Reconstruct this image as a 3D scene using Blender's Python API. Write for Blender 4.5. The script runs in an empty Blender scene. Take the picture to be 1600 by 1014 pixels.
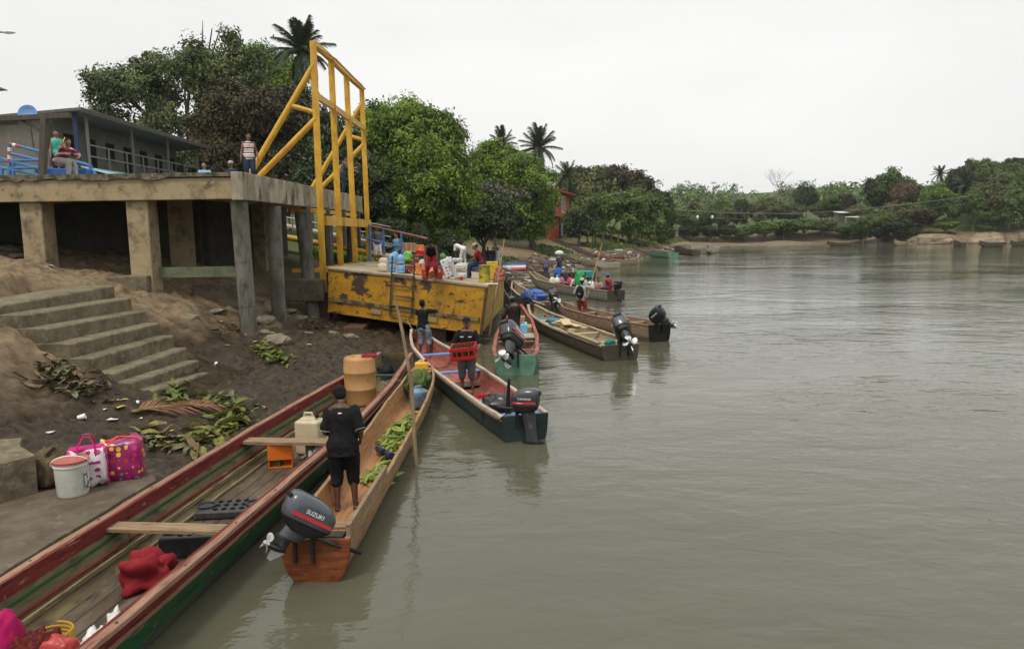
import bpy, math, random
import numpy as np
from mathutils import Vector, Matrix

random.seed(7)
rng = np.random.default_rng(7)
R_ = math.radians
scene = bpy.context.scene
COL = scene.collection

# ------------------------------------------------------------------ camera
CAM_H, FOC, CX, CY = 3.7, 1150.0, 800.0, 507.0
PITCH, ROLL = 7.28, 0.8
CAM_R = Matrix.Rotation(R_(90 - PITCH), 3, 'X') @ Matrix.Rotation(R_(-ROLL), 3, 'Z')
cam_d = bpy.data.cameras.new('camera')
cam_d.sensor_width = 36.0
cam_d.lens = 36.0 * FOC / 1600.0
cam_d.clip_start = 0.05
cam_d.clip_end = 4000.0
cam = bpy.data.objects.new('camera', cam_d)
COL.objects.link(cam)
cam.matrix_world = Matrix.Translation((0, 0, CAM_H)) @ CAM_R.to_4x4()
scene.camera = cam

# ------------------------------------------------------------------ sky and sun (bright overcast)
SUN_EL, SUN_AZ = 60.0, 208.0          # azimuth clockwise from +Y
world = bpy.data.worlds.new('World')
scene.world = world
world.use_nodes = True
wt = world.node_tree
wt.nodes.clear()
w_out = wt.nodes.new('ShaderNodeOutputWorld')
w_bg = wt.nodes.new('ShaderNodeBackground')
w_sky = wt.nodes.new('ShaderNodeTexSky')
w_sky.sky_type = 'NISHITA'
w_sky.sun_disc = False
w_sky.sun_elevation = R_(SUN_EL)
w_sky.sun_rotation = R_(SUN_AZ)
w_sky.air_density = 1.0
w_sky.dust_density = 6.0
w_hsv = wt.nodes.new('ShaderNodeHueSaturation')
w_hsv.inputs['Saturation'].default_value = 0.12
w_tc = wt.nodes.new('ShaderNodeTexCoord')
w_map = wt.nodes.new('ShaderNodeMapping')
w_map.inputs['Scale'].default_value = (1.0, 1.0, 3.0)
w_noi = wt.nodes.new('ShaderNodeTexNoise')
w_noi.inputs['Scale'].default_value = 1.3
w_noi.inputs['Detail'].default_value = 4.0
w_ramp = wt.nodes.new('ShaderNodeMapRange')
w_ramp.inputs['From Min'].default_value = 0.3
w_ramp.inputs['From Max'].default_value = 0.7
w_ramp.inputs['To Min'].default_value = 7.9
w_ramp.inputs['To Max'].default_value = 9.6
w_cloud = wt.nodes.new('ShaderNodeMix')
w_cloud.data_type = 'RGBA'
w_cloud.blend_type = 'MIX'
w_cloud.inputs['Factor'].default_value = 0.9
w_tint = wt.nodes.new('ShaderNodeMix')
w_tint.data_type = 'RGBA'
w_tint.blend_type = 'MULTIPLY'
w_tint.inputs['Factor'].default_value = 1.0
w_tint.inputs[7].default_value = (0.995, 1.0, 0.985, 1)
wl = wt.links
# overcast luminance rises towards the zenith
w_sep = wt.nodes.new('ShaderNodeSeparateXYZ')
w_zen = wt.nodes.new('ShaderNodeMapRange')
for _k, _v in zip(('From Min', 'From Max', 'To Min', 'To Max'), (0.25, 1.0, 1.0, 1.55)):
    w_zen.inputs[_k].default_value = _v
w_mul = wt.nodes.new('ShaderNodeMath')
w_mul.operation = 'MULTIPLY'
wl.new(w_tc.outputs['Generated'], w_sep.inputs[0])
wl.new(w_sep.outputs['Z'], w_zen.inputs['Value'])
wl.new(w_tc.outputs['Generated'], w_map.inputs['Vector'])
wl.new(w_map.outputs['Vector'], w_noi.inputs['Vector'])
wl.new(w_noi.outputs['Fac'], w_ramp.inputs['Value'])
wl.new(w_sky.outputs['Color'], w_hsv.inputs['Color'])
wl.new(w_hsv.outputs['Color'], w_cloud.inputs[6])
wl.new(w_ramp.outputs['Result'], w_mul.inputs[0])
wl.new(w_zen.outputs['Result'], w_mul.inputs[1])
wl.new(w_mul.outputs[0], w_cloud.inputs[7])
wl.new(w_cloud.outputs[2], w_tint.inputs[6])
wl.new(w_tint.outputs[2], w_bg.inputs['Color'])
w_bg.inputs['Strength'].default_value = 0.091
wl.new(w_bg.outputs['Background'], w_out.inputs['Surface'])

sun_d = bpy.data.lights.new('sun', 'SUN')
sun_d.energy = 1.5
sun_d.angle = R_(10)
sun_d.color = (1.0, 0.90, 0.76)
sun = bpy.data.objects.new('sun', sun_d)
COL.objects.link(sun)
_sd = Vector((math.sin(R_(SUN_AZ)) * math.cos(R_(SUN_EL)), math.cos(R_(SUN_AZ)) * math.cos(R_(SUN_EL)), math.sin(R_(SUN_EL))))
sun.rotation_euler = _sd.to_track_quat('Z', 'Y').to_euler()
sun.location = (20, -10, 60)

vs = scene.view_settings
vs.view_transform = 'Standard'
vs.look = 'None'
vs.exposure = 0.3
vs.gamma = 1.0
vs.use_curve_mapping = False
scene.render.engine = 'CYCLES'
scene.cycles.max_bounces = 6
scene.cycles.diffuse_bounces = 3
scene.cycles.glossy_bounces = 3
scene.cycles.transmission_bounces = 3
scene.cycles.volume_bounces = 0
scene.cycles.use_denoising = True

# ------------------------------------------------------------------ helpers: picture to place
def ray(px, py):
    return CAM_R @ Vector(((px - CX) / FOC, -(py - CY) / FOC, -1.0))

def at(px, py, z=0.0):
    """point on the level z that the picture point looks at"""
    d = ray(px, py)
    t = (z - CAM_H) / d.z
    return Vector((d.x * t, d.y * t, z))

def atY(px, py, Y):
    d = ray(px, py)
    t = Y / d.y
    return Vector((d.x * t, Y, CAM_H + d.z * t))

# ------------------------------------------------------------------ helpers: materials
MATS = {}
def M(name, base, layers=(), rough=0.7, metal=0.0, bump=None, stretch=(1, 1, 1), spec=0.5, rlayers=None,
      trans=0.0, random_amt=0.0, coord='Object', coat=0.0, vary=0.0, vscale=3.0):
    """base colour plus sequential worn layers: (colour, scale, threshold, softness)"""
    if name in MATS:
        return MATS[name]
    m = bpy.data.materials.new(name)
    m.use_nodes = True
    nt = m.node_tree
    nd, lk = nt.nodes, nt.links
    bs = nd['Principled BSDF']
    bs.inputs['Roughness'].default_value = rough
    bs.inputs['Metallic'].default_value = metal
    bs.inputs['Specular IOR Level'].default_value = spec if rough < .6 else spec * .35
    if coat:
        bs.inputs['Coat Weight'].default_value = coat
    tc = nd.new('ShaderNodeTexCoord')
    mp = nd.new('ShaderNodeMapping')
    mp.inputs['Scale'].default_value = stretch
    lk.new(tc.outputs[coord], mp.inputs['Vector'])
    def mixc(a, b, fac, blend='MIX'):
        mx = nd.new('ShaderNodeMix')
        mx.data_type = 'RGBA'
        mx.blend_type = blend
        for s, val in ((6, a), (7, b)):
            if isinstance(val, tuple):
                mx.inputs[s].default_value = (*val[:3], 1)
            else:
                lk.new(val, mx.inputs[s])
        if isinstance(fac, float):
            mx.inputs['Factor'].default_value = fac
        else:
            lk.new(fac, mx.inputs['Factor'])
        return mx.outputs[2]
    def noi(scale, detail=6.0, vec=None, rgh=0.6):
        n = nd.new('ShaderNodeTexNoise')
        n.inputs['Scale'].default_value = scale
        n.inputs['Detail'].default_value = detail
        n.inputs['Roughness'].default_value = rgh
        lk.new(vec or mp.outputs['Vector'], n.inputs['Vector'])
        return n.outputs['Fac']
    def rng_(v, a, b, c=0.0, d=1.0):
        r = nd.new('ShaderNodeMapRange')
        r.inputs['From Min'].default_value = a
        r.inputs['From Max'].default_value = b
        r.inputs['To Min'].default_value = c
        r.inputs['To Max'].default_value = d
        lk.new(v, r.inputs['Value'])
        return r.outputs['Result']
    col = tuple(base)
    if vary:
        f = rng_(noi(vscale, 5.0), 0.3, 0.7, 1.0 - vary, 1.0 + vary)
        cb = nd.new('ShaderNodeCombineColor')
        for i in range(3):
            lk.new(f, cb.inputs[i])
        col = mixc(col, cb.outputs['Color'], 1.0, 'MULTIPLY')
    for i, (c, sc, th, so) in enumerate(layers):
        off = nd.new('ShaderNodeVectorMath')
        off.inputs[1].default_value = (3.7 * i + 1.3, 9.1 * i, 5.3 * i)
        lk.new(mp.outputs['Vector'], off.inputs[0])
        f = rng_(noi(sc, 8.0, off.outputs['Vector'], 0.65), th - so, th + so)
        col = mixc(col, tuple(c), f)
    if random_amt:
        g = nd.new('ShaderNodeNewGeometry')
        f = rng_(g.outputs['Random Per Island'], 0, 1, 1 - random_amt, 1 + random_amt)
        cb = nd.new('ShaderNodeCombineColor')
        for i in range(3):
            lk.new(f, cb.inputs[i])
        col = mixc(col, cb.outputs['Color'], 1.0, 'MULTIPLY')
    if isinstance(col, tuple):
        bs.inputs['Base Color'].default_value = (*col[:3], 1)
    else:
        lk.new(col, bs.inputs['Base Color'])
    if rlayers:
        f = rng_(noi(rlayers[0], 5.0), rlayers[1] - rlayers[2], rlayers[1] + rlayers[2], rlayers[3], rlayers[4])
        lk.new(f, bs.inputs['Roughness'])
    if bump:
        b = nd.new('ShaderNodeBump')
        b.inputs['Strength'].default_value = bump[0]
        b.inputs['Distance'].default_value = bump[2] if len(bump) > 2 else 0.02
        lk.new(noi(bump[1], 8.0), b.inputs['Height'])
        lk.new(b.outputs['Normal'], bs.inputs['Normal'])
    if trans:
        tr = nd.new('ShaderNodeBsdfTranslucent')
        if isinstance(col, tuple):
            tr.inputs['Color'].default_value = (*col[:3], 1)
        else:
            lk.new(col, tr.inputs['Color'])
        ms = nd.new('ShaderNodeMixShader')
        ms.inputs['Fac'].default_value = trans
        lk.new(bs.outputs['BSDF'], ms.inputs[1])
        lk.new(tr.outputs['BSDF'], ms.inputs[2])
        lk.new(ms.outputs['Shader'], nd['Material Output'].inputs['Surface'])
    MATS[name] = m
    return m

# ------------------------------------------------------------------ helpers: objects
MW = {}
def _props(o, label=None, cat=None, group=None, kind=None):
    if label: o['label'] = label
    if cat: o['category'] = cat
    if group: o['group'] = group
    if kind: o['kind'] = kind

def thing(name, label, cat, loc=(0, 0, 0), rz=0.0, group=None, mat=None):
    """an Empty at the base of a thing that parents its parts"""
    o = bpy.data.objects.new(name, None)
    o.empty_display_size = 0.1
    COL.objects.link(o)
    m = mat if mat is not None else Matrix.Translation(Vector(loc)) @ Matrix.Rotation(rz, 4, 'Z')
    o.matrix_world = m
    MW[o.name] = m.copy()
    _props(o, label, cat, group)
    return o

def rot_to(d, up=Vector((0, 0, 1))):
    """3x3 with local Y along d"""
    y = Vector(d).normalized()
    if abs(y.dot(up)) > 0.995:
        up = Vector((1, 0, 0))
    x = y.cross(up).normalized()
    z = x.cross(y).normalized()
    return Matrix((x, y, z)).transposed()

class MB:
    """collects shapes for one mesh"""
    def __init__(self):
        self.v, self.f, self.mi = [], [], []
        self.cur = 0
    def add(self, vs_, fs_):
        b = len(self.v)
        self.v.extend([tuple(p) for p in vs_])
        for f in fs_:
            self.f.append(tuple(b + i for i in f))
            self.mi.append(self.cur)
        return self
    def box(self, c, s, rot=None, taper=1.0):
        c = Vector(c)
        hx, hy, hz = s[0] / 2, s[1] / 2, s[2] / 2
        pts = [Vector((x * hx * (taper if z > 0 else 1), y * hy * (taper if z > 0 else 1), z * hz)) for z in (-1, 1) for y in (-1, 1) for x in (-1, 1)]
        if rot is not None:
            pts = [rot @ p for p in pts]
        return self.add([c + p for p in pts], [(0, 2, 3, 1), (4, 5, 7, 6), (0, 1, 5, 4), (2, 6, 7, 3), (0, 4, 6, 2), (1, 3, 7, 5)])
    def bar(self, p0, p1, w, h, up=Vector((0, 0, 1))):
        p0, p1 = Vector(p0), Vector(p1)
        d = p1 - p0
        return self.box((p0 + p1) / 2, (w, d.length, h), rot_to(d, up))
    def loft(self, rings, closed=True, cap=True):
        n = len(rings[0])
        vs_, fs_ = [], []
        for r in rings:
            vs_.extend(r)
        for i in range(len(rings) - 1):
            for j in range(n if closed else n - 1):
                k = (j + 1) % n
                fs_.append((i * n + j, i * n + k, (i + 1) * n + k, (i + 1) * n + j))
        if cap and closed:
            fs_.append(tuple(reversed(range(n))))
            fs_.append(tuple((len(rings) - 1) * n + j for j in range(n)))
        return self.add(vs_, fs_)
    def tube(self, pts, rad, n=8, flat=1.0, up=Vector((0, 0, 1))):
        pts = [Vector(p) for p in pts]
        if not hasattr(rad, '__len__'):
            rad = [rad] * len(pts)
        rings = []
        for i, p in enumerate(pts):
            d = (pts[min(i + 1, len(pts) - 1)] - pts[max(i - 1, 0)])
            m = rot_to(d, up)
            rings.append([p + m @ Vector((math.cos(a) * rad[i], 0, math.sin(a) * rad[i] * flat)) for a in [2 * math.pi * k / n for k in range(n)]])
        return self.loft(rings)
    def lathe(self, prof, n=20, c=(0, 0, 0), rot=None):
        c = Vector(c)
        rings = []
        for r, z in prof:
            ring = [Vector((math.cos(2 * math.pi * k / n) * r, math.sin(2 * math.pi * k / n) * r, z)) for k in range(n)]
            rings.append([c + (rot @ p if rot is not None else p) for p in ring])
        return self.loft(rings)
    def ball(self, c, r, n=10, m=7, rot=None):
        c = Vector(c)
        if not hasattr(r, '__len__'):
            r = (r, r, r)
        rings = []
        for i in range(m + 1):
            t = -math.pi / 2 + math.pi * i / m
            ct, st = math.cos(t), math.sin(t)
            if i in (0, m): ct = 0.02
            ring = [Vector((math.cos(2 * math.pi * k / n) * ct * r[0], math.sin(2 * math.pi * k / n) * ct * r[1], st * r[2])) for k in range(n)]
            rings.append([c + (rot @ p if rot is not None else p) for p in ring])
        return self.loft(rings)
    def mesh(self, name='m', mats=(), smooth=False, inv=None):
        me = bpy.data.meshes.new(name)
        v = self.v
        if inv is not None:
            v = [tuple(inv @ Vector(p)) for p in v]
        me.from_pydata(v, [], self.f)
        for m in mats:
            me.materials.append(m)
        if any(self.mi):
            me.polygons.foreach_set('material_index', self.mi)
        if smooth:
            me.polygons.foreach_set('use_smooth', [True] * len(me.polygons))
        me.update()
        return me
    def build(self, name, mat, parent=None, smooth=False, bevel=0.0, w=False, seg=2, label=None, sub=0, angle=None):
        """one mesh object; w: coordinates are world and are taken into the parent's frame"""
        mats = mat if isinstance(mat, (list, tuple)) else [mat]
        inv = None
        if parent is not None and w:
            inv = MW[parent.name].inverted()
        me = self.mesh(name, mats, smooth, inv)
        return place(name, me, parent, bevel, seg, label, sub, angle if angle else (0.6 if smooth else None))

def place(name, me, parent=None, bevel=0.0, seg=2, label=None, sub=0, angle=None):
    o = bpy.data.objects.new(name, me)
    COL.objects.link(o)
    if parent is not None:
        o.parent = parent
        MW[o.name] = MW[parent.name]
    else:
        MW[o.name] = Matrix.Identity(4)
    if label:
        o['label'] = label
    if sub:
        s = o.modifiers.new('sub', 'SUBSURF')
        s.levels = s.render_levels = sub
    if bevel:
        b = o.modifiers.new('bevel', 'BEVEL')
        b.width = bevel
        b.segments = seg
        b.limit_method = 'ANGLE'
        b.angle_limit = R_(40)
    if angle and hasattr(me, 'set_sharp_from_angle'):
        me.set_sharp_from_angle(angle=angle)
    return o

def struct(name, me, label=None):
    o = place(name, me)
    o['kind'] = 'structure'
    if label: o['label'] = label
    return o

def copy_tree(o, m=None, parent=None, label=None):
    """a thing, its parts and their sub-parts"""
    c = o.copy()
    COL.objects.link(c)
    if parent is not None:
        c.parent = parent
        c.matrix_parent_inverse = Matrix.Identity(4)
        MW[c.name] = MW[parent.name]
    elif m is not None:
        c.matrix_world = m
        MW[c.name] = m.copy()
    if label:
        c['label'] = label
    for ch in list(o.children):
        copy_tree(ch, None, c)
    return c

def np_mesh(name, verts, faces, mat, smooth=False, tri=False):
    """fast mesh from arrays (faces all quads or all triangles)"""
    verts = np.asarray(verts, dtype=np.float32)
    faces = np.asarray(faces, dtype=np.int32)
    k = faces.shape[1]
    me = bpy.data.meshes.new(name)
    me.vertices.add(len(verts))
    me.vertices.foreach_set('co', verts.ravel())
    me.loops.add(len(faces) * k)
    me.loops.foreach_set('vertex_index', faces.ravel())
    me.polygons.add(len(faces))
    me.polygons.foreach_set('loop_start', np.arange(0, len(faces) * k, k, dtype=np.int32))
    me.polygons.foreach_set('loop_total', np.full(len(faces), k, dtype=np.int32))
    me.polygons.foreach_set('use_smooth', np.full(len(faces), bool(smooth)))
    for m in (mat if isinstance(mat, (list, tuple)) else [mat]):
        me.materials.append(m)
    me.update(calc_edges=True)
    return me

# value noise on arrays
_perm = rng.random((64, 64, 64)).astype(np.float32)
def vnoise(x, y, z=0.0):
    x, y = np.asarray(x, float), np.asarray(y, float)
    z = np.zeros_like(x) + z
    xi, yi, zi = np.floor(x).astype(int), np.floor(y).astype(int), np.floor(z).astype(int)
    fx, fy, fz = x - xi, y - yi, z - zi
    fx, fy, fz = [t * t * (3 - 2 * t) for t in (fx, fy, fz)]
    out = 0
    for dx in (0, 1):
        for dy in (0, 1):
            for dz in (0, 1):
                w = (fx if dx else 1 - fx) * (fy if dy else 1 - fy) * (fz if dz else 1 - fz)
                out = out + w * _perm[(xi + dx) % 64, (yi + dy) % 64, (zi + dz) % 64]
    return out * 2 - 1

def fbm(x, y, z=0.0, oct_=4, gain=0.5):
    s, a = 0.0, 1.0
    for i in range(oct_):
        s = s + a * vnoise(x * 2 ** i + 11.3 * i, y * 2 ** i + 5.7 * i, z)
        a *= gain
    return s
# ================================================================== THE SETTING
# ---- shore line of the river: (X, Y, profile)
SHORE = [(-6.0, -40, 0), (-5.3, 0, 0), (-4.75, 6, 0), (-4.2, 12, 0), (-3.5, 18, 0), (-3.2, 24, 0), (-2.2, 30, 0), (-0.9, 36, 0.4),
         (0.8, 45, 1), (2.4, 53, 1), (6.5, 70, 1), (16, 91, 1), (29, 118, 1.2), (37, 138, 1.6), (44, 151, 2), (58, 153, 2), (72, 152, 2.2), (78, 143, 2.8), (92, 134, 3),
         (112, 122, 3), (140, 105, 3), (175, 60, 3), (190, -40, 3)]
PROF = [
    [(-30, -2), (-5, -1.2), (0, -0.02), (1, 0.12), (3.5, 0.5), (4.6, 0.9), (7.3, 2.25), (10.3, 3.0), (14, 3.4), (22, 4.4), (50, 5.5), (150, 9), (900, 9)],
    [(-30, -2), (-5, -1), (0, 0), (3, 0.45), (8, 1.5), (14, 3.1), (20, 3.9), (60, 5.5), (150, 9), (900, 14)],
    [(-30, -2), (-5, -.6), (0, 0), (8, 0.7), (10.5, 2.2), (20, 2.8), (60, 5), (160, 9), (900, 40)],
    [(-30, -2), (-3, -1), (0, -.1), (0.8, .9), (2.6, 2.1), (5, 2.5), (20, 6), (45, 11), (120, 20), (900, 60)],
]
_sh = np.array(SHORE, float)
_poly = np.array([(p[0], p[1]) for p in SHORE])
def shore_dist(X, Y):
    """signed distance to the shore (positive on land) and profile number"""
    X, Y = np.asarray(X, float), np.asarray(Y, float)
    best = np.full(X.shape, 1e9)
    pr = np.zeros(X.shape)
    inside = np.zeros(X.shape, bool)
    n = len(_sh)
    for i in range(n - 1):
        ax, ay, ap = _sh[i]
        bx, by, bp = _sh[i + 1]
        dx, dy = bx - ax, by - ay
        t = np.clip(((X - ax) * dx + (Y - ay) * dy) / (dx * dx + dy * dy), 0, 1)
        d = np.hypot(X - ax - t * dx, Y - ay - t * dy)
        m = d < best
        best = np.where(m, d, best)
        pr = np.where(m, ap + t * (bp - ap), pr)
    for i in range(n):
        ax, ay = _poly[i]
        bx, by = _poly[(i + 1) % n]
        if ay == by: continue
        c = ((ay > Y) != (by > Y)) & (X < (bx - ax) * (Y - ay) / (by - ay) + ax)
        inside ^= c
    return np.where(inside, -best, best), pr

def ground(X, Y, detail=True):
    X, Y = np.asarray(X, float), np.asarray(Y, float)
    d, pr = shore_dist(X, Y)
    d = d + 0.35 * fbm(X * 0.45, Y * 0.45, 3.1, 3) * np.clip((d + 2) / 4, 0, 1)
    hs = [np.interp(d, [a for a, b in P], [b for a, b in P]) for P in PROF]
    z = np.zeros_like(d)
    for k in range(4):
        z = z + hs[k] * np.clip(1 - np.abs(pr - k), 0, 1)
    if detail:
        far = np.clip((np.hypot(X, Y) - 60) / 60, 0, 1)
        amp = np.clip((d + 1.5) / 2.5, 0.15, 1) * (1 + 4 * far)
        z = z + amp * 0.10 * fbm(X * 0.35 * (1 - .7 * far), Y * 0.35 * (1 - .7 * far), 0.0, 3)
        z = z + np.clip((d - 40) / 300, 0, 1) * 9 * (fbm(X * 0.011, Y * 0.011, 7.7, 3) + .2)
    return z

def gz(x, y):
    return float(ground(np.array([x]), np.array([y]))[0])

def ground_mat(name, near):
    m = bpy.data.materials.new(name)
    m.use_nodes = True
    nt = m.node_tree
    nd, lk = nt.nodes, nt.links
    bs = nd['Principled BSDF']
    tc = nd.new('ShaderNodeTexCoord')
    sep = nd.new('ShaderNodeSeparateXYZ')
    lk.new(tc.outputs['Object'], sep.inputs[0])
    def noi(s, det=8, rgh=0.62):
        n = nd.new('ShaderNodeTexNoise')
        n.inputs['Scale'].default_value = s
        n.inputs['Detail'].default_value = det
        n.inputs['Roughness'].default_value = rgh
        lk.new(tc.outputs['Object'], n.inputs['Vector'])
        return n.outputs['Fac']
    def mr(v, a, b, c=0, d=1):
        r = nd.new('ShaderNodeMapRange')
        for k, val in zip(('From Min', 'From Max', 'To Min', 'To Max'), (a, b, c, d)):
            r.inputs[k].default_value = val
        lk.new(v, r.inputs['Value'])
        return r.outputs['Result']
    def ma(op, a, b):
        r = nd.new('ShaderNodeMath')
        r.operation = op
        for i, q in enumerate((a, b)):
            if isinstance(q, (int, float)): r.inputs[i].default_value = q
            else: lk.new(q, r.inputs[i])
        return r.outputs[0]
    def mix(a, b, f):
        x = nd.new('ShaderNodeMix')
        x.data_type = 'RGBA'
        for s, q in ((6, a), (7, b)):
            if isinstance(q, tuple): x.inputs[s].default_value = (*q, 1)
            else: lk.new(q, x.inputs[s])
        lk.new(f, x.inputs['Factor'])
        return x.outputs[2]
    big, mid, fine = noi(0.5, 6), noi(3.0, 8), noi(18.0, 6)
    mud = mix((0.015, 0.0105, 0.006), (0.064, 0.047, 0.028), mr(mid, .3, .7))  # mud tones, contrast raised so colour stands in for shading on the lumps
    mud = mix(mud, (0.100, 0.075, 0.046), mr(noi(5.0, 7), .60, .70))
    mud = mix(mud, (0.010, 0.008, 0.006), mr(noi(7.0, 6), .56, .66))
    dry = mix((0.100, 0.072, 0.043), (0.245, 0.183, 0.115), mr(mid, .32, .68))
    dry = mix(dry, (0.25, 0.20, 0.14), mr(fine, .58, .72))
    h = ma('ADD', sep.outputs['Z'], ma('MULTIPLY', ma('SUBTRACT', big, 0.5), 1.6))
    if near:
        col = mix(mud, dry, mr(h, .75, 1.5))
        wet = mr(h, .35, 1.3)
    else:
        mud = mix(mud, (0.15, 0.115, 0.075), mr(sep.outputs['Y'], 75, 125))
        col = mix(mud, dry, mr(h, .5, 1.2))
        grass = mix((0.030, 0.050, 0.014), (0.080, 0.105, 0.030), mr(mid, .3, .7))
        col = mix(col, grass, mr(ma('ADD', h, ma('MULTIPLY', ma('SUBTRACT', mid, .5), 3.0)), 1.9, 3.0))
        wet = mr(h, .3, 1.0)
    pud = ma('MULTIPLY', mr(noi(1.4, 4), .56, .62), mr(h, .55, .25))
    lk.new(col, bs.inputs['Base Color'])
    lk.new(ma('SUBTRACT', ma('ADD', mr(wet, 0, 1, .38, .92), ma('MULTIPLY', ma('SUBTRACT', mid, .5), .8)), ma('MULTIPLY', pud, .22)), bs.inputs['Roughness'])
    bs.inputs['Specular IOR Level'].default_value = 0.13
    b = nd.new('ShaderNodeBump')
    b.inputs['Strength'].default_value = 0.9
    b.inputs['Distance'].default_value = 0.05
    lk.new(ma('ADD', mid, ma('MULTIPLY', fine, .22)), b.inputs['Height'])
    lk.new(b.outputs['Normal'], bs.inputs['Normal'])
    return m

# ---- fine mud bank close by
NX0, NX1, NY0, NY1, NST = -17.0, -2.2, 3.5, 27.0, 0.05
_gx = np.arange(NX0, NX1, NST)
_gy = np.arange(NY0, NY1, NST)
_X, _Y = np.meshgrid(_gx, _gy)
_Z = ground(_X, _Y)
_d, _ = shore_dist(_X, _Y)
_am = np.clip((_d + .8) / 1.6, 0.1, 1)
_Z = _Z + _am * (0.08 * fbm(_X * 1.3, _Y * 1.3, 2.2, 3) + 0.085 * np.abs(fbm(_X * 2.6, _Y * 2.6, 9.2, 3)) + 0.062 * fbm(_X * 4.6, _Y * 4.6, 4.4, 2) + .05 * np.abs(fbm(_X * 6.5, _Y * 6.5, 14.4, 2)))
# the flight of steps is cut into the bank
_sx = np.clip(np.minimum(np.minimum((_X + 12.6) / .5, (-6.4 - _X) / .5), np.minimum((_Y - 14.6) / .5, (19.1 - _Y) / .25)), 0, 1)
_Z = np.where(_sx > 0, np.minimum(_Z, _Z * (1 - _sx) + _sx * (np.interp(_X, [-12.6, -7.0, -6.4], [1.75, .18, .1]))), _Z)
# trodden pits in the wet mud
_pit = np.clip(vnoise(_X * 2.3, _Y * 2.3, 17.5) - 0.35, 0, 1)
_Z = _Z - _pit * 0.16 * np.clip(1.6 - _Z, 0, 1) * _am
_edge = np.minimum(np.minimum(_X - NX0, NX1 - _X), np.minimum(_Y - NY0, NY1 - _Y))
_Z = _Z - np.clip(0.5 - _edge, 0, .5) * 0.8
_n = len(_gx)
_idx = np.arange(len(_gx) * len(_gy)).reshape(len(_gy), len(_gx))
_f = np.stack([_idx[:-1, :-1], _idx[:-1, 1:], _idx[1:, 1:], _idx[1:, :-1]], -1).reshape(-1, 4)
struct('mud_bank', np_mesh('mud_bank', np.stack([_X, _Y, _Z], -1).reshape(-1, 3), _f, ground_mat('mud', True), True))

def near_z(x, y):
    """height of the ground under a point, fine bank included"""
    if NX0 + .3 < x < NX1 - .3 and NY0 + .3 < y < NY1 - .3:
        i = int(round((x - NX0) / NST)); j = int(round((y - NY0) / NST))
        return float(_Z[min(j, len(_gy) - 1), min(i, len(_gx) - 1)])
    return gz(x, y)

# ---- wide land sheet to the horizon
def axis(a, b, mid0, mid1, fine, grow):
    pts = list(np.arange(mid0, mid1, fine))
    s, x = fine, mid1
    while x < b:
        pts.append(x); s *= grow; x += s
    s, x = fine, mid0
    out = []
    while x > a:
        s *= grow; x -= s; out.append(x)
    return np.array(sorted(out) + pts + [b])
_lx = axis(-900, 1500, -40, 150, 0.8, 1.09)
_ly = axis(-300, 2200, 0, 190, 0.8, 1.09)
_LX, _LY = np.meshgrid(_lx, _ly)
_LZ = ground(_LX, _LY)
_dd, _pp = shore_dist(_LX, _LY)
_rk = np.clip(1 - np.abs(_pp - 3), 0, 1) * np.clip((_dd + .5) / 1, 0, 1) * np.clip((9 - _dd) / 5, 0, 1)
_LZ = _LZ + _rk * (0.9 * np.abs(fbm(_LX * .22, _LY * .22, 1.1, 4)) - .25)
_in = (_LX > NX0 + .6) & (_LX < NX1 - .6) & (_LY > NY0 + .6) & (_LY < NY1 - .6)
_LZ = np.where(_in, _LZ - 0.45, _LZ)
_i = np.arange(len(_lx) * len(_ly)).reshape(len(_ly), len(_lx))
_f = np.stack([_i[:-1, :-1], _i[:-1, 1:], _i[1:, 1:], _i[1:, :-1]], -1).reshape(-1, 4)
struct('ground', np_mesh('ground', np.stack([_LX, _LY, _LZ], -1).reshape(-1, 3), _f, ground_mat('land', False), True))

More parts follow.
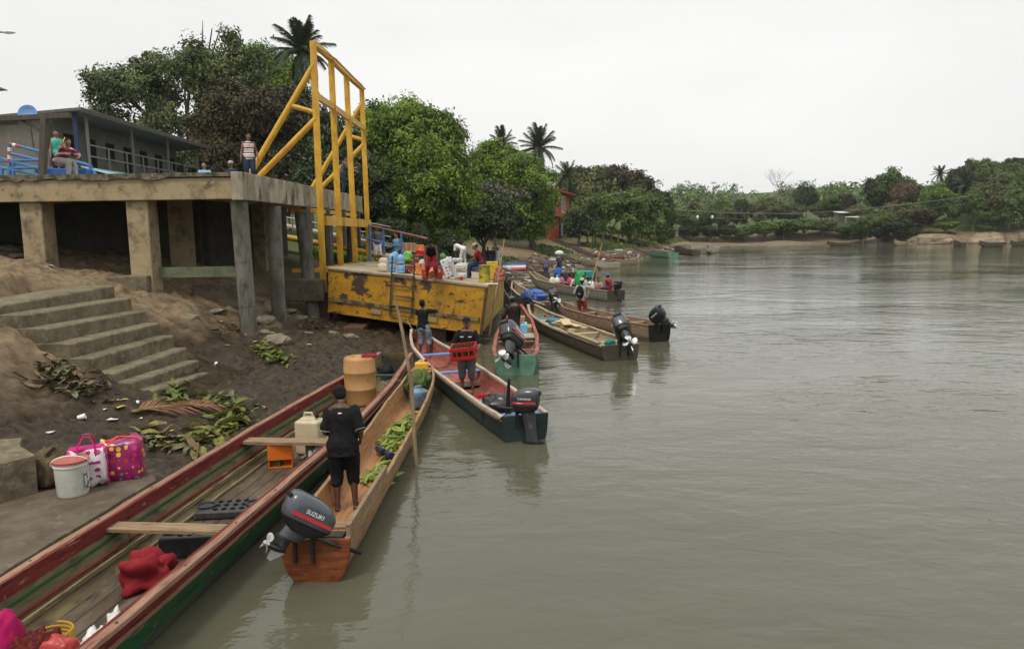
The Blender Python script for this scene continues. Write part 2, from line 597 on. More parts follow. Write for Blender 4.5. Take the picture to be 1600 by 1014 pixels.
# ---- river
def water_mat():
    m = bpy.data.materials.new('river_water')
    m.use_nodes = True
    nt = m.node_tree
    nd, lk = nt.nodes, nt.links
    bs = nd['Principled BSDF']
    bs.inputs['Base Color'].default_value = (0.088, 0.084, 0.056, 1)
    bs.inputs['Roughness'].default_value = 0.04
    bs.inputs['IOR'].default_value = 1.33
    tc = nd.new('ShaderNodeTexCoord')
    def noi(s, det, vec, rgh=.5):
        n = nd.new('ShaderNodeTexNoise')
        n.inputs['Scale'].default_value = s
        n.inputs['Detail'].default_value = det
        n.inputs['Roughness'].default_value = rgh
        n.inputs['Distortion'].default_value = 0.6
        lk.new(vec, n.inputs['Vector'])
        return n.outputs['Fac']
    def mp(rz, sc):
        x = nd.new('ShaderNodeMapping')
        x.inputs['Rotation'].default_value = (0, 0, R_(rz))
        x.inputs['Scale'].default_value = sc
        lk.new(tc.outputs['Object'], x.inputs['Vector'])
        return x.outputs['Vector']
    def ma(op, a, b):
        r = nd.new('ShaderNodeMath')
        r.operation = op
        for i, q in enumerate((a, b)):
            if isinstance(q, (int, float)): r.inputs[i].default_value = q
            else: lk.new(q, r.inputs[i])
        return r.outputs[0]
    n1 = noi(0.55, 3, mp(18, (1, 1.9, 1)))
    n2 = noi(1.9, 4, mp(-12, (1, 1.7, 1)))
    n3 = noi(6.5, 3, mp(8, (1, 1.6, 1)))
    calm = noi(0.09, 3, mp(30, (1, 1.4, 1)))
    r = nd.new('ShaderNodeMapRange')
    for k, v in zip(('From Min', 'From Max', 'To Min', 'To Max'), (.35, .65, .35, 1.3)):
        r.inputs[k].default_value = v
    lk.new(calm, r.inputs['Value'])
    h = ma('ADD', ma('MULTIPLY', n1, 1.0), ma('ADD', ma('MULTIPLY', n2, .42), ma('MULTIPLY', n3, .10)))
    h = ma('MULTIPLY', h, r.outputs['Result'])
    b = nd.new('ShaderNodeBump')
    b.inputs['Strength'].default_value = 1.0
    b.inputs['Distance'].default_value = 0.048
    lk.new(h, b.inputs['Height'])
    lk.new(b.outputs['Normal'], bs.inputs['Normal'])
    # silt clouds
    s = noi(0.25, 5, mp(20, (1, 2.2, 1)))
    x = nd.new('ShaderNodeMix')
    x.data_type = 'RGBA'
    x.inputs[6].default_value = (0.066, 0.066, 0.044, 1)
    x.inputs[7].default_value = (0.098, 0.095, 0.065, 1)
    lk.new(s, x.inputs['Factor'])
    lk.new(x.outputs[2], bs.inputs['Base Color'])
    return m
_w = MB().add([(-60, -60, 0), (260, -60, 0), (260, 200, 0), (-60, 200, 0)], [(0, 1, 2, 3)])
struct('river', _w.mesh('river', [water_mat()]))
# ================================================================== LARGE STRUCTURES
m_conc = M('old_concrete', (0.31, 0.245, 0.145), [((0.37, 0.30, 0.19), 1.5, .55, .15), ((0.10, 0.085, 0.06), 2.2, .60, .10), ((0.035, 0.032, 0.026), 3.0, .66, .06)], rough=.9, bump=(.5, 12), vary=.15)
m_conc2 = M('stained_concrete', (0.36, 0.325, 0.245), [((0.22, 0.19, 0.135), 1.6, .50, .10), ((0.07, 0.062, 0.048), 2.6, .59, .06)], rough=.9, bump=(.5, 14), stretch=(1, 1, .45), vary=.2)
m_cap = M('mossy_concrete', (0.17, 0.15, 0.105), [((0.06, 0.058, 0.035), 5, .5, .08), ((0.26, 0.23, 0.16), 7, .62, .06)], rough=.95, bump=(.8, 18))
m_step = M('step_concrete', (0.165, 0.140, 0.092), [((0.085, 0.073, 0.047), 2.5, .54, .12), ((0.23, 0.20, 0.14), 9, .60, .08)], rough=.95, bump=(.7, 22), vary=.2)
m_slab = M('slab_concrete', (0.115, 0.095, 0.068), [((0.065, 0.053, 0.038), 2.2, .54, .12), ((0.16, 0.135, 0.10), 7, .63, .06)], rough=.9, bump=(.8, 16), vary=.2)
m_pile = M('pile_concrete', (0.165, 0.158, 0.132), [((0.085, 0.085, 0.065), 1.8, .52, .1), ((0.05, 0.045, 0.04), 3, .60, .08)], rough=.85, bump=(.4, 20), stretch=(1, 1, .35))
m_yel = M('crane_yellow_paint', (0.58, 0.335, 0.020), [((0.40, 0.19, 0.015), 3.0, .56, .12), ((0.10, 0.05, 0.025), 5.0, .655, .03)], rough=.5, bump=(.12, 30), stretch=(1, 1, .5))
m_yelbar = M('barge_yellow_paint', (0.47, 0.245, 0.012), [((0.34, 0.165, 0.014), 1.4, .54, .12), ((0.19, 0.11, 0.03), 4.0, .60, .05), ((0.060, 0.034, 0.025), 1.5, .575, .015), ((0.075, 0.042, 0.027), 6.0, .625, .015)], rough=.55, bump=(.2, 25), stretch=(1, 1, 1.5))
m_yelside = M('barge_side_paint', (0.43, 0.27, 0.045), [((0.30, 0.22, 0.07), 1.4, .5, .12), ((0.10, 0.075, 0.04), 3.0, .58, .04)], rough=.6, bump=(.2, 25), stretch=(1, 1, .5))
m_deck = M('barge_deck', (0.36, 0.31, 0.22), [((0.22, 0.18, 0.12), 2.0, .52, .12), ((0.13, 0.09, 0.06), 6.0, .63, .05)], rough=.85, bump=(.2, 20))
m_rust = M('rusty_steel', (0.085, 0.05, 0.034), [((0.14, 0.075, 0.04), 5, .55, .1), ((0.03, 0.024, 0.02), 7, .6, .06)], rough=.8, bump=(.3, 40))
m_dsteel = M('dark_steel', (0.045, 0.047, 0.05), [((0.09, 0.06, 0.045), 8, .6, .08)], rough=.55, bump=(.2, 40))
m_greensteel = M('green_grey_steel', (0.13, 0.15, 0.095), [((0.08, 0.085, 0.06), 3, .55, .1), ((0.10, 0.06, 0.035), 5, .66, .05)], rough=.75)
m_blue = M('blue_paint', (0.055, 0.17, 0.42), [((0.03, 0.09, 0.22), 5, .6, .08)], rough=.45)
m_blue2 = M('deep_blue_paint', (0.02, 0.10, 0.36), rough=.5, vary=.15)
m_white = M('white_paint', (0.72, 0.72, 0.70), [((0.5, 0.48, 0.42), 6, .6, .1)], rough=.6)
m_redp = M('red_paint', (0.42, 0.035, 0.05), rough=.5, vary=.2)
m_dwood = M('dark_timber', (0.075, 0.066, 0.055), [((0.12, 0.105, 0.085), 6, .55, .12)], rough=.85, bump=(.4, 20), stretch=(6, 6, .6))
m_galv = M('galvanised_pipe', (0.22, 0.22, 0.21), [((0.2, 0.17, 0.14), 8, .6, .1)], rough=.5, metal=.5)

# ---- landing platform on piles: corner nearest the river at (383,266)
PC = Vector((-7.62, 21.0, 0))
PZ = 5.42                                     # deck level at the corner
PFAR = Vector((-7.35, 36.2, 0))
plat = thing('concrete_platform', 'stained concrete landing platform on piles above the muddy bank', 'platform', (PC.x, PC.y, 0))
_m = MB().add([(-26, 21.15, PZ - .16), (PC.x, 21.12, PZ - .16), (PFAR.x, 36.2, PZ - .16), (-26, 36.2, PZ - .16),
               (-26, 21.15, PZ - .02), (PC.x, 21.12, PZ - .02), (PFAR.x, 36.2, PZ - .02), (-26, 36.2, PZ - .02)],
              [(0, 3, 2, 1), (4, 5, 6, 7), (0, 1, 5, 4), (1, 2, 6, 5), (2, 3, 7, 6), (3, 0, 4, 7)])
_m.build('deck_slab', m_conc2, plat, w=True)
MB().box((-16.9, 21.13, PZ - .44), (18.5, .26, .60)).build('front_beam', m_conc, plat, w=True, bevel=.02)
# ragged cap along the front edge
_rg = []
_n = 150
for i in range(_n + 1):
    x = -26 + (18.28 + .1) * i / _n
    low = PZ - .15 - .05 * fbm(np.array([x * 1.7]), np.array([.5]), 2.2, 4)[0] - .04 * (vnoise(np.array([x * 6.1]), np.array([3.3]))[0])
    if x > -9.6: low = PZ - .11
    _rg.append([Vector((x, 20.93, low)), Vector((x, 20.93, PZ)), Vector((x, 21.22, PZ + .005)), Vector((x, 21.22, low))])
MB().loft(_rg).build('front_cap', m_cap, plat, w=True)
MB().bar((PC.x + .02, 21.27, PZ - .385), (PFAR.x + .02, 36.2, PZ - .385), .30, .77).build('side_beam', m_conc2, plat, w=True, bevel=.02)
MB().box((PC.x - .02, 21.1, PZ - .385), (.34, .36, .79)).build('corner_block', m_conc2, plat, w=True, bevel=.03)
for x in (-10.2, -13.0, -15.8, -18.6):
    MB().box((x, 28.5, PZ - .36), (.35, 14.4, .42)).build('cross_beam', m_conc, plat, w=True)
# square columns on the front, in the dark behind them more
for (px, Y, wd) in ((63, 21.45, .62), (226, 21.45, .62), (285, 25.5, .62), (408, 30, .5)):
    x = atY(px, 380, Y).x
    b = gz(x, Y) - .4
    MB().box((x, Y, (b + PZ - .5) / 2), (wd, wd, PZ - .5 - b)).build('column', m_conc, plat, w=True, bevel=.03)
# round piles on the river side
for (a, b_, r) in (((373, 312, 21.35), (391, 540, 21.2), .24), ((427, 322, 23.9), (437, 510, 24.0), .23), ((470, 333, 27.2), (492, 498, 26.4), .23),
                   ((512, 335, 31.5), (516, 470, 31.4), .20), ((548, 340, 35.2), (549, 460, 35.2), .20)):
    t, b = atY(*a), atY(*b_)
    b.z -= .5
    o = MB().tube([b, t.lerp(b, .5), t], [r, r * .98, r], 20).build('pile', m_pile, plat, smooth=True, w=True)
    for q in (.35, .62):
        MB().tube([b.lerp(t, q), b.lerp(t, q + .008)], r + .008, 20).build('form_ring', m_pile, o, smooth=True, w=True)
# retaining wall and steel tie below the deck
MB().bar(atY(240, 426, 21.6), atY(383, 424, 21.5), .12, .30).build('tie_beam', m_greensteel, plat, w=True)
for (a, b) in (((300, 455, 22.6), (372, 452, 22.8)), ((430, 445, 26.2), (505, 445, 26.2))):
    p, q = atY(*a), atY(*b)
    MB().bar(p + Vector((0, .1, -.2)), q + Vector((0, .1, -.2)), .3, .8).build('footing_block', m_slab, plat, w=True, bevel=.05)
# dark walls added at back and side to keep the under-croft in shade
MB().box((-18.4, 26.6, 3.9), (14.6, .25, 2.9)).box((-11.0, 31.4, 3.9), (.25, 9.4, 2.9)).build('added_shade_wall', M('dark_shade_wall', (.06, .055, .045), rough=.95, vary=.3), plat, w=True)

# ---- concrete stairs going down to the mud
st = thing('concrete_stairs', 'broad worn concrete steps leading down the mud bank beside the platform', 'stairs', at(170, 520, 1.4))
_right = [(178, 446), (205, 465), (228, 485), (250, 504), (272, 523), (292, 543), (312, 562), (330, 580)]
_left = [(-8, 478), (33, 492), (72, 513), (107, 537), (140, 560), (176, 584), (203, 598), (232, 612)]
for i, (rp, lp) in enumerate(zip(_right, _left)):
    z = 2.28 - .245 * i
    yr = 18.9 - .12 * i
    yl = 15.2 - .05 * i
    xr = atY(rp[0], rp[1], yr).x
    xl = atY(lp[0], lp[1], yl).x
    zr, zl = atY(rp[0], rp[1], yr).z, atY(lp[0], lp[1], yl).z
    pts = []
    dn = .26 if i else .5
    bk = 1.1 if i == 0 else .85
    for (x, y, zz) in ((xl, yl, zl), (xr, yr, zr), (xr - bk, yr, zr), (xl - bk, yl, zl)):
        pts.append((x, y, zz))
    nseg = 14
    rings = []
    for k in range(nseg + 1):
        t = k / nseg
        a = Vector(pts[0]).lerp(Vector(pts[1]), t)
        j = .022 * fbm(np.array([t * 9 + i * 3.3]), np.array([i * 1.7]), .3, 3)[0]
        wear = .02 * vnoise(np.array([t * 5.0]), np.array([i * 2.2]))[0]
        rings.append([a + Vector((j, 0, -dn - .12)), a + Vector((j, 0, -.035)), a + Vector((j - .035, 0, wear * .4)), a + Vector((-bk, 0, .0)), a + Vector((-bk, 0, -dn - .12))])
    MB().loft(rings).build('step', m_step, st, w=True, bevel=.015)
# sloping soffit of the flight on its open side
a, b = atY(-8, 478, 15.25), atY(205, 600, 15.0)
_s = [Vector((a.x - 1.0, 15.27, a.z - .45)), Vector((a.x, 15.27, a.z - .42)), Vector((b.x - .5, 15.1, b.z - .20)), Vector((b.x - 1.2, 15.1, b.z - .35)), Vector((a.x - 1.0, 15.27, a.z - .75))]
MB().loft([_s, [p + Vector((0, 3.2, 0)) for p in _s]]).build('flight_slab', m_step, st, w=True)

land = thing('landing_kerb', 'low concrete landing kerb at the head of the steps', 'kerb', atY(100, 440, 19.5))
p, q = atY(-60, 448, 19.6), atY(229, 431, 20.9)
rings = []
for k in range(25):
    t = k / 24
    c = p.lerp(q, t) + Vector((0, 0, .02 * vnoise(np.array([t * 9.]), np.array([1.]))[0]))
    rings.append([c + Vector((0, 0, -.55)), c, c + Vector((0, .6, .02)), c + Vector((0, .6, -.5))])
MB().loft(rings).build('kerb_beam', m_step, land, w=True, bevel=.03)
MB().bar(p + Vector((.6, -.5, -.32)), q + Vector((-2.0, -.45, -.36)), .9, .3).build('top_tread', m_step, land, w=True, bevel=.03)

# ---- slab at the water's edge that carries the bags
def slab(name, label, outline, z, thick, mat, jag=.05):
    t = thing(name, label, 'slab', (sum(p[0] for p in outline) / len(outline), sum(p[1] for p in outline) / len(outline), z - thick))
    pts = []
    n = len(outline)
    for i in range(n):
        a, b = Vector((*outline[i], 0)), Vector((*outline[(i + 1) % n], 0))
        k = max(2, int((b - a).length / .12))
        for j in range(k):
            p = a.lerp(b, j / k)
            o = jag * fbm(np.array([p.x * 2.1]), np.array([p.y * 2.1]), z, 3)[0]
            pts.append(p + Vector((o, o * .6, 0)))
    c = sum(pts, Vector()) / len(pts)
    r3 = [p + Vector((0, 0, z - .05)) for p in pts]
    r4 = [p.lerp(c, .012) + Vector((0, 0, z)) for p in pts]
    r2 = [p.lerp(c, .02) + Vector((0, 0, z - thick * .6)) for p in pts]
    r1 = [p.lerp(c, .06) + Vector((0, 0, z - thick)) for p in pts]
    MB().loft([r1, r2, r3, r4]).build('slab_body', mat, t, w=True)
    return t
SLZ = .46
def P2(px, py, z):
    p = at(px, py, z)
    return (p.x, p.y)
slab('landing_slab', 'rough concrete slab at the water edge carrying the bucket and bags', [P2(246, 750, SLZ), P2(226, 731, SLZ), P2(60, 728, SLZ), P2(-90, 755, SLZ), P2(-260, 960, SLZ), P2(-30, 920, SLZ), P2(60, 862, SLZ), P2(120, 823, SLZ), P2(190, 780, SLZ)], SLZ, .7, m_slab)
slab('stone_block', 'mossy concrete block at the left edge behind the bucket', [P2(56, 712, .95), P2(30, 684, .95), P2(-60, 690, .95), P2(-60, 740, .95)], .95, .8, m_step)
slab('low_block', 'worn low concrete block beside the sack at left', [P2(52, 738, .72), P2(44, 712, .72), P2(-60, 715, .72), P2(-60, 762, .72)], .72, .6, m_step)

# ---- yellow loading frame
fr = thing('loading_frame', 'tall yellow steel loading frame of four posts behind the barge', 'frame', (-6.9, 27, 1.0))
post = []
for (pt, pb, Y, wd) in (((489, 65), (507, 480), 27.0, .21), ((517, 92), (533, 425), 29.4, .21), ((541, 118), (556, 420), 32.1, .21), ((565, 139), (577, 418), 35.0, .20)):
    t, b = atY(*pt, Y), atY(*pb, Y)
    b = Vector((b.x, b.y, min(b.z, 1.6)))
    o = MB().bar(b, t, wd, wd * .8, Vector((0, 1, 0))).build('post', m_yel, fr, w=True, bevel=.015)
    # channel flange shadow line
    MB().bar(b + Vector((wd / 2 + .008, -wd * .32, 0)), t + Vector((wd / 2 + .008, -wd * .32, 0)), .03, .04, Vector((0, 1, 0))).build('flange', m_yel, o, w=True)
    post.append((b, t))
def along(i, z):
    b, t = post[i]
    return b.lerp(t, (z - b.z) / (t.z - b.z))
def rail(name, z0, z1, w, h, dx=0.0, mat=m_yel):
    for i in range(3):
        MB().bar(along(i, z0 + (z1 - z0) * i / 3) + Vector((dx, .15, 0)), along(i + 1, z0 + (z1 - z0) * (i + 1) / 3) + Vector((dx, -.15, 0)), w, h).build(name, mat, fr, w=True)
rail('top_rail', 10.35, 10.3, .16, .22)
rail('mid_rail', 8.55, 8.5, .14, .22)
rail('lower_rail', 4.15, 4.1, .18, .34, .12)
rail('lower_rail', 2.35, 2.3, .14, .16, -.3)
rail('lower_rail', 4.55, 4.5, .12, .14, -.5)
MB().tube([post[0][1] + Vector((.16, 0, -.2)), post[1][1] + Vector((.18, 0, -.02)), post[3][1] + Vector((.16, 0, -.02))], .035, 8).build('top_cable', m_yel, fr, smooth=True, w=True)
for i in (0, 3):
    top, low, base = along(i, 9.6), along(i, 7.75), Vector((along(i, 5).x - 2.75, along(i, 5).y, PZ))
    MB().tube([top, base], .105, 14).build('brace', m_yel, fr, smooth=True, w=True)
    MB().tube([low, base + Vector((.25, 0, 0))], .105, 14).build('brace', m_yel, fr, smooth=True, w=True)
    MB().tube([top.lerp(base, .33), along(i, 7.95)], .085, 14).build('strut', m_yel, fr, smooth=True, w=True)
    MB().box(base + Vector((.1, 0, .03)), (.7, .4, .06)).build('base_plate', m_yel, fr, w=True)
for i in (0, 1, 2, 3):
    MB().bar(along(i, 3.1) + Vector((-.45, .1, 0)), along(i, 3.1) + Vector((-.45, .1, 1.6)), .16, .2, Vector((0, 1, 0))).build('rear_stub', m_pile, fr, w=True)
p = along(0, 1.55)
MB().bar(p + Vector((-1.1, 0, .8)), p + Vector((.2, 0, .8)), .14, .14).build('bracket', m_yel, fr, w=True)
p = along(0, 4.5)
MB().bar(p + Vector((-1.1, .1, 0)), p + Vector((-.15, .1, 0)), .14, .14).build('bracket', m_yel, fr, w=True)
MB().box(along(0, 1.05) + Vector((0, 0, -.3)), (.5, .5, 1.6)).build('fender_post', m_rust, fr, w=True, bevel=.02)

# ---- barge: front face corners
bg = thing('cargo_barge', 'rusty yellow steel barge with flat deck moored at the bank', 'barge', (-3.5, 27, 0))
FL, FR = atY(513, 419, 26.2), atY(760, 447, 23.6)          # deck edge, front
FLb, FRb = atY(513, 487, 26.2), atY(751, 522, 23.75)
RR = atY(787, 431, 33.0)
RRb = Vector((RR.x - .05, 33.0, .35))
FRb.z, FLb.z = max(FRb.z, .25), max(FLb.z, .6)
RL = Vector((FL.x - .1, 35.3, FL.z - .15))
hull_v = [FLb, FRb, RRb, RL + Vector((0, 0, -1.5)), FL, FR, RR, RL]
MB().add(hull_v, [(0, 3, 2, 1), (0, 1, 5, 4), (1, 2, 6, 5), (2, 3, 7, 6), (3, 0, 4, 7)]).build('hull', [m_yelbar], bg, w=True)
MB().add([FRb + Vector((.012, -.004, 0)), RRb + Vector((.012, 0, 0)), RR + Vector((.012, 0, -.06)), FR + Vector((.012, -.004, -.06))], [(0, 1, 2, 3)]).add([], []).build('side_plate', m_yelside, bg, w=True)
_dk = [FL, FR, RR, RL]
_c = sum(_dk, Vector()) / 4
_lo = [p + (p - _c).normalized() * .07 + Vector((0, 0, -.05)) for p in _dk]
_hi = [p + (p - _c).normalized() * .07 + Vector((0, 0, .03)) for p in _dk]
MB().loft([_lo, _hi]).build('deck', m_deck, bg, w=True, bevel=.015)
def face(u, v, off=.0):
    """point on the front face, u along, v down"""
    t, b = FL.lerp(FR, u), FLb.lerp(FRb, u)
    n = (FR - FL).cross(FLb - FL).normalized()
    if n.y > 0: n = -n
    return t.lerp(b, v) + n * off
MB().bar(face(.01, .70, .03), face(.985, .70, .03), .07, .12).build('rub_rail', M('scraped_rail', (.22, .17, .07), [((.07, .05, .04), 4, .52, .06)], rough=.7), bg, w=True)
MB().bar(face(.0, .985, .02), face(1, .985, .02), .05, .07).build('bottom_rail', m_yelbar, bg, w=True)
MB().bar(FR + Vector((.015, -.015, -.05)), FRb + Vector((.015, -.015, 0)), .10, .10, Vector((0, 1, 0))).build('corner_post', m_rust, bg, w=True)
for u in (.335, .70):
    MB().bar(face(u - .035, .84, .035), face(u + .035, .84, .035), .05, .15).build('patch_plate', M('buff_plate', (.30, .23, .12), vary=.2, rough=.7), bg, w=True)
for u in (.18, .46, .66, .86):
    MB().bar(face(u, .05, .006), face(u, .97, .006), .012, .03, Vector((0, 1, 0))).build('weld_seam', m_yelbar, bg, w=True)
# keel skids that hold it off the mud
for x in (-5.4, -2.6):
    MB().box((x, 29, .0), (.7, 8.5, 1.0)).build('skid', m_rust, bg, w=True)
# hanging ladder
lad = thing('boarding_ladder', 'dark steel ladder hooked over the barge edge', 'ladder', face(.5, 1.0, .1))
tops = []
for u in (.435, .575):
    a, b = face(u, -.42, .10), face(u, .88, .10)
    MB().tube([b, a], .028, 8).build('stile', m_dsteel, lad, smooth=True, w=True)
    tops.append((a, b))
for v in (.3, .48, .65, .82, .97):
    MB().tube([tops[0][0].lerp(tops[0][1], v), tops[1][0].lerp(tops[1][1], v)], .02, 8).build('rung', m_dsteel, lad, smooth=True, w=True)

# ---- gangway from the bank to the barge
gw = thing('gangway', 'yellow pipe truss gangway sloping down from the bank behind the platform', 'gangway', (-6, 38, 2))
for (dy, nm) in ((0, 'chord_pipe'), (1.3, 'chord_pipe')):
    a, b = atY(398, 361, 38 + dy), atY(612, 402, 37 + dy)
    MB().tube([a, b], .16, 12).build(nm, m_yel, gw, smooth=True, w=True)
a0, b0 = atY(398, 361, 38), atY(612, 402, 37)
MB().bar(a0 + Vector((0, .7, .55)), b0 + Vector((0, .7, .55)), 1.5, .08).build('walkway', M('pale_planks', (.34, .30, .24), vary=.3, rough=.9), gw, w=True)
for k in range(7):
    t0, t1 = k / 7, (k + 1) / 7
    p, q = a0.lerp(b0, t0), a0.lerp(b0, t1)
    MB().tube([p + Vector((0, -.02, 0)), q + Vector((0, -.02, .5))], .035, 6).build('lattice_bar', m_dsteel, gw, w=True)
    MB().tube([p + Vector((0, -.05, .5)), q + Vector((0, -.05, 0))], .035, 6).build('lattice_bar', m_dsteel, gw, w=True)
    MB().tube([p + Vector((0, 0, .5)), p + Vector((0, 0, 1.5))], .03, 6).build('rail_post', m_galv, gw, w=True)
for h in (1.0, 1.5):
    MB().tube([a0 + Vector((0, 0, h)), b0 + Vector((0, 0, h))], .035, 6).build('hand_rail', m_galv, gw, w=True)
rl = thing('boarding_rail', 'red and blue pipe handrail at the head of the barge deck', 'railing', atY(640, 420, 33.5))
a, b, c = atY(570, 351, 34.2), atY(628, 364, 33.6), atY(668, 373, 33.2)
MB().tube([a, b, c], .05, 8).build('top_rail', M('faded_red_rail', (.22, .10, .085), vary=.3, rough=.6), rl, smooth=True, w=True)
a2, b2 = atY(566, 372, 34.2), atY(630, 386, 33.6)
MB().tube([a2, b2], .04, 8).build('mid_rail', m_blue, rl, smooth=True, w=True)
for t in (.12, .5, .98):
    p = a.lerp(b, t)
    MB().tube([p, Vector((p.x, p.y, 1.75))], .05, 8).build('rail_post', m_blue, rl, smooth=True, w=True)

# ---- long building behind the platform
m_wall = M('grey_plaster', (0.165, 0.155, 0.135), [((0.12, 0.113, 0.098), 1.0, .55, .15), ((0.10, 0.09, 0.08), 3, .66, .06)], rough=.9, vary=.12)
m_roofd = M('roof_sheet', (0.12, 0.125, 0.125), [((0.09, 0.06, 0.045), 2, .6, .1)], rough=.6, stretch=(4, .5, 1))
m_dark = M('opening_shade_black', (0.012, 0.012, 0.012), rough=.9)  # near-black panels on the solid wall, painting the dark of windows and doors
hb = thing('long_house', 'long grey plastered two storey house with veranda behind the platform', 'house', (-22, 40, 4))
B0 = atY(118, 225, 33.0)          # near corner of the long side
B1 = atY(306, 250, 46.5)
Bd = (Vector((B1.x, B1.y, 0)) - Vector((B0.x, B0.y, 0)))
Ln = Bd.length
Bd.normalize()
Bn = Vector((-Bd.y, Bd.x, 0))     # away from the camera side
if Bn.x > 0: Bn = -Bn
zf = 6.75
zr0 = 9.0
def hp(s, n, z): return Vector((B0.x, B0.y, 0)) + Bd * s + Bn * n + Vector((0, 0, z))
def hbox(name, mat, s0, s1, n0, n1, z0, z1, parent=hb, bevel=0):
    v = [hp(s, n, z) for z in (z0, z1) for n in (n0, n1) for s in (s0, s1)]
    return MB().add(v, [(0, 2, 3, 1), (4, 5, 7, 6), (0, 1, 5, 4), (2, 6, 7, 3), (0, 4, 6, 2), (1, 3, 7, 5)]).build(name, mat, parent, w=True, bevel=bevel)
hbox('wall', m_wall, 0, Ln, 1.2, 6.0, 3.6, zr0 - .45)
hbox('upper_wall', m_wall, .02, Ln, 1.2, 2.4, zr0 - .45, zr0 - .05)
hbox('veranda_floor', m_wall, 0, Ln, -.2, 1.2, zf - .15, zf)
# roof: shallow gable, eave on the river side
ev, rg = zr0 + .1, zr0 - .35
v = [hp(-.35, -.55, ev), hp(Ln + 1, -.55, ev), hp(Ln + 1, 5.0, rg), hp(-.35, 5.0, rg), hp(Ln + 1, 11, ev - 1), hp(-.35, 11, ev - 1)]
MB().add(v + [p + Vector((0, 0, .12)) for p in v], [(0, 3, 2, 1), (3, 5, 4, 2), (6, 7, 8, 9), (9, 8, 10, 11), (0, 1, 7, 6), (1, 2, 8, 7), (2, 4, 10, 8), (0, 6, 9, 3), (3, 9, 11, 5), (5, 11, 10, 4)]).build('roof', m_roofd, hb, w=True)
hbox('fascia', m_dwood, -.33, Ln + .95, -.60, -.53, ev - .10, ev + .06)
nb = 0
s = 1.3
while s < Ln - 1:
    w_, z0, z1 = (.8, zf + .8, zr0 - .65) if nb % 2 == 0 else (.85, zf + .02, zr0 - .65)
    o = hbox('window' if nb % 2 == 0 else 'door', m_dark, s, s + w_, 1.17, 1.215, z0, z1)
    if nb % 2 == 0:
        hbox('window_sill', m_wall, s - .1, s + w_ + .1, 1.08, 1.2, z0 - .09, z0 - .01, o)
    s += 1.85
    nb += 1
k = 0
s = .8
while s < Ln:
    hbox('veranda_post', m_galv, s, s + .10, -.15, -.05, zf, ev + .05)
    s += 4.2
for z in (zf + .5, zf + 1.0):
    hbox('veranda_rail', m_galv, .9, Ln, -.13, -.08, z, z + .06)
s = 2.6
while s < Ln - 1:
    hbox('baluster', m_galv, s, s + .07, -.13, -.07, zf, zf + 1.0)
    s += 1.75
hbox('corner_pipe', M('dark_blue_pipe', (.03, .045, .10), rough=.6), -.1, .05, -.15, .0, zf - .5, ev - .05)
# gable end towards the camera
v = [hp(.3, 1.2, 3.6), hp(.3, 9, 3.6), hp(.3, 9, ev - .8), hp(.3, 5, rg), hp(.3, 1.2, ev - .12)]
MB().add([p for p in v] + [p + Bd * -.25 for p in v], [(0, 1, 2, 3, 4), (9, 8, 7, 6, 5), (0, 5, 6, 1), (0, 4, 9, 5), (1, 6, 7, 2), (2, 7, 8, 3), (3, 8, 9, 4)]).build('gable_wall', M('grey_board_gable', (.085, .082, .075), vary=.2, rough=.9, stretch=(1, 1, .2)), hb, w=True)
for n0 in (5.5, 7.4):
    MB().add([hp(.03, n0, 3.7), hp(.03, n0 + .25, 3.7), hp(.03, n0 + .25, ev - .3), hp(.03, n0, ev - .3), hp(-.02, n0, 3.7), hp(-.02, n0 + .25, 3.7), hp(-.02, n0 + .25, ev - .3), hp(-.02, n0, ev - .3)], [(4, 5, 6, 7), (0, 4, 7, 3), (1, 2, 6, 5)]).build('gable_strip', m_dwood, hb, w=True)
# pale turquoise lean-to roof below the veranda
lt = thing('lean_to_roof', 'pale turquoise sheet roof of the shed in front of the long house', 'roof', hp(6, -2, 4))
v = [hp(-.2, -.25, 6.70), hp(12, -.25, 6.70), hp(12, -2.6, 6.05), hp(-.2, -2.6, 6.05)]
MB().add(v + [p + Vector((0, 0, .05)) for p in v], [(0, 1, 2, 3), (7, 6, 5, 4), (0, 4, 5, 1), (1, 5, 6, 2), (2, 6, 7, 3), (3, 7, 4, 0)]).build('sheet', M('turquoise_sheet', (.30, .50, .52), vary=.15, rough=.5, stretch=(3, 3, .3)), lt, w=True)
v = [hp(-.2, -2.5, 3.6), hp(12, -2.5, 3.6), hp(12, -2.5, 6.03), hp(-.2, -2.5, 6.03)]
MB().add(v + [p + Bn * .15 for p in v], [(0, 1, 2, 3), (7, 6, 5, 4), (0, 4, 5, 1), (3, 2, 6, 7)]).build('shed_wall', M('turquoise_wall', (.22, .40, .42), vary=.2, rough=.8), lt, w=True)

# ---- timber post and beam on the platform
pb = thing('timber_gantry', 'dark timber post and overhanging beam on the platform edge', 'gantry', atY(68, 283, 21.6))
b, t = atY(66, 281, 21.5), atY(70, 181, 21.5)
MB().bar(b, t, .17, .17, Vector((0, 1, 0))).build('post', m_dwood, pb, w=True, bevel=.01)
MB().bar(atY(-40, 188, 21.5), atY(110, 181, 21.5), .16, .14).build('beam', m_dwood, pb, w=True, bevel=.01)
MB().bar(atY(34, 188, 21.55), atY(62, 204, 21.55), .07, .07).build('knee_brace', m_dwood, pb, w=True)
MB().bar(atY(78, 186, 21.8), atY(73, 232, 21.8), .10, .10, Vector((0, 1, 0))).build('rear_post', m_dwood, pb, w=True)
sd = thing('satellite_dish', 'blue satellite dish showing above the timber beam', 'dish', atY(44, 190, 30.5))
c = atY(44, 178, 30.5)
_rm = rot_to(Vector((.25, -1, .35)))
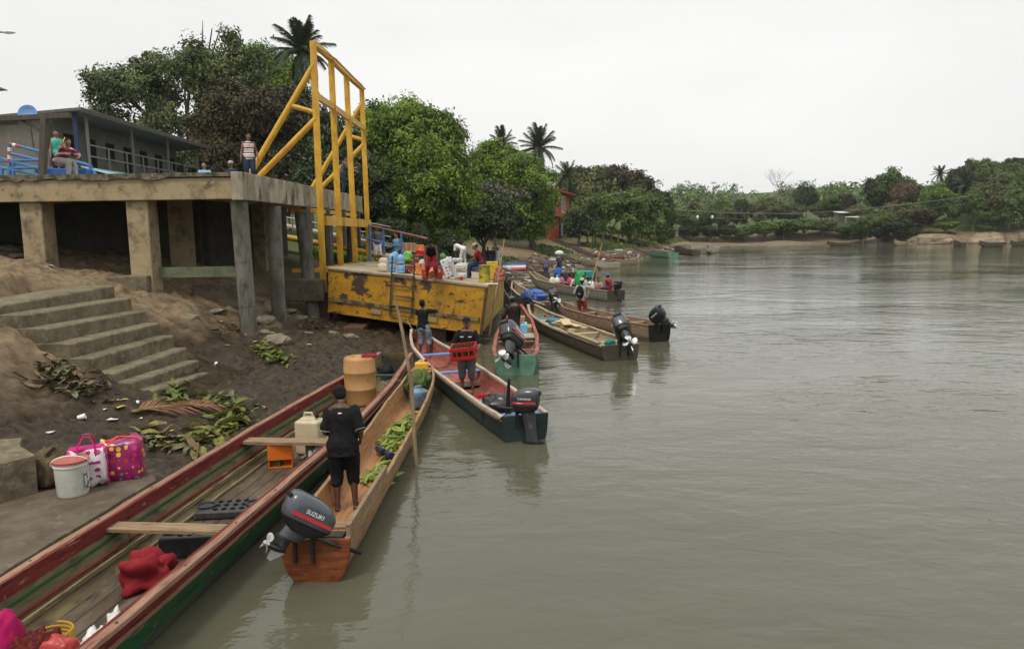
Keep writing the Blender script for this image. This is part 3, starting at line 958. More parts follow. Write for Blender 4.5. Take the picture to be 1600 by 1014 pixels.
MB().lathe([(.02, -.02), (.14, -.015), (.26, .02), (.34, .07), (.345, .085), (.33, .085), (.25, .04), (.12, .01), (.02, .005)], 24, c, _rm @ Matrix.Rotation(R_(-90), 3, 'X')).build('reflector', M('blue_dish', (.10, .22, .50), rough=.5), sd, smooth=True, w=True)
MB().tube([c + Vector((0, .05, 0)), c + Vector((0, .15, -1.4))], .03, 8).build('mast', m_dsteel, sd, w=True)

# ---- blue railings on the platform
def pipe_rail(label, Y, posts, rails, mat=m_blue, r=.045):
    t = thing('pipe_railing', label, 'railing', atY(posts[0][0], posts[0][2], Y))
    for (px, y0, y1) in posts:
        MB().tube([atY(px, y1, Y), atY(px, y0, Y)], r * 1.15, 10).build('rail_post', mat, t, smooth=True, w=True)
    for (a, b, c0, c1) in rails:
        MB().tube([atY(a, b, Y), atY(c0, c1, Y)], r, 10).build('rail_pipe', mat, t, smooth=True, w=True)
    return t
t = pipe_rail('blue pipe ramp railing with a red and white banded post at far left', 22.4, [(15, 224, 284), (21, 251, 284), (3, 262, 284)],
              [(15, 225, 62, 237), (16, 240, 62, 251), (-30, 240, 62, 264), (-20, 252, 62, 250.5), (-30, 256, 62, 274), (-20, 264, 62, 262), (-30, 283, 30, 279)])
for k in range(4):
    MB().tube([atY(15, 231 + k * 6, 22.4), atY(15.3, 237 + k * 6, 22.4)], .057, 10).build('band', m_white if k % 2 == 0 else m_redp, t, smooth=True, w=True)
for k in range(3):
    MB().tube([atY(15 + k * 5, 225 + k * 1.35, 22.4), atY(20 + k * 5, 226.3 + k * 1.35, 22.4)], .05, 10).build('band', m_redp if k % 2 == 0 else m_white, t, smooth=True, w=True)
t = pipe_rail('blue curved pipe railing beside the seated man on the platform', 23.0, [(142, 258, 280), (120, 266, 280)],
              [(112, 251, 138, 258), (138, 258, 150, 274), (150, 274, 150, 282), (112, 266, 142, 276)])
bx = thing('blue_bench', 'deep blue painted bench on the platform under the seated man', 'bench', atY(105, 282, 22.9))
MB().bar(atY(62, 275, 22.9), atY(142, 276, 22.9), .45, .42).build('seat_box', m_blue2, bx, w=True, bevel=.02)
gp = thing('green_board_fence', 'faded green painted board fence behind the blue railing', 'fence', atY(30, 282, 24.5))
MB().bar(atY(-20, 274, 24.5), atY(62, 273, 24.5), .06, .5).build('board', M('faded_green', (.10, .19, .14), [((.2, .25, .22), 2, .6, .1)], rough=.7), gp, w=True)
# street lamp and bracket reaching in from the left edge
lp = thing('street_lamp', 'pale street lamp head reaching in at the left edge', 'lamp', atY(-70, 280, 26))
a = atY(-70, 60, 26)
MB().tube([Vector((a.x, 26, 4.5)), Vector((a.x, 26, a.z))], .07, 10).build('pole', m_galv, lp, smooth=True, w=True)
MB().tube([a, atY(-30, 52, 26), atY(6, 50.5, 26)], [.04, .035, .03], 8).build('arm', m_galv, lp, smooth=True, w=True)
MB().ball(atY(14, 51, 26), (.22, .11, .055), 12, 8).build('lamp_head', m_white, lp, smooth=True, w=True)
MB().tube([atY(-70, 140, 26), atY(-4, 139, 26), atY(12, 141.5, 26)], [.05, .09, .012], 8).build('lower_bracket', m_dsteel, lp, smooth=True, w=True)

# ---- orange house on the bank further up
oh = thing('orange_house', 'orange two storey house with red roof among the trees', 'house', atY(870, 364, 100))
m_or = M('orange_plaster', (0.34, 0.075, 0.026), [((0.36, 0.07, 0.03), 1, .6, .12)], rough=.85, vary=.1)
m_redroof = M('red_roof_sheet', (.30, .075, .055), [((.16, .06, .045), 1.5, .58, .1)], rough=.7)
c0, c1 = atY(858, 366, 96), atY(889, 366, 104)
H0 = Vector((c0.x, c0.y, 0)); H1 = Vector((c1.x, c1.y, 0))
ud = (H1 - H0).normalized()
un = Vector((-ud.y, ud.x, 0))
WL = (H1 - H0).length
def op(s, n, z): return H0 + ud * s + un * n + Vector((0, 0, z))
def obox(name, mat, s0, s1, n0, n1, z0, z1, parent=oh):
    v = [op(s, n, z) for z in (z0, z1) for n in (n0, n1) for s in (s0, s1)]
    return MB().add(v, [(0, 2, 3, 1), (4, 5, 7, 6), (0, 1, 5, 4), (2, 6, 7, 3), (0, 4, 6, 2), (1, 3, 7, 5)]).build(name, mat, parent, w=True)
obox('wall', m_or, 0, WL, 0, 9, 2.2, 8.6)
v = [op(-.8, -.9, 8.75), op(WL + .7, -.9, 8.35), op(WL + .7, 9.8, 8.35), op(-.8, 9.8, 8.75)]
MB().add(v + [p + Vector((0, 0, .18)) for p in v], [(0, 3, 2, 1), (4, 5, 6, 7), (0, 1, 5, 4), (1, 2, 6, 5), (2, 3, 7, 6), (3, 0, 4, 7)]).build('roof', m_redroof, oh, w=True)
obox('balcony_slab', m_or, -.05, WL + .1, -.7, 0, 5.4, 5.75)
m_glass = M('pale_window', (.25, .30, .34), rough=.15)
for (s0, s1, z0, z1) in ((.22, .34, 6.2, 8.0), (.62, .78, 6.1, 8.1), (.50, .95, 3.1, 5.2)):
    o = obox('window', m_white, WL * s0 - .12, WL * s1 + .12, -.06, .02, z0 - .12, z1 + .12)
    obox('pane', m_glass, WL * s0, WL * s1, -.09, -.05, z0, z1, o)
obox('porch_post', M('dark_blue_post', (.03, .06, .12), rough=.6), WL * .36, WL * .36 + .3, -.6, -.3, 2.3, 5.4)
# low roofs seen through the foliage
for (px, py, Y, wpx, lab) in ((800, 302, 88, 46, 'rusty red sheet roof showing through the grey bush'), (743, 292, 80, 16, 'pale sheet roof corner beside the mango tree')):
    p = atY(px, py, Y)
    t = thing('hut', lab, 'hut', (p.x, Y, gz(p.x, Y)))
    w_ = wpx * Y / FOC
    MB().box((p.x, Y + 2.5, p.z - 1.5), (w_, 4, 3)).build('wall', m_wall, t, w=True)
    v = [Vector((p.x - w_ * .6, Y, p.z - .2)), Vector((p.x + w_ * .6, Y, p.z - .2)), Vector((p.x + w_ * .6, Y + 3, p.z + .8)), Vector((p.x - w_ * .6, Y + 3, p.z + .8))]
    MB().add(v + [q + Vector((0, 0, .1)) for q in v], [(0, 3, 2, 1), (4, 5, 6, 7), (0, 1, 5, 4), (1, 2, 6, 5), (2, 3, 7, 6), (3, 0, 4, 7)]).build('roof', m_redroof if 'red' in lab else m_galv, t, w=True)
# houses on the far bank
for (px, py, Y, wpx, hpx, mt, lab) in ((1318, 333, 165, 12, 3, m_wall, 'pale sheet roofed hut on the far bank, upper one'), (1340, 340, 160, 16, 2, m_wall, 'low grey hut on the far bank beside the bushes')):
    p = atY(px, py, Y)
    t = thing('far_hut', lab, 'hut', (p.x, Y, gz(p.x, Y)))
    w_, h_ = wpx * Y / FOC, hpx * Y / FOC
    g = gz(p.x, Y)
    MB().box((p.x, Y + 2, (p.z + g) / 2), (w_ * .8, 2.5, p.z - g - .2)).build('wall', mt, t, w=True)
    v = [Vector((p.x - w_ * .6, Y - .3, p.z)), Vector((p.x + w_ * .6, Y - .3, p.z)), Vector((p.x + w_ * .6, Y + 3, p.z + h_ * .6)), Vector((p.x - w_ * .6, Y + 3, p.z + h_ * .6))]
    MB().add(v + [q + Vector((0, 0, .12)) for q in v], [(0, 3, 2, 1), (4, 5, 6, 7), (0, 1, 5, 4), (1, 2, 6, 5), (2, 3, 7, 6), (3, 0, 4, 7)]).build('roof', m_white, t, w=True)
# earth stairs with timber edging down the bank
for (lab, pts) in (('long flight of earth and timber steps below the orange house', [(866, 376), (900, 389), (935, 402)]), ('short flight of timber steps nearer the moored canoes', [(863, 396), (882, 403), (900, 411)])):
    pts = [Vector(p) for p in pts]
    ws = []
    for p in pts:
        q = None
        for Y in np.arange(55, 120, .5):
            c = atY(p[0], p[1], Y)
            if c.z <= gz(c.x, Y) + .1:
                q = c; break
        ws.append(q or atY(p[0], p[1], 80))
    t = thing('bank_steps', lab, 'steps', ws[-1])
    n = 15
    for k in range(n):
        u = k / (n - 1) * 2
        c = ws[int(u)].lerp(ws[min(int(u) + 1, 2)], u - int(u)) if u < 2 else ws[2]
        c.z = gz(c.x, c.y) + .08
        MB().box(c, (.55, 1.6, .28), Matrix.Rotation(R_(-20), 3, 'Z')).build('step', m_dwood, t, w=True)
# ================================================================== TREES AND GREENERY
ORD = 'first second third fourth fifth sixth seventh eighth ninth tenth eleventh twelfth thirteenth fourteenth fifteenth sixteenth seventeenth eighteenth nineteenth twentieth'.split()
ORD += ['twenty ' + o_ for o_ in ORD[:9]]
def leaf_mat(name, c1, c2, tr=.16, rough=.55):  # patch noise puts clump shadows and highlights into the colour, over natural leaf variation
    m = bpy.data.materials.new(name)
    m.use_nodes = True
    nd, lk = m.node_tree.nodes, m.node_tree.links
    bs = nd['Principled BSDF']
    bs.inputs['Roughness'].default_value = rough
    bs.inputs['Specular IOR Level'].default_value = .3
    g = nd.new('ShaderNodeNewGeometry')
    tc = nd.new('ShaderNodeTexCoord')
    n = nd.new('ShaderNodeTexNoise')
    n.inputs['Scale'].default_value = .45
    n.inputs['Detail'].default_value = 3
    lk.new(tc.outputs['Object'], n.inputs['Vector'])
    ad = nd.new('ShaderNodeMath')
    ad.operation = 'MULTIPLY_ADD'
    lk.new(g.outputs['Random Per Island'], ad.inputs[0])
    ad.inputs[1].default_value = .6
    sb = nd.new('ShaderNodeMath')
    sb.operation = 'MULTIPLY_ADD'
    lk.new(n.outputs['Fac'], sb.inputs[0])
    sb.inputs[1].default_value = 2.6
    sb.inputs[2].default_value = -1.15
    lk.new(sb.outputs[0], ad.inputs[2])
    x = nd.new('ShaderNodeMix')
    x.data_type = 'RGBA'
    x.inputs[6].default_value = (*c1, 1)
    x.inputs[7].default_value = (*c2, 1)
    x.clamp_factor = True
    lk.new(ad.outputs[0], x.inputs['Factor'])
    lk.new(x.outputs[2], bs.inputs['Base Color'])
    t = nd.new('ShaderNodeBsdfTranslucent')
    lk.new(x.outputs[2], t.inputs['Color'])
    ms = nd.new('ShaderNodeMixShader')
    ms.inputs['Fac'].default_value = tr
    lk.new(bs.outputs['BSDF'], ms.inputs[1])
    lk.new(t.outputs['BSDF'], ms.inputs[2])
    lk.new(ms.outputs['Shader'], nd['Material Output'].inputs['Surface'])
    return m
LM = {
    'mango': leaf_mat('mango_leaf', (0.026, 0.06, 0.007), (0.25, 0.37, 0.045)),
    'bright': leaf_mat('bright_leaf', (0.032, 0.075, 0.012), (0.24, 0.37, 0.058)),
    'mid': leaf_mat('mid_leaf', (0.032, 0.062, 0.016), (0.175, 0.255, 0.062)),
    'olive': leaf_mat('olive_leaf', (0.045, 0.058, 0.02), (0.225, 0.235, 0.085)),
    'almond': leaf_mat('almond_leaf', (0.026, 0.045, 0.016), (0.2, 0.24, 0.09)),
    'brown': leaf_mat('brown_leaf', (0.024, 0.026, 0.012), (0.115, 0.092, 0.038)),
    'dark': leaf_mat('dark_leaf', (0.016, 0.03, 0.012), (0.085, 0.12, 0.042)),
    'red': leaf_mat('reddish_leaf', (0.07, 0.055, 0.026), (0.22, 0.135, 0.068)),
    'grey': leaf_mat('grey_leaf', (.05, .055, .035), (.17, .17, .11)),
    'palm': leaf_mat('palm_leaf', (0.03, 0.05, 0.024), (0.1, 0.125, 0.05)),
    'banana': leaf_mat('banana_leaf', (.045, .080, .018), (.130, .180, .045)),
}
m_bark = M('bark', (.075, .060, .045), [((.12, .10, .08), 6, .55, .1)], rough=.9, bump=(.6, 14), stretch=(2, 2, .5))
m_bark2 = M('pale_bark', (.20, .185, .16), [((.10, .09, .075), 4, .56, .1)], rough=.9, bump=(.5, 14), stretch=(2, 2, .5))

def leaves_mesh(name, lobes, n, size, mat, clump=.8, droop=.35, rs=0, inner=.14, gap=0.0, tufts=9):
    """leaf faces gathered in clumps over the shells of several lobes"""
    g = np.random.default_rng(rs + 100)
    big = [list(l) for l in lobes]
    for l in lobes:                                     # knobbly outline: smaller tufts on every lobe
        for _ in range(tufts):
            d_ = g.normal(size=3)
            d_[2] = abs(d_[2]) * .8 - .15
            d_ /= np.linalg.norm(d_)
            k_ = .26 + .2 * g.random()
            big.append([l[0] + d_[0] * l[3] * .93, l[1] + d_[1] * l[4] * .93, l[2] + d_[2] * l[5] * .93, l[3] * k_, l[4] * k_, l[5] * k_])
    L = np.array(big, float)
    area = (L[:, 3] * L[:, 4] + L[:, 3] * L[:, 5] + L[:, 4] * L[:, 5])
    ncl = max(20, int(n / 26))
    pick = g.choice(len(L), ncl * 2, p=area / area.sum())
    d = g.normal(size=(ncl * 2, 3))
    d /= np.linalg.norm(d, axis=1)[:, None]
    rad = 1 - .6 * g.random(ncl * 2) ** 1.7
    cen = L[pick, :3] + d * L[pick, 3:6] * rad[:, None]
    keep = np.ones(len(cen), bool)
    for k in range(len(L)):
        q = np.linalg.norm((cen - L[k, :3]) / L[k, 3:6], axis=1)
        keep &= ~((q < .62) & (pick != k))
    if gap:
        keep &= vnoise(cen[:, 0] / 1.6, cen[:, 1] / 1.6, cen[:, 2] / 1.6) > (gap - 1)
    keep &= (d[:, 2] > -.6)
    cen, d, pk = cen[keep][:ncl], d[keep][:ncl], pick[keep][:ncl]
    nrm = d / L[pk, 3:6]
    nrm /= np.linalg.norm(nrm, axis=1)[:, None]
    ncl = len(cen)
    per = max(4, int(n * (1 - inner) / ncl))
    cs = clump * (0.55 + .9 * g.random(ncl))
    idx = np.repeat(np.arange(ncl), per)
    off = np.clip(g.normal(size=(len(idx), 3)), -1.7, 1.7) * cs[idx][:, None] * np.array([.46, .46, .36])
    pos = cen[idx] + off
    no = nrm[idx] * .9 + off / cs[idx][:, None] * .55 + g.normal(size=(len(idx), 3)) * .45 + np.array([0, 0, .35])
    # loose inner leaves
    ni = int(n * inner)
    pi_ = g.choice(len(L), ni, p=area / area.sum())
    di = g.normal(size=(ni, 3))
    di /= np.linalg.norm(di, axis=1)[:, None]
    posi = L[pi_, :3] + di * L[pi_, 3:6] * (g.random(ni) ** .5 * .8)[:, None]
    noi_ = g.normal(size=(ni, 3))
    sz = np.concatenate([size * (.6 + .8 * g.random(len(pos))), size * 1.9 * (.6 + .6 * g.random(ni))])
    pos = np.concatenate([pos, posi])
    no = np.concatenate([no, noi_])
    no /= np.linalg.norm(no, axis=1)[:, None]
    t = g.normal(size=pos.shape)
    t[:, 2] -= droop * 2
    t -= no * (t * no).sum(1)[:, None]
    t /= np.linalg.norm(t, axis=1)[:, None] + 1e-9
    b = np.cross(no, t)
    a = t * sz[:, None] * .62
    c = b * sz[:, None] * .30
    fold = no * sz[:, None] * .10
    v = np.stack([pos - a, pos + c + fold, pos + a - fold, pos - c + fold], 1).reshape(-1, 3)
    f = np.arange(len(pos) * 4).reshape(-1, 4)
    return np_mesh(name, v, f, mat)

def trunk_mb(base, lobes, r, fork=.45, rs=0, k=1.0):
    g = random.Random(rs)
    base = Vector(base)
    cs = [Vector(l[:3]) for l in lobes]
    top = sum(cs, Vector()) / len(cs)
    fk = base.lerp(Vector((top.x, top.y, top.z)), fork)
    mb = MB()
    bend = Vector((g.uniform(-.3, .3), g.uniform(-.3, .3), 0)) * r * 2
    mb.tube([base + Vector((0, 0, -.4)), base.lerp(fk, .12), base.lerp(fk, .55) + bend, fk], [r * 1.5, r * 1.05, r * .9, r * .72], 9)
    for c in cs:
        e = c + Vector((g.uniform(-.4, .4), g.uniform(-.4, .4), g.uniform(0, .6))) * k
        m1 = fk.lerp(e, .5) + Vector((g.uniform(-.4, .4), g.uniform(-.4, .4), g.uniform(-.3, .4))) * k
        s = base.lerp(fk, g.uniform(.8, 1))
        mb.tube([s, m1, e], [r * .55, r * .32, r * .10], 7)
        for _ in range(2):
            e2 = e + Vector((g.uniform(-1, 1), g.uniform(-1, 1), g.uniform(-.2, 1))) * .9 * k
            mb.tube([m1, m1.lerp(e2, .6) + Vector((0, 0, .2 * k)), e2], [r * .28, r * .16, r * .05], 5)
    return mb

TREE_N = [0]
def tree(label, lobes_px, Y, base_px, kind, n, size=.34, trunk=.28, group=None, clump=.8, droop=.35, gap=0.0, name='broadleaf_tree', fork=.45, depth=1.0, inner=.14, bark=None):
    """lobes_px: (px, py, rx_px, rz_px, dY) in the picture at distance Y"""
    TREE_N[0] += 1
    k = Y / FOC
    lobes = []
    for (px, py, rx, rz, dy) in lobes_px:
        c = atY(px, py, Y + dy)
        s = (Y + dy) / FOC
        lobes.append((c.x, c.y, c.z, rx * s, (rx + rz) / 2 * s * depth, rz * s))
    b = atY(base_px[0], base_px[1], Y)
    base = Vector((b.x, Y, gz(b.x, Y)))
    t = thing(name, label, 'tree', base, 0, group)
    lo = [(l[0] - base.x, l[1] - base.y, l[2] - base.z, l[3], l[4], l[5]) for l in lobes]
    cm = leaves_mesh('crown', lo, n, size, LM[kind], clump, droop, TREE_N[0], inner, gap)
    place('crown', cm, t)
    trunk_mb((0, 0, 0), lo, trunk, fork, TREE_N[0]).build('trunk', bark or m_bark, t, smooth=True)
    return t

# --- left, behind the platform
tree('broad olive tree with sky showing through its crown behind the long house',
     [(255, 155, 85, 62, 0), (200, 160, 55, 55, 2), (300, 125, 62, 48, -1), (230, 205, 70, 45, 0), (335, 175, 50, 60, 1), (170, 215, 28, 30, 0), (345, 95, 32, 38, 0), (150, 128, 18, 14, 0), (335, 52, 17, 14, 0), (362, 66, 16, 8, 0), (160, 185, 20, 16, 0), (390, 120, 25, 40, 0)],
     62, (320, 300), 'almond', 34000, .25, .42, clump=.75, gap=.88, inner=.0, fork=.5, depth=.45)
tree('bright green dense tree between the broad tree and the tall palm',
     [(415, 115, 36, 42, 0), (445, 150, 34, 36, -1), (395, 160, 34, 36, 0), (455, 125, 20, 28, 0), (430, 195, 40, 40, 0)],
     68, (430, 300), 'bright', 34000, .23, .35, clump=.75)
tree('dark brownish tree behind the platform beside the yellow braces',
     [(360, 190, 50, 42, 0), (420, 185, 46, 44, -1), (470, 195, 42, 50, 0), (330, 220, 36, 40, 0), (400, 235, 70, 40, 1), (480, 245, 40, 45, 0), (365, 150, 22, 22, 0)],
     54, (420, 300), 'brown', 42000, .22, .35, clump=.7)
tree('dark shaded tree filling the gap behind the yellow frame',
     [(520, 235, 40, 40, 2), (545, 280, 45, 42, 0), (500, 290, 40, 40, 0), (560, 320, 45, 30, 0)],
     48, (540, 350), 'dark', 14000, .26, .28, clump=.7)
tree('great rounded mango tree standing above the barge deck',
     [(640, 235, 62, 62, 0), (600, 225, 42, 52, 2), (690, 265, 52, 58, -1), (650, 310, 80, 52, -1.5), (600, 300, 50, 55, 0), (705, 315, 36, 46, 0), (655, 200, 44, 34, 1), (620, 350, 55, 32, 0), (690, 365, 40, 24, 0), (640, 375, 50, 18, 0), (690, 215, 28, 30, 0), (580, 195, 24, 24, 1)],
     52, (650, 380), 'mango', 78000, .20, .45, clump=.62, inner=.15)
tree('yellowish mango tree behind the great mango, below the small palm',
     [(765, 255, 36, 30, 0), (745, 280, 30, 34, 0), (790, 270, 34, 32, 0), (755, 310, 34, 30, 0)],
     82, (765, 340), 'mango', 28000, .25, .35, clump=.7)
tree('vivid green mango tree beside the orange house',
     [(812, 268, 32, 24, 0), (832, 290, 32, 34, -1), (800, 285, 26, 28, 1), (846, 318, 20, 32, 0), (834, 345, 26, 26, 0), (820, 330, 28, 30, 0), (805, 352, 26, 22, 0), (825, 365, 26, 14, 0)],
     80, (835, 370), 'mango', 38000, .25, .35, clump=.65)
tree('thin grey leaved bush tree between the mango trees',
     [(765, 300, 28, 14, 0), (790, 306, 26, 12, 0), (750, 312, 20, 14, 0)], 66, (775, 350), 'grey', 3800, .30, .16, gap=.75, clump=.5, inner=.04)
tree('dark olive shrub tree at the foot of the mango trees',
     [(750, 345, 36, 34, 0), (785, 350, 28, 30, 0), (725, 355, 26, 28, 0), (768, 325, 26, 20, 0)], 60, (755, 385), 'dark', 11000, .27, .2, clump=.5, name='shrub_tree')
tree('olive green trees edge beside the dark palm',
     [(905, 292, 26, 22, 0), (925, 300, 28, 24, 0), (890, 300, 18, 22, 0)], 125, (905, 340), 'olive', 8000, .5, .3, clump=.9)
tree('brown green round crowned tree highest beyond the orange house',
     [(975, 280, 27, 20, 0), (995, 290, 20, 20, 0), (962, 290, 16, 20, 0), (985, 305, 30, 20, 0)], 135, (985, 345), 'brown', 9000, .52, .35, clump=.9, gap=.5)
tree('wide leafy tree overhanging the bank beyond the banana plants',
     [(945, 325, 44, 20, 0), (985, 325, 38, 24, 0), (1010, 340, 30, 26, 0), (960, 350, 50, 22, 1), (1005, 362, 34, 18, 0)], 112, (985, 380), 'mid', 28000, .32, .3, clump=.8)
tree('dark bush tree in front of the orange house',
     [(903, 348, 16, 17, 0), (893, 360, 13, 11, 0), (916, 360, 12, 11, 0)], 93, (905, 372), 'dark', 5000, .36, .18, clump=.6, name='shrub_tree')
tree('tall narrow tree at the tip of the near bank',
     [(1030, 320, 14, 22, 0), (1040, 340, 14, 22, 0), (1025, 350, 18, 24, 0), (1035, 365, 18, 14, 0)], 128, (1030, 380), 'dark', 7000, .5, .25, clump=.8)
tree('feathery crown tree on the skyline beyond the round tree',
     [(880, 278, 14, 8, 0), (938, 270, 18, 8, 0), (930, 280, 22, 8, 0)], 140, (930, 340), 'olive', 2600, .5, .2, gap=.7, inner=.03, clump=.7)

# --- palms
def frond_mesh(name, L, droop, nleaf=34, leaf=.75, mat=None, rs=0):
    g = random.Random(rs)
    pts = []
    for i in range(9):
        t = i / 8
        pts.append(Vector((0, L * (t - .12 * droop * t * t), L * (.30 * t - droop * .62 * t * t))))
    mb = MB()
    mb.tube(pts, [.045 * (1 - .85 * i / 8) for i in range(9)], 4)
    for k in range(nleaf):
        t = .12 + .88 * k / nleaf
        u = t * 8
        i = min(int(u), 7)
        p = pts[i].lerp(pts[i + 1], u - i)
        d = (pts[i + 1] - pts[i]).normalized()
        ln = leaf * math.sin(math.pi * (.12 + .82 * t)) ** .7 * g.uniform(.85, 1.1)
        for s in (-1, 1):
            side = Vector((s, 0, 0))
            e = p + (side * .72 + d * .62 + Vector((0, 0, -.25 - .35 * g.random()))).normalized() * ln
            m_ = p.lerp(e, .45) + Vector((0, 0, .06))
            w_ = d * .011
            b = len(mb.v)
            mb.add([p - w_, p + w_, m_ + w_, m_ - w_, e], [(0, 1, 2, 3), (3, 2, 4)])
    return mb.mesh(name, [mat or LM['palm']])
FR_ = [frond_mesh('frond', 1.0, d, 46, .26, rs=i) for i, d in enumerate((.35, .7, 1.1, 1.5))]
def palm(label, head, Y, base_py, L, n=22, base_px=None, wilt=.3, upright=0.0, tr=.16, group='coconut palms'):
    h = atY(head[0], head[1], Y)
    bx = base_px if base_px is not None else head[0]
    b = atY(bx, base_py, Y)
    b.z = gz(b.x, Y)
    t = thing('palm_tree', label, 'palm', b, 0, group)
    mid = b.lerp(h, .5) + Vector(((h.x - b.x) * .15, 0, 0))
    MB().tube([b + Vector((0, 0, -.3)), mid, h], [tr * 1.4, tr, tr * .8], 9).build('trunk', m_bark2, t, smooth=True, w=True)
    g = random.Random(int(head[0]))
    for k in range(n):
        az = k * 2.39996 + g.uniform(-.2, .2)
        u = k / n
        el = R_(82 - upright * 0 - 110 * u ** (1.1 + upright) + g.uniform(-8, 8))
        me = FR_[min(3, int(u * 3.2 + g.uniform(-.3, .8)) if u * 3.2 + .5 > 0 else 0)]
        o = place('frond', me, t)
        s = L * g.uniform(.85, 1.1)
        m_ = Matrix.Translation(h - b) @ Matrix.Rotation(az, 4, 'Z') @ Matrix.Rotation(el - .25, 4, 'X') @ Matrix.Diagonal((s, s, s, 1))
        o.matrix_local = m_
    return t
palm('tall coconut palm with hanging fronds behind the yellow frame', (471, 84), 60, 260, 2.8, 40, 482, upright=.6, tr=.2)
palm('small palm crown on the skyline left of the larger palm', (785, 228), 100, 340, 2.7, 20)
palm('large coconut palm above the vivid mango tree', (842, 234), 95, 345, 3.3, 28, 846)
palm('dark palm behind the orange house roof', (886, 276), 112, 340, 2.6, 20)
palm('lone palm on the skyline of the right bank', (1469, 273), 185, 330, 2.6, 20, group='coconut palms')
palm('dusty palm rising among the trees of the right bank', (1511, 290), 150, 360, 3.4, 22, group='coconut palms')

# --- banana plants
def banana_leaf(name, L, w_, droop, rs):
    g = random.Random(rs)
    mb = MB()
    n = 9
    rows = []
    for i in range(n):
        t = i / (n - 1)
        p = Vector((0, L * (t - .15 * t * t), L * (.75 * t - droop * t * t)))
        ww = w_ * math.sin(math.pi * (.08 + .90 * t)) ** .6
        rows.append((p + Vector((-ww, 0, .10 * ww)), p, p + Vector((ww, 0, .10 * ww))))
    vs_ = [q for r in rows for q in r]
    fs_ = []
    for i in range(n - 1):
        for j in (0, 1):
            if g.random() < .93:
                fs_.append((i * 3 + j, i * 3 + j + 1, (i + 1) * 3 + j + 1, (i + 1) * 3 + j))
    mb.add(vs_, fs_)
    return mb.mesh(name, [LM['banana']])
BL_ = [banana_leaf('leaf', 1.0, .14, d, i) for i, d in enumerate((.25, .5, .8))]
for k, (px, py, Y) in enumerate(((905, 362, 97), (918, 364, 96), (930, 366, 98), (942, 366, 97), (955, 368, 100), (926, 360, 102), (966, 366, 104))):
    b = atY(px, py, Y)
    b.z = gz(b.x, Y)
    t = thing('banana_plant', 'pale green banana plant below the orange house, %s from the left' % ORD[sorted((905, 918, 930, 942, 955, 926, 966)).index(px)], 'plant', b, 0, 'banana plants on the bank')
    h = 1.6 + random.random() * .9
    MB().tube([(0, 0, -.2), (0, 0, h)], [.16, .10], 8).build('stem', LM['banana'], t, smooth=True)
    for j in range(7):
        o = place('leaf', BL_[j % 3], t)
        s = 1.5 + random.random() * .6
        o.matrix_local = Matrix.Translation((0, 0, h)) @ Matrix.Rotation(j * 2.4 + k, 4, 'Z') @ Matrix.Rotation(R_(random.uniform(0, 35)), 4, 'X') @ Matrix.Diagonal((s, s, s, 1))

# --- trees of the far and right bank: a few crowns, copied
FAR = {}
def far_proto(kind, i, tall=1.0):
    key = (kind, i)
    if key in FAR: return FAR[key]
    g = random.Random(i * 17 + len(kind))
    lobes = [(0, 0, .58 * tall, .33, .33, .30)]
    for k in range(6):
        a = k * 1.05 + g.random()
        r = g.uniform(.16, .30)
        lobes.append((math.cos(a) * r, math.sin(a) * r, g.uniform(.35, .75) * tall, g.uniform(.15, .24), g.uniform(.15, .24), g.uniform(.14, .22)))
    cm = leaves_mesh('crown', lobes, 11000, .045, LM[kind], .07, .3, i + 300, .2, .2)
    tm = trunk_mb((0, 0, 0), lobes, .028, .4, i, .08).mesh('trunk', [m_bark2], True)
    FAR[key] = (cm, tm)
    return FAR[key]
def far_tree(px, py_top, py_base, Y, wpx, kind, i, label, group='trees along the far bank', name='bank_tree'):
    b = atY(px, py_base, Y)
    g = gz(b.x, Y)
    top = atY(px, py_top, Y)
    h = max(1.5, top.z - g)
    w_ = wpx * Y / FOC
    cm, tm = far_proto(kind, i)
    t = thing(name, label, 'tree', (b.x, Y, g), i * 1.3 + px, group)
    for nm, me in (('crown', cm), ('trunk', tm)):
        o = place(nm, me, t)
        o.scale = (w_, w_, h / .95)
    return t
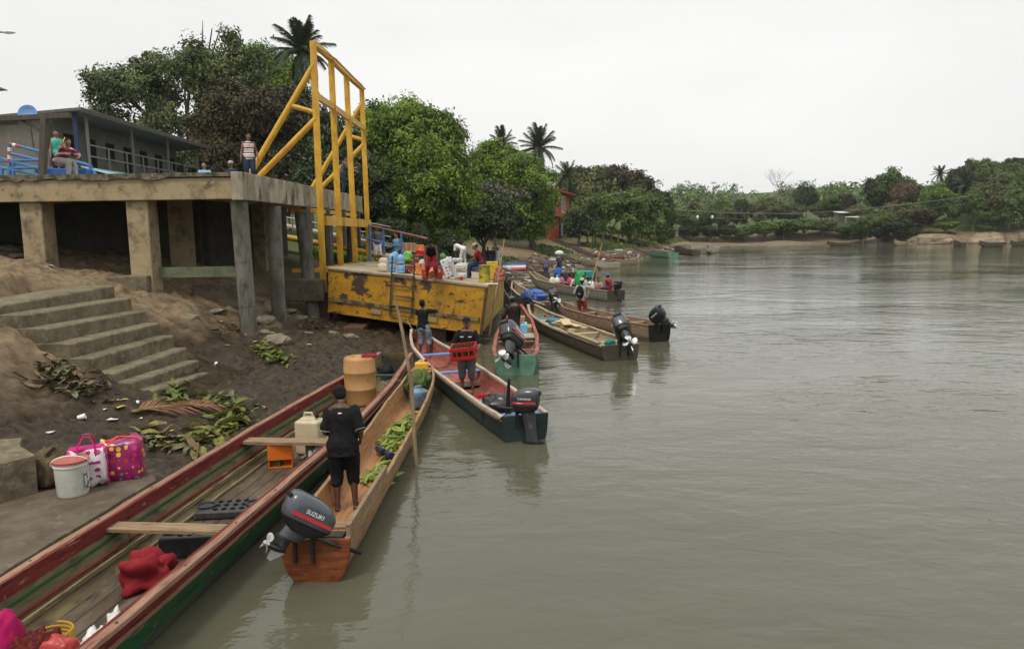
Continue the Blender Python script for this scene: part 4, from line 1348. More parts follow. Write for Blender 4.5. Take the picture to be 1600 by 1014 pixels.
_far = [
    # px, top, base, Y, width px, kind, variant, label
    (1068, 325, 378, 158, 40, 'mid', 0, None), (1085, 318, 376, 168, 48, 'olive', 1, None), (1100, 322, 374, 162, 40, 'mid', 2, None), (1122, 312, 374, 172, 46, 'mid', 1, None), (1135, 322, 373, 166, 38, 'olive', 0, None),
    (1157, 308, 372, 170, 30, 'dark', 2, 'dark pointed tree at the middle of the far bank'), (1185, 312, 370, 176, 50, 'olive', 2, None), (1205, 306, 370, 178, 46, 'mid', 0, None), (1235, 318, 368, 180, 50, 'olive', 1, None),
    (1260, 292, 340, 195, 44, 'dark', 1, 'dark round tree standing above the far bank skyline'), (1282, 315, 365, 180, 46, 'olive', 0, None), (1300, 303, 360, 178, 44, 'mid', 2, None), (1318, 305, 360, 176, 36, 'brown', 1, None),
    (1345, 318, 362, 165, 40, 'olive', 2, None), (1375, 268, 350, 172, 60, 'dark', 0, None), (1395, 264, 345, 170, 66, 'mid', 1, 'tall dark tree highest on the hill of the right bank'), (1415, 280, 345, 164, 50, 'red', 2, 'reddish brown tree on the right bank hill'), (1432, 290, 350, 160, 50, 'brown', 0, None),
    (1460, 288, 350, 152, 56, 'bright', 1, 'bright green tree at the middle of the right bank'), (1480, 300, 355, 150, 46, 'bright', 2, None), (1500, 256, 345, 165, 50, 'dark', 0, None), (1530, 250, 345, 165, 60, 'olive', 1, None), (1548, 250, 345, 160, 60, 'mid', 2, None),
    (1540, 282, 360, 146, 70, 'olive', 0, None), (1575, 258, 350, 152, 70, 'mid', 1, None), (1605, 255, 355, 150, 80, 'mid', 0, None), (1575, 285, 372, 138, 70, 'olive', 2, None), (1600, 275, 372, 134, 80, 'mid', 1, 'leafy tree reaching over the rocks at the right edge'),
    (1520, 300, 365, 142, 50, 'mid', 1, None), (1555, 320, 372, 139, 44, 'mid', 0, None), (1410, 318, 360, 152, 60, 'olive', 1, None), (1380, 325, 366, 150, 55, 'mid', 0, None), (1350, 335, 372, 150, 44, 'mid', 2, None), (1400, 338, 372, 147, 60, 'dark', 2, None),
    (1440, 325, 366, 146, 50, 'brown', 1, None), (1476, 345, 372, 143, 40, 'bright', 0, None), (1580, 245, 330, 200, 40, 'dark', 2, 'hazy dark tree on the crest at the upper right'), (1635, 262, 372, 140, 90, 'mid', 2, None),
    (1490, 262, 340, 172, 40, 'dark', 2, None), (1562, 266, 350, 150, 60, 'olive', 0, None), (1448, 312, 350, 156, 50, 'olive', 2, None),
]
KW = {'mid': 'mid green', 'olive': 'olive green', 'dark': 'dark green', 'brown': 'brownish', 'bright': 'bright green', 'red': 'reddish'}
_cnt = {}
_lab = {}
for q in sorted(range(len(_far)), key=lambda i_: _far[i_][0]):
    f_ = _far[q]
    if f_[7] is None:
        zn = 'far bank' if f_[0] < 1340 else 'right bank slope'
        kk = (zn, f_[5])
        _cnt[kk] = _cnt.get(kk, 0) + 1
        _lab[q] = '%s leafy tree, %s of its colour from the left on the %s' % (KW[f_[5]], ORD[_cnt[kk] - 1], zn)
for q, (px, a, b, Y, w_, kd, i, lb) in enumerate(_far):
    lb = lb or _lab[q]
    far_tree(px, a, b, Y, w_, kd, i, lb,
             'trees along the far bank' if px < 1340 else 'trees on the right bank slope')
# riverside bushes of the far bank
for k, (px, a, b, Y, w_, kd) in enumerate(((1165, 352, 379, 160, 40, 'mid'), (1195, 346, 379, 160, 50, 'bright'), (1225, 342, 379, 161, 50, 'mid'), (1255, 340, 379, 162, 56, 'mid'), (1285, 343, 379, 162, 46, 'olive'), (1075, 352, 378, 157, 40, 'dark'), (1110, 350, 376, 158, 40, 'dark'),
                                          (1320, 352, 378, 160, 40, 'mid'), (1345, 356, 376, 152, 34, 'mid'), (1372, 352, 376, 149, 44, 'dark'), (1140, 352, 377, 160, 36, 'dark'))):
    far_tree(px, a, b, Y, w_, kd, k % 3, 'low bush along the far waterside, %s in the row from the left' % ORD[sorted((1165, 1195, 1225, 1255, 1285, 1075, 1110, 1320, 1345, 1372, 1140)).index(px)], 'bushes along the far waterside', 'bush')
for k, (px, a, b, Y, w_, kd) in enumerate(((610, 335, 388, 46, 60, 'dark'), (655, 350, 392, 44, 40, 'dark'), (700, 355, 390, 48, 50, 'dark'), (575, 320, 380, 50, 60, 'dark'), )):
    far_tree(px, a, b, Y, w_, kd, k % 3, 'dark bush under the great mango tree, %s from the left' % ORD[sorted((610, 655, 700, 575)).index(px)], 'bushes under the mango tree', 'bush')

for k, (px, a, b, Y, w_, kd) in enumerate(((300, 225, 300, 52, 80, 'dark'), (345, 228, 300, 50, 80, 'brown'), (395, 232, 300, 52, 80, 'dark'), (250, 232, 300, 58, 80, 'dark'), (450, 235, 300, 50, 90, 'brown'))):
    far_tree(px, a, b, Y, w_, kd, k % 3, 'dark bush behind the platform, %s from the left' % ORD[sorted((300, 345, 395, 250, 450)).index(px)], 'bushes behind the platform', 'bush')
# --- bare tree on the far bank
def bare(label, px, a, b, Y, spread, name='bare_tree', depth_=5):
    g = random.Random(int(px))
    base = atY(px, b, Y)
    base.z = gz(base.x, Y)
    top = atY(px, a, Y)
    h = top.z - base.z
    t = thing(name, label, 'tree', base)
    mb = MB()
    def grow(p, d, ln, r, lv):
        e = p + d * ln
        mb.tube([p, p.lerp(e, .5) + Vector((g.uniform(-.1, .1), 0, .05)) * ln * .3, e], [r, r * .8, r * .6], 5)
        if lv == 0: return
        for _ in range(3 if lv > 1 else 2):
            nd_ = (d + Vector((g.uniform(-spread, spread), g.uniform(-spread, spread), g.uniform(-.1, .35)))).normalized()
            grow(e, nd_, ln * g.uniform(.6, .8), r * .55, lv - 1)
    grow(Vector((0, 0, -.3)), Vector((0, 0, 1)), h * .42, h * .016, depth_)
    mb.build('branch_work', m_bark2, t, smooth=True)
    return t
bare('pale leafless tree standing above the far bank', 1222, 280, 372, 186, .8)
bare('small pale leafless tree low on the far bank', 1170, 325, 376, 165, .8, depth_=4)

# --- far wooded hills: one mass
_hl = []
for k in range(150):
    px = random.uniform(-60, 1660)
    Y = random.uniform(260, 560)
    x = atY(px, 340, Y).x
    _hl.append((x, Y, gz(x, Y) + random.uniform(1, 5), random.uniform(7, 13), random.uniform(7, 13), random.uniform(4, 8)))
o = place('distant_wood', leaves_mesh('distant_wood', _hl, 48000, 1.3, LM['mid'], 2.6, .2, 999))
_props(o, 'hazy wooded hills far beyond the river bend', None, None, 'stuff')

# --- grass on the bank
def grass(name, label, spots, n, h, mat, rs, wd=.035):
    g = np.random.default_rng(rs)
    P_ = []
    per = n // len(spots)
    for (cx, cy, rx, ry) in spots:
        a = g.random(per) * 2 * math.pi
        r = np.sqrt(g.random(per))
        P_.append(np.stack([cx + np.cos(a) * r * rx, cy + np.sin(a) * r * ry], 1))
    P_ = np.concatenate(P_)
    z = ground(P_[:, 0], P_[:, 1])
    m_ = z > .9
    P_, z = P_[m_], z[m_]
    k = len(P_)
    hh = h * (.5 + .8 * g.random(k))
    az = g.random(k) * 2 * math.pi
    ln = .45 * g.random(k)
    base = np.stack([P_[:, 0], P_[:, 1], z - .05], 1)
    sd = np.stack([np.cos(az + 1.57), np.sin(az + 1.57), 0 * az], 1) * wd
    d = np.stack([np.cos(az) * ln, np.sin(az) * ln, 1 - ln * .4], 1)
    mid = base + d * hh[:, None] * .55
    tip = base + (d + np.stack([np.cos(az) * ln, np.sin(az) * ln, -ln], 1)) * hh[:, None]
    v = np.stack([base - sd, base + sd, mid + sd * .8, tip, mid - sd * .8], 1).reshape(-1, 3)
    me = bpy.data.meshes.new(name)
    i0 = np.arange(k) * 5
    me = np_mesh(name, v, np.stack([i0, i0 + 1, i0 + 2, i0 + 4], 1), mat)
    o = place(name, me)
    _props(o, label, None, None, 'stuff')
    return o
grass('tall_grass', 'tall green grass on the slope behind the barge', [(-5.5, 44, 2.6, 5), (-4.0, 48, 3, 4), (-8.5, 43, 3.5, 4.5), (-3.2, 43, 1.8, 3)], 42000, .75, LM['bright'], 5, .03)
grass('bank_grass', 'patchy green grass along the near bank', [(1.0, 62, 3.5, 7), (-2, 58, 4, 6), (6, 82, 4, 5), (13, 95, 4, 5), (17, 104, 5, 6), (24, 118, 5, 5), (30, 135, 5, 6), (-4, 55, 2, 5), (35, 148, 5, 6)], 32000, .6, LM['mid'], 6, .05)
# ================================================================== BOATS
def wood(name, c, c2, dark, th=.6, rough=.8, st=(9, .7, 9), chip=None):
    return M(name, c, [(c2, 2.0, .52, .14), (dark, 4.0, th, .06)] + ([(chip, 3.0, .635, .02)] if chip else []), rough=rough, bump=(.35, 9), stretch=st, vary=.18, vscale=6)
m_rimA = wood('worn_pink_rim', (.22, .115, .08), (.30, .185, .125), (.12, .045, .035))
m_redA = wood('worn_red_plank', (.120, .017, .016), (.165, .034, .026), (.05, .013, .010), .60, chip=(.24, .15, .095), st=(5, .8, 5))
m_grnA = wood('worn_green_plank', (.016, .105, .032), (.018, .045, .022), (.06, .06, .035), .58, chip=(.17, .13, .08), st=(5, .8, 5))
m_oliA = M('olive_lining', (.15, .122, .062), [((.09, .075, .042), 1.5, .52, .14), ((.04, .032, .02), 3.0, .60, .08)], rough=.8, bump=(.3, 9), stretch=(2.5, .8, 2.5), vary=.2, vscale=5)
m_creA = wood('cream_stringer', (.27, .22, .115), (.15, .115, .06), (.10, .075, .045), .56)
m_floA = M('wet_floor_boards', (.092, .068, .046), [((.155, .125, .09), 1.6, .56, .10), ((.038, .029, .02), 2.4, .57, .10)], rough=.6, bump=(.3, 9), stretch=(3, .8, 3), vary=.15)
m_gryA = wood('grey_bottom_plank', (.10, .10, .085), (.06, .06, .05), (.03, .03, .025))
m_thw = wood('weathered_thwart', (.20, .135, .078), (.28, .20, .125), (.09, .06, .04), .6, .8, (1.0, 9, 9))
m_dug = wood('fresh_cut_wood', (.31, .150, .062), (.40, .225, .11), (.15, .072, .036), .60, .7)
m_dugo = wood('dugout_outside', (.31, .20, .105), (.22, .135, .07), (.10, .06, .036), .60, .75)
m_dugs = M('stern_red_brown', (.145, .040, .015), [((.23, .085, .035), 3, .58, .1), ((.08, .03, .018), 4, .62, .06)], rough=.65, bump=(.3, 9), stretch=(1, 1, 4))
m_dgrn = M('dark_green_hull', (.016, .038, .036), [((.008, .016, .018), 2, .55, .12), ((.06, .07, .06), 5, .66, .04)], rough=.5, bump=(.15, 10), stretch=(1, .4, 1))
m_wht = M('chalky_white_rail', (.42, .38, .31), [((.32, .25, .18), 3, .55, .1), ((.17, .10, .07), 5, .62, .05)], rough=.75, bump=(.2, 12), stretch=(4, .6, 4))
m_redC = M('faded_red_lining', (.255, .070, .055), [((.33, .14, .10), 2.2, .55, .12), ((.12, .05, .04), 4, .61, .07)], rough=.75, bump=(.25, 10), stretch=(4, .6, 4))
m_bluC = M('blue_thwart_paint', (.10, .20, .44), [((.18, .27, .45), 4, .57, .1)], rough=.6, stretch=(.8, 5, 5))
m_grnD = M('sea_green_hull', (.115, .245, .175), [((.07, .15, .105), 2, .56, .12), ((.20, .28, .22), 4, .64, .05)], rough=.55, bump=(.15, 10), stretch=(1, .5, 1))
m_rimD = M('salmon_rail', (.23, .070, .046), [((.33, .145, .10), 3, .56, .1)], rough=.65, stretch=(3, .6, 3))
m_linD = wood('grey_brown_lining', (.15, .115, .085), (.20, .16, .125), (.07, .05, .04))
m_gwd = wood('grey_weathered_wood', (.27, .215, .14), (.36, .30, .21), (.10, .08, .055), .58)
m_gwd2 = wood('dark_wet_wood', (.06, .05, .038), (.10, .085, .062), (.025, .02, .016), .58, .6)
m_gwd3 = wood('brown_plank_wood', (.23, .145, .10), (.31, .22, .155), (.08, .045, .03), .57)
m_new = wood('new_sawn_wood', (.48, .36, .20), (.55, .43, .27), (.32, .22, .12), .66, .75)

def lerp_tab(tab, t):
    return float(np.interp(t, [a for a, b in tab], [b for a, b in tab]))

SEC = [(1.0, 1.0), (.985, .72), (.95, .46), (.88, .24), (.72, .07), (.42, .0)]
def boat(name, label, stern, bow, hw, sheer, keel, th=.045, floor=.05, m_out=None, m_in=None, m_top=None, m_tran=None, rail=None, group=None, N=28, tran_h=0.0, sec=SEC, sec_in=None, cat='boat', belt=None):
    """stern/bow: plan points; local frame: origin at the stern on the water, Y to the bow"""
    s, b = Vector((stern[0], stern[1], 0)), Vector((bow[0], bow[1], 0))
    d = b - s
    L = d.length
    rz = math.atan2(-d.x, d.y)
    t = thing(name, label, cat, s, rz, group)
    t_hw = lambda u: lerp_tab(hw, u)
    t_sh = lambda u: lerp_tab(sheer, u)
    t_ke = lambda u: lerp_tab(keel, u)
    us = [i / N for i in range(N + 1)]
    # smooth the tables a little
    def sm(f, u): return (f(max(0, u - .03)) + 2 * f(u) + f(min(1, u + .03))) / 4
    out, inn = [], []
    for u in us:
        w_, z1, z0 = sm(t_hw, u), sm(t_sh, u), sm(t_ke, u)
        y = u * L
        ro = [Vector((w_ * a, y, z0 + (z1 - z0) * c)) for a, c in sec]
        wi = max(.012, w_ - th)
        fz = max(floor, z0 + .05)
        fz = min(fz, z1 - .03)
        ri = [Vector((wi * a, y, fz + (z1 + .002 - fz) * c)) for a, c in (sec_in or sec)]
        mir = lambda r: [Vector((-p.x, p.y, p.z)) for p in reversed(r)]
        out.append(ro + mir(ro))
        inn.append(ri + mir(ri))
    mb = MB()
    n = len(out[0])
    mb.loft(out, closed=False)
    mb.add(out[-1], [tuple(range(n))])
    mb.add(out[0], [tuple(reversed(range(n)))])
    mb.build('hull', m_out, t, smooth=True, angle=.9)
    mb = MB()
    mb.loft([list(reversed(r)) for r in inn], closed=False)
    mb.add(inn[-1], [tuple(reversed(range(n)))])
    mb.add(inn[0], [tuple(range(n))])
    mb.build('lining', m_in, t, smooth=True, angle=.9)
    # gunwales, one each side
    rw, rh, ro_ = rail or (th + .03, .05, .015)
    for sg in (1, -1):
        rings = []
        for k, u in enumerate(us):
            w_, z1 = sm(t_hw, u), sm(t_sh, u)
            y = u * L
            j = .006 * math.sin(k * 2.1 + sg)
            x0, x1 = max(.0, w_ + ro_ - rw), w_ + ro_
            rings.append([Vector((sg * x1, y, z1 - rh + .01)), Vector((sg * x1, y, z1 + .014 + j)), Vector((sg * x0, y, z1 + .014 + j)), Vector((sg * x0, y, z1 - rh + .01))])
        mb = MB().loft(rings)
        mb.build('gunwale', m_top, t, bevel=.006, seg=1)
        if belt:
            for (c0, c1, off, mt, nm) in belt:
                rings = []
                for u in us:
                    w_, z1, z0 = sm(t_hw, u), sm(t_sh, u), sm(t_ke, u)
                    def pt(c):
                        a = np.interp(c, [q for p_, q in reversed(sec)], [p_ for p_, q in reversed(sec)])
                        return Vector((sg * (w_ * float(a) + off), u * L, z0 + (z1 - z0) * c))
                    p0, p1 = pt(c0), pt(c1)
                    rings.append([p0, p1, p1 + Vector((-sg * (off + .01), 0, 0)), p0 + Vector((-sg * (off + .01), 0, 0))])
                MB().loft(rings).build(nm, mt, t)
    # transom board
    w_, z1, z0 = sm(t_hw, 0), sm(t_sh, 0) + tran_h, sm(t_ke, 0)
    if m_tran:
        pr = [Vector((w_ * a + .012 * (a > .5), 0, z0 - .01 + (z1 + .02 - z0) * c)) for a, c in sec]
        pr = pr + [Vector((-p.x, p.y, p.z)) for p in reversed(pr)]
        MB().loft([[p + Vector((0, -.035, 0)) for p in pr], [p + Vector((0, .03, 0)) for p in pr]]).build('transom', m_tran, t, bevel=.008)
    t_info = dict(t=t, L=L, hw=lambda u: sm(t_hw, u), sh=lambda u: sm(t_sh, u), ke=lambda u: sm(t_ke, u), floor=floor, th=th, sec=sec_in or sec)
    return t_info

def thwart(bt, y, mat, wd=.2, thick=.035, z=None, name='thwart', over=.0):
    u = y / bt['L']
    w_ = bt['hw'](u) - bt['th'] * .4 + over
    z = bt['sh'](u) - .07 if z is None else z
    return MB().box((0, y, z), (2 * w_, wd, thick)).build(name, mat, bt['t'], bevel=.006)

def rib(bt, y, mat, wd=.05, name='rib'):
    u = y / bt['L']
    w_, z1, f = bt['hw'](u) - bt['th'], bt['sh'](u) - .06, max(bt['floor'], bt['ke'](u) + .05)
    for sg in (1, -1):
        pts = [Vector((sg * (w_ * a - .012), y, f + (z1 - f) * c)) for a, c in (bt['sec'][0], bt['sec'][1], bt['sec'][2], bt['sec'][3], bt['sec'][4])]
        MB().tube(pts, .022, 4).build(name, mat, bt['t'])

def stringer(bt, y0, y1, c, mat, h=.06, name='stringer', sides=(1, -1), inset=.012):
    for sg in sides:
        rings = []
        for k in range(15):
            y = y0 + (y1 - y0) * k / 14
            u = y / bt['L']
            w_, z1, f = bt['hw'](u) - bt['th'], bt['sh'](u), max(bt['floor'], bt['ke'](u) + .05)
            sc_ = bt['sec']
            a = float(np.interp(c, [q for p_, q in reversed(sc_)], [p_ for p_, q in reversed(sc_)]))
            x = sg * (w_ * a - inset)
            z = f + (z1 - f) * c
            rings.append([Vector((x + sg * .02, y, z - h / 2)), Vector((x + sg * .02, y, z + h / 2)), Vector((x - sg * .012, y, z + h / 2)), Vector((x - sg * .012, y, z - h / 2))])
        MB().loft(rings).build(name, mat, bt['t'])

def floor_board(bt, x, y0, y1, mat, wd=.18, z=None, name='floor_board', sk=0.0):
    z = (bt['floor'] + .015) if z is None else z
    MB().bar((x, y0, z), (x + sk, y1, z + .003), wd, .02).build(name, mat, bt['t'], bevel=.004, seg=1)

BO = {}
# --- A: long red and green boat drawn up against the slab
A = boat('longboat', 'long red and green wooden boat nearest the slab, cream stringers inside', (-4.25, 3.2), (-2.88, 17.9),
         [(0, .74), (.22, .80), (.58, .82), (.77, .69), (.9, .54), (1, .40)], [(0, .58), (.6, .56), (.85, .60), (1, .76)], [(0, -.12), (.8, -.12), (.93, .02), (1, .22)], sec=[(1.0, 1.0), (.94, .72), (.87, .44), (.78, .18), (.66, .04), (.4, .0)],
         th=.05, floor=.02, m_out=m_gryA, m_in=m_oliA, m_top=m_rimA, m_tran=m_redA, rail=(.09, .05, .03),
         belt=[(.78, .985, .018, m_redA, 'red_strake'), (.36, .76, .010, m_grnA, 'green_strake'), (.755, .80, .045, m_rimA, 'rub_strake')])
BO['A'] = A
stringer(A, .3, 13.4, .87, m_redA, .16, 'red_lining_plank')
stringer(A, .3, 13.4, .62, m_grnA, .022, 'green_line', inset=.010)
stringer(A, .3, 13.0, .40, m_redA, .022, 'red_line', inset=.018)
stringer(A, 2.6, 12.4, .28, m_creA, .05, 'cream_stringer', inset=.022)
stringer(A, 5.0, 12.0, .09, m_creA, .035, 'cream_stringer', inset=.03)
for y in (1.6, 3.1, 4.9, 6.9, 8.8, 10.8, 12.4):
    rib(A, y, m_oliA)
for k, x in enumerate((-.40, -.20, .0, .20, .40)):
    floor_board(A, x, .6 + .2 * k, 12.4 - .3 * abs(k - 2), m_floA, .19)
floor_board(A, .26, 4.5, 8.2, m_creA, .05, .075, 'floor_lath', .05)
floor_board(A, .02, 8.4, 11.2, m_creA, .05, .075, 'floor_lath', .05)
thwart(A, 4.68, m_thw, .22, .045, .46)
b_th = thwart(A, 8.05, m_thw, .26, .05, .47, 'bench_plank')
for x in (-.22, .32):
    MB().box((x, 8.05, .25), (.12, .10, .40)).build('bench_leg', m_gwd2, A['t'])
thwart(A, 13.2, m_grnA, .14, .03, .50)
for k in range(12):
    u = .1 + k * .07
    for sg in (1, -1):
        MB().lathe([(.012, 0), (.014, .006), (.004, .010)], 8, (sg * (A['hw'](u) - .012), u * A['L'], A['sh'](u) + .016)).build('nail_head', m_dsteel, A['t'])

# --- B: fresh cut dugout with plantains
B = boat('dugout_canoe', 'fresh cut orange wood dugout loaded with green plantains', (-2.13, 7.5), (-2.02, 16.7),
         [(0, .36), (.08, .38), (.4, .40), (.7, .40), (.88, .35), (.96, .26), (1, .16)], [(0, .46), (.5, .43), (.85, .50), (1, .66)], [(0, -.16), (.8, -.14), (.93, .06), (1, .38)], sec=[(1.0, 1.0), (.985, .8), (.93, .6), (.82, .42), (.62, .26), (.25, .04)], sec_in=SEC,
         th=.05, floor=.05, m_out=m_dugo, m_in=m_dug, m_top=m_dugo, m_tran=m_dugs, rail=(.055, .03, .004))
BO['B'] = B
MB().bar((B['hw'](.03) - .02, .03, .53), (B['hw'](.22) - .02, 2.1, .50), .05, .16).build('wash_board', m_thw, B['t'], bevel=.008)
thwart(B, .62, m_thw, .16, .035, .36)
MB().box((0, 8.85, .60), (.40, .5, .035)).build('bow_deck', m_dug, B['t'], bevel=.01)
MB().box((.1, .14, .30), (.36, .16, .34)).build('motor_pad', m_gwd2, B['t'], bevel=.01)

# --- C: dark green boat with faded red inside
Cc = boat('green_skiff', 'dark green wooden boat with white rails, faded red inside and blue thwarts', (.20, 12.72), (-2.95, 22.1),
          [(0, .42), (.1, .50), (.5, .58), (.8, .46), (.93, .28), (1, .10)], [(0, .46), (.5, .47), (.85, .56), (1, .78)], [(0, -.12), (.75, -.12), (.92, .06), (1, .36)],
          th=.045, floor=.05, m_out=m_dgrn, m_in=m_redC, m_top=m_wht, m_tran=m_dgrn, rail=(.075, .05, .025), belt=[(.86, .93, .03, m_rimA, 'rub_strake')])
BO['C'] = Cc
for y in (.35, 1.55, 4.7, 7.0):
    thwart(Cc, y, m_bluC, .20, .035)
thwart(Cc, 4.5, m_gwd2, .55, .02, .12, 'floor_panel', -.12)
for y in (2.6, 3.7, 6.2, 7.0, 8.6):
    rib(Cc, y, m_redC)

# --- D: sea green boat
D = boat('sea_green_boat', 'sea green wooden boat with salmon rails moored end on beside the barge', (.07, 18.68), (.24, 27.6),
         [(0, .52), (.08, .60), (.4, .64), (.75, .52), (.92, .30), (1, .10)], [(0, .52), (.6, .54), (.88, .68), (1, .95)], [(0, -.12), (.75, -.12), (.92, .06), (1, .45)],
         th=.05, floor=.05, m_out=m_grnD, m_in=m_linD, m_top=m_rimD, m_tran=m_grnD, rail=(.10, .06, .03))
BO['D'] = D
for y in (1.2, 2.7):
    thwart(D, y, m_rimD, .14, .03)
for y in (4.0, 4.35, 4.7):
    thwart(D, y, M('grey_green_board', (.30, .32, .26), vary=.2, rough=.7), .28, .03, .40, 'seat_board')
thwart(D, 6.2, m_new, .5, .03, .48, 'seat_board')
MB().box((.08, 2.0, .24), (.12, 1.5, .30)).build('centre_post', m_rimD, D['t'])

# --- E: grey wood boat with planks
E = boat('plank_boat', 'grey weathered boat carrying a stack of new planks, motor tilted at its stern', (3.06, 20.6), (.78, 28.9),
         [(0, .55), (.1, .60), (.5, .64), (.8, .52), (.94, .30), (1, .14)], [(0, .44), (.6, .46), (.88, .58), (1, .8)], [(0, -.12), (.75, -.12), (.93, .06), (1, .4)],
         th=.05, floor=.05, m_out=m_gwd2, m_in=m_gwd, m_top=m_gwd, m_tran=m_gwd2, rail=(.11, .05, .03))
BO['E'] = E
for y in (1.1, 3.0, 6.3):
    thwart(E, y, m_new, .12, .03)
for y in (2.0, 4.2, 5.3, 7.2):
    rib(E, y, m_gwd)
MB().bar((-.56, .2, .50), (-.60, 2.6, .51), .14, .05).build('side_deck', m_gwd, E['t'], bevel=.01)

# --- F: brown plank boat
Fb = boat('brown_canoe', 'long brown plank canoe with black stern lying right of the plank boat', (4.85, 24.0), (2.15, 31.0),
          [(0, .40), (.15, .48), (.6, .5), (.88, .36), (1, .14)], [(0, .56), (.5, .50), (.9, .52), (1, .66)], [(0, -.10), (.8, -.10), (.95, .06), (1, .3)],
          th=.045, floor=.05, m_out=m_gwd3, m_in=m_gwd3, m_top=m_gwd3, m_tran=M('black_stern', (.014, .014, .014), vary=.3, rough=.6), rail=(.07, .04, .02),
          belt=[(.03, .3, .006, m_redA, 'red_bottom_strake')])
BO['F'] = Fb
for y in (1.6, 3.4, 5.2):
    thwart(Fb, y, m_gwd, .14, .03)

# --- H: boat with blue tarpaulin
Hh = boat('tarp_canoe', 'dark canoe with pale rails and a blue tarpaulin behind the plank boat', (1.85, 32.0), (.10, 41.0),
          [(0, .42), (.15, .50), (.6, .5), (.88, .34), (1, .10)], [(0, .46), (.6, .48), (.9, .62), (1, .85)], [(0, -.10), (.8, -.10), (.95, .06), (1, .4)],
          th=.045, floor=.05, m_out=m_gwd2, m_in=m_gwd, m_top=m_gwd, m_tran=m_gwd2, rail=(.10, .05, .03))
BO['H'] = Hh
thwart(Hh, 2.0, m_gwd, .14, .03)

# --- G: passenger canoe
G = boat('passenger_canoe', 'long grey canoe full of passengers out on the water', (5.35, 37.6), (1.35, 48.2),
         [(0, .50), (.1, .55), (.6, .52), (.88, .36), (1, .16)], [(0, .58), (.4, .50), (.85, .60), (1, 1.0)], [(0, -.12), (.75, -.12), (.92, .10), (1, .6)],
         th=.05, floor=.05, m_out=wood('pale_grey_hull', (.17, .16, .13), (.24, .225, .19), (.09, .08, .06), .6), m_in=m_gwd, m_top=m_gwd, m_tran=m_gwd2, rail=(.08, .05, .02))
BO['G'] = G
for y in (1.0, 2.4, 3.8, 5.2, 6.6):
    thwart(G, y, m_gwd, .18, .03)

# --- canoes further up the bank
def far_boat(label, stern, bow, hwid, mo, mi, mt, sh=.5, name='moored_canoe', belt=None):
    return boat(name, label, stern, bow, [(0, hwid * .8), (.2, hwid), (.7, hwid * .9), (.92, hwid * .5), (1, hwid * .2)], [(0, sh), (.6, sh * .95), (1, sh * 1.5)], [(0, -.1), (.8, -.1), (1, sh * .6)],
                th=.05, floor=.05, m_out=mo, m_in=mi, m_top=mt, m_tran=mo, N=14, group='canoes moored up the bank', belt=belt)
m_teal = M('teal_hull', (.02, .22, .22), vary=.2, rough=.5)
m_bluh = M('blue_hull', (.05, .10, .20), [((.03, .05, .08), 2, .55, .1)], rough=.6)
def W(px, py, z=.3):
    p = at(px, py, z)
    return (p.x, p.y)
I_ = far_boat('dark blue canoe with teal stern just beyond the passenger canoe', W(925, 429), W(838, 433), .5, m_gwd2, m_bluh, m_gwd2)
MB().box((0, .5, .34), (1.05, .7, .5)).build('teal_stern_box', m_teal, I_['t'], bevel=.05)
far_boat('tan canoe drawn up at the foot of the timber steps', W(938, 412), W(893, 408), .55, m_gwd, m_gwd, m_gwd, .55)
far_boat('red railed canoe moored behind the tan canoe', W(972, 406), W(930, 405), .5, m_gwd2, m_redC, M('red_canoe_rail', (.33, .06, .055), vary=.2), .6)
far_boat('pale grey canoe with white load beside the tan canoe', W(964, 414), W(932, 416), .5, m_wht, m_gwd, m_wht, .5)
far_boat('grey canoe with outboard, fourth along the bank', W(990, 408), W(962, 411), .5, m_gwd, m_gwd, m_gwd, .5)
far_boat('long green sided canoe at the river bend', W(1052, 400), W(990, 394), .8, M('green_canoe', (.10, .24, .17), vary=.25), m_gwd, m_gwd2, .7)
far_boat('brown canoe drawn up on the mud at the bend', W(1062, 390), W(1030, 384), .8, m_gwd3, m_gwd3, m_gwd3, .7)
far_boat('dark canoe lying along the far mud point', W(1088, 396), W(1055, 392), .7, m_gwd2, m_gwd2, m_gwd2, .7)
far_boat('small white and blue launch at the tip of the mud point', W(1118, 391), W(1106, 394), .7, m_wht, m_bluh, m_wht, .8)
far_boat('grey canoe resting on the bank above the waterline', W(1010, 388, 1.0), W(990, 384, 1.0), .7, m_gwd, m_gwd, m_gwd, .7)
far_boat('orange brown canoe pulled up beside the dark one', W(1075, 388), W(1042, 381), .7, m_gwd3, m_dug, m_gwd3, .7)
far_boat('low dark canoe by the far beach', W(1330, 382), W(1292, 382), .5, m_gwd2, m_gwd2, m_gwd2, .6)
far_boat('tan canoe at the foot of the right bank rocks', W(1412, 381), W(1398, 381.4), .7, m_gwd, m_gwd, m_gwd, .7)
far_boat('dark canoe moored left under the right bank rocks', W(1506, 383), W(1490, 382), .5, m_gwd2, m_gwd2, m_gwd2, .7)
far_boat('long canoe moored under the right bank rocks', W(1565, 383), W(1530, 383.5), .5, m_gwd2, m_gwd, m_bluh, .7)
far_boat('dark canoe at the far right under the trees', W(1600, 382), W(1578, 382), .5, m_gwd2, m_gwd2, m_gwd2, .7)
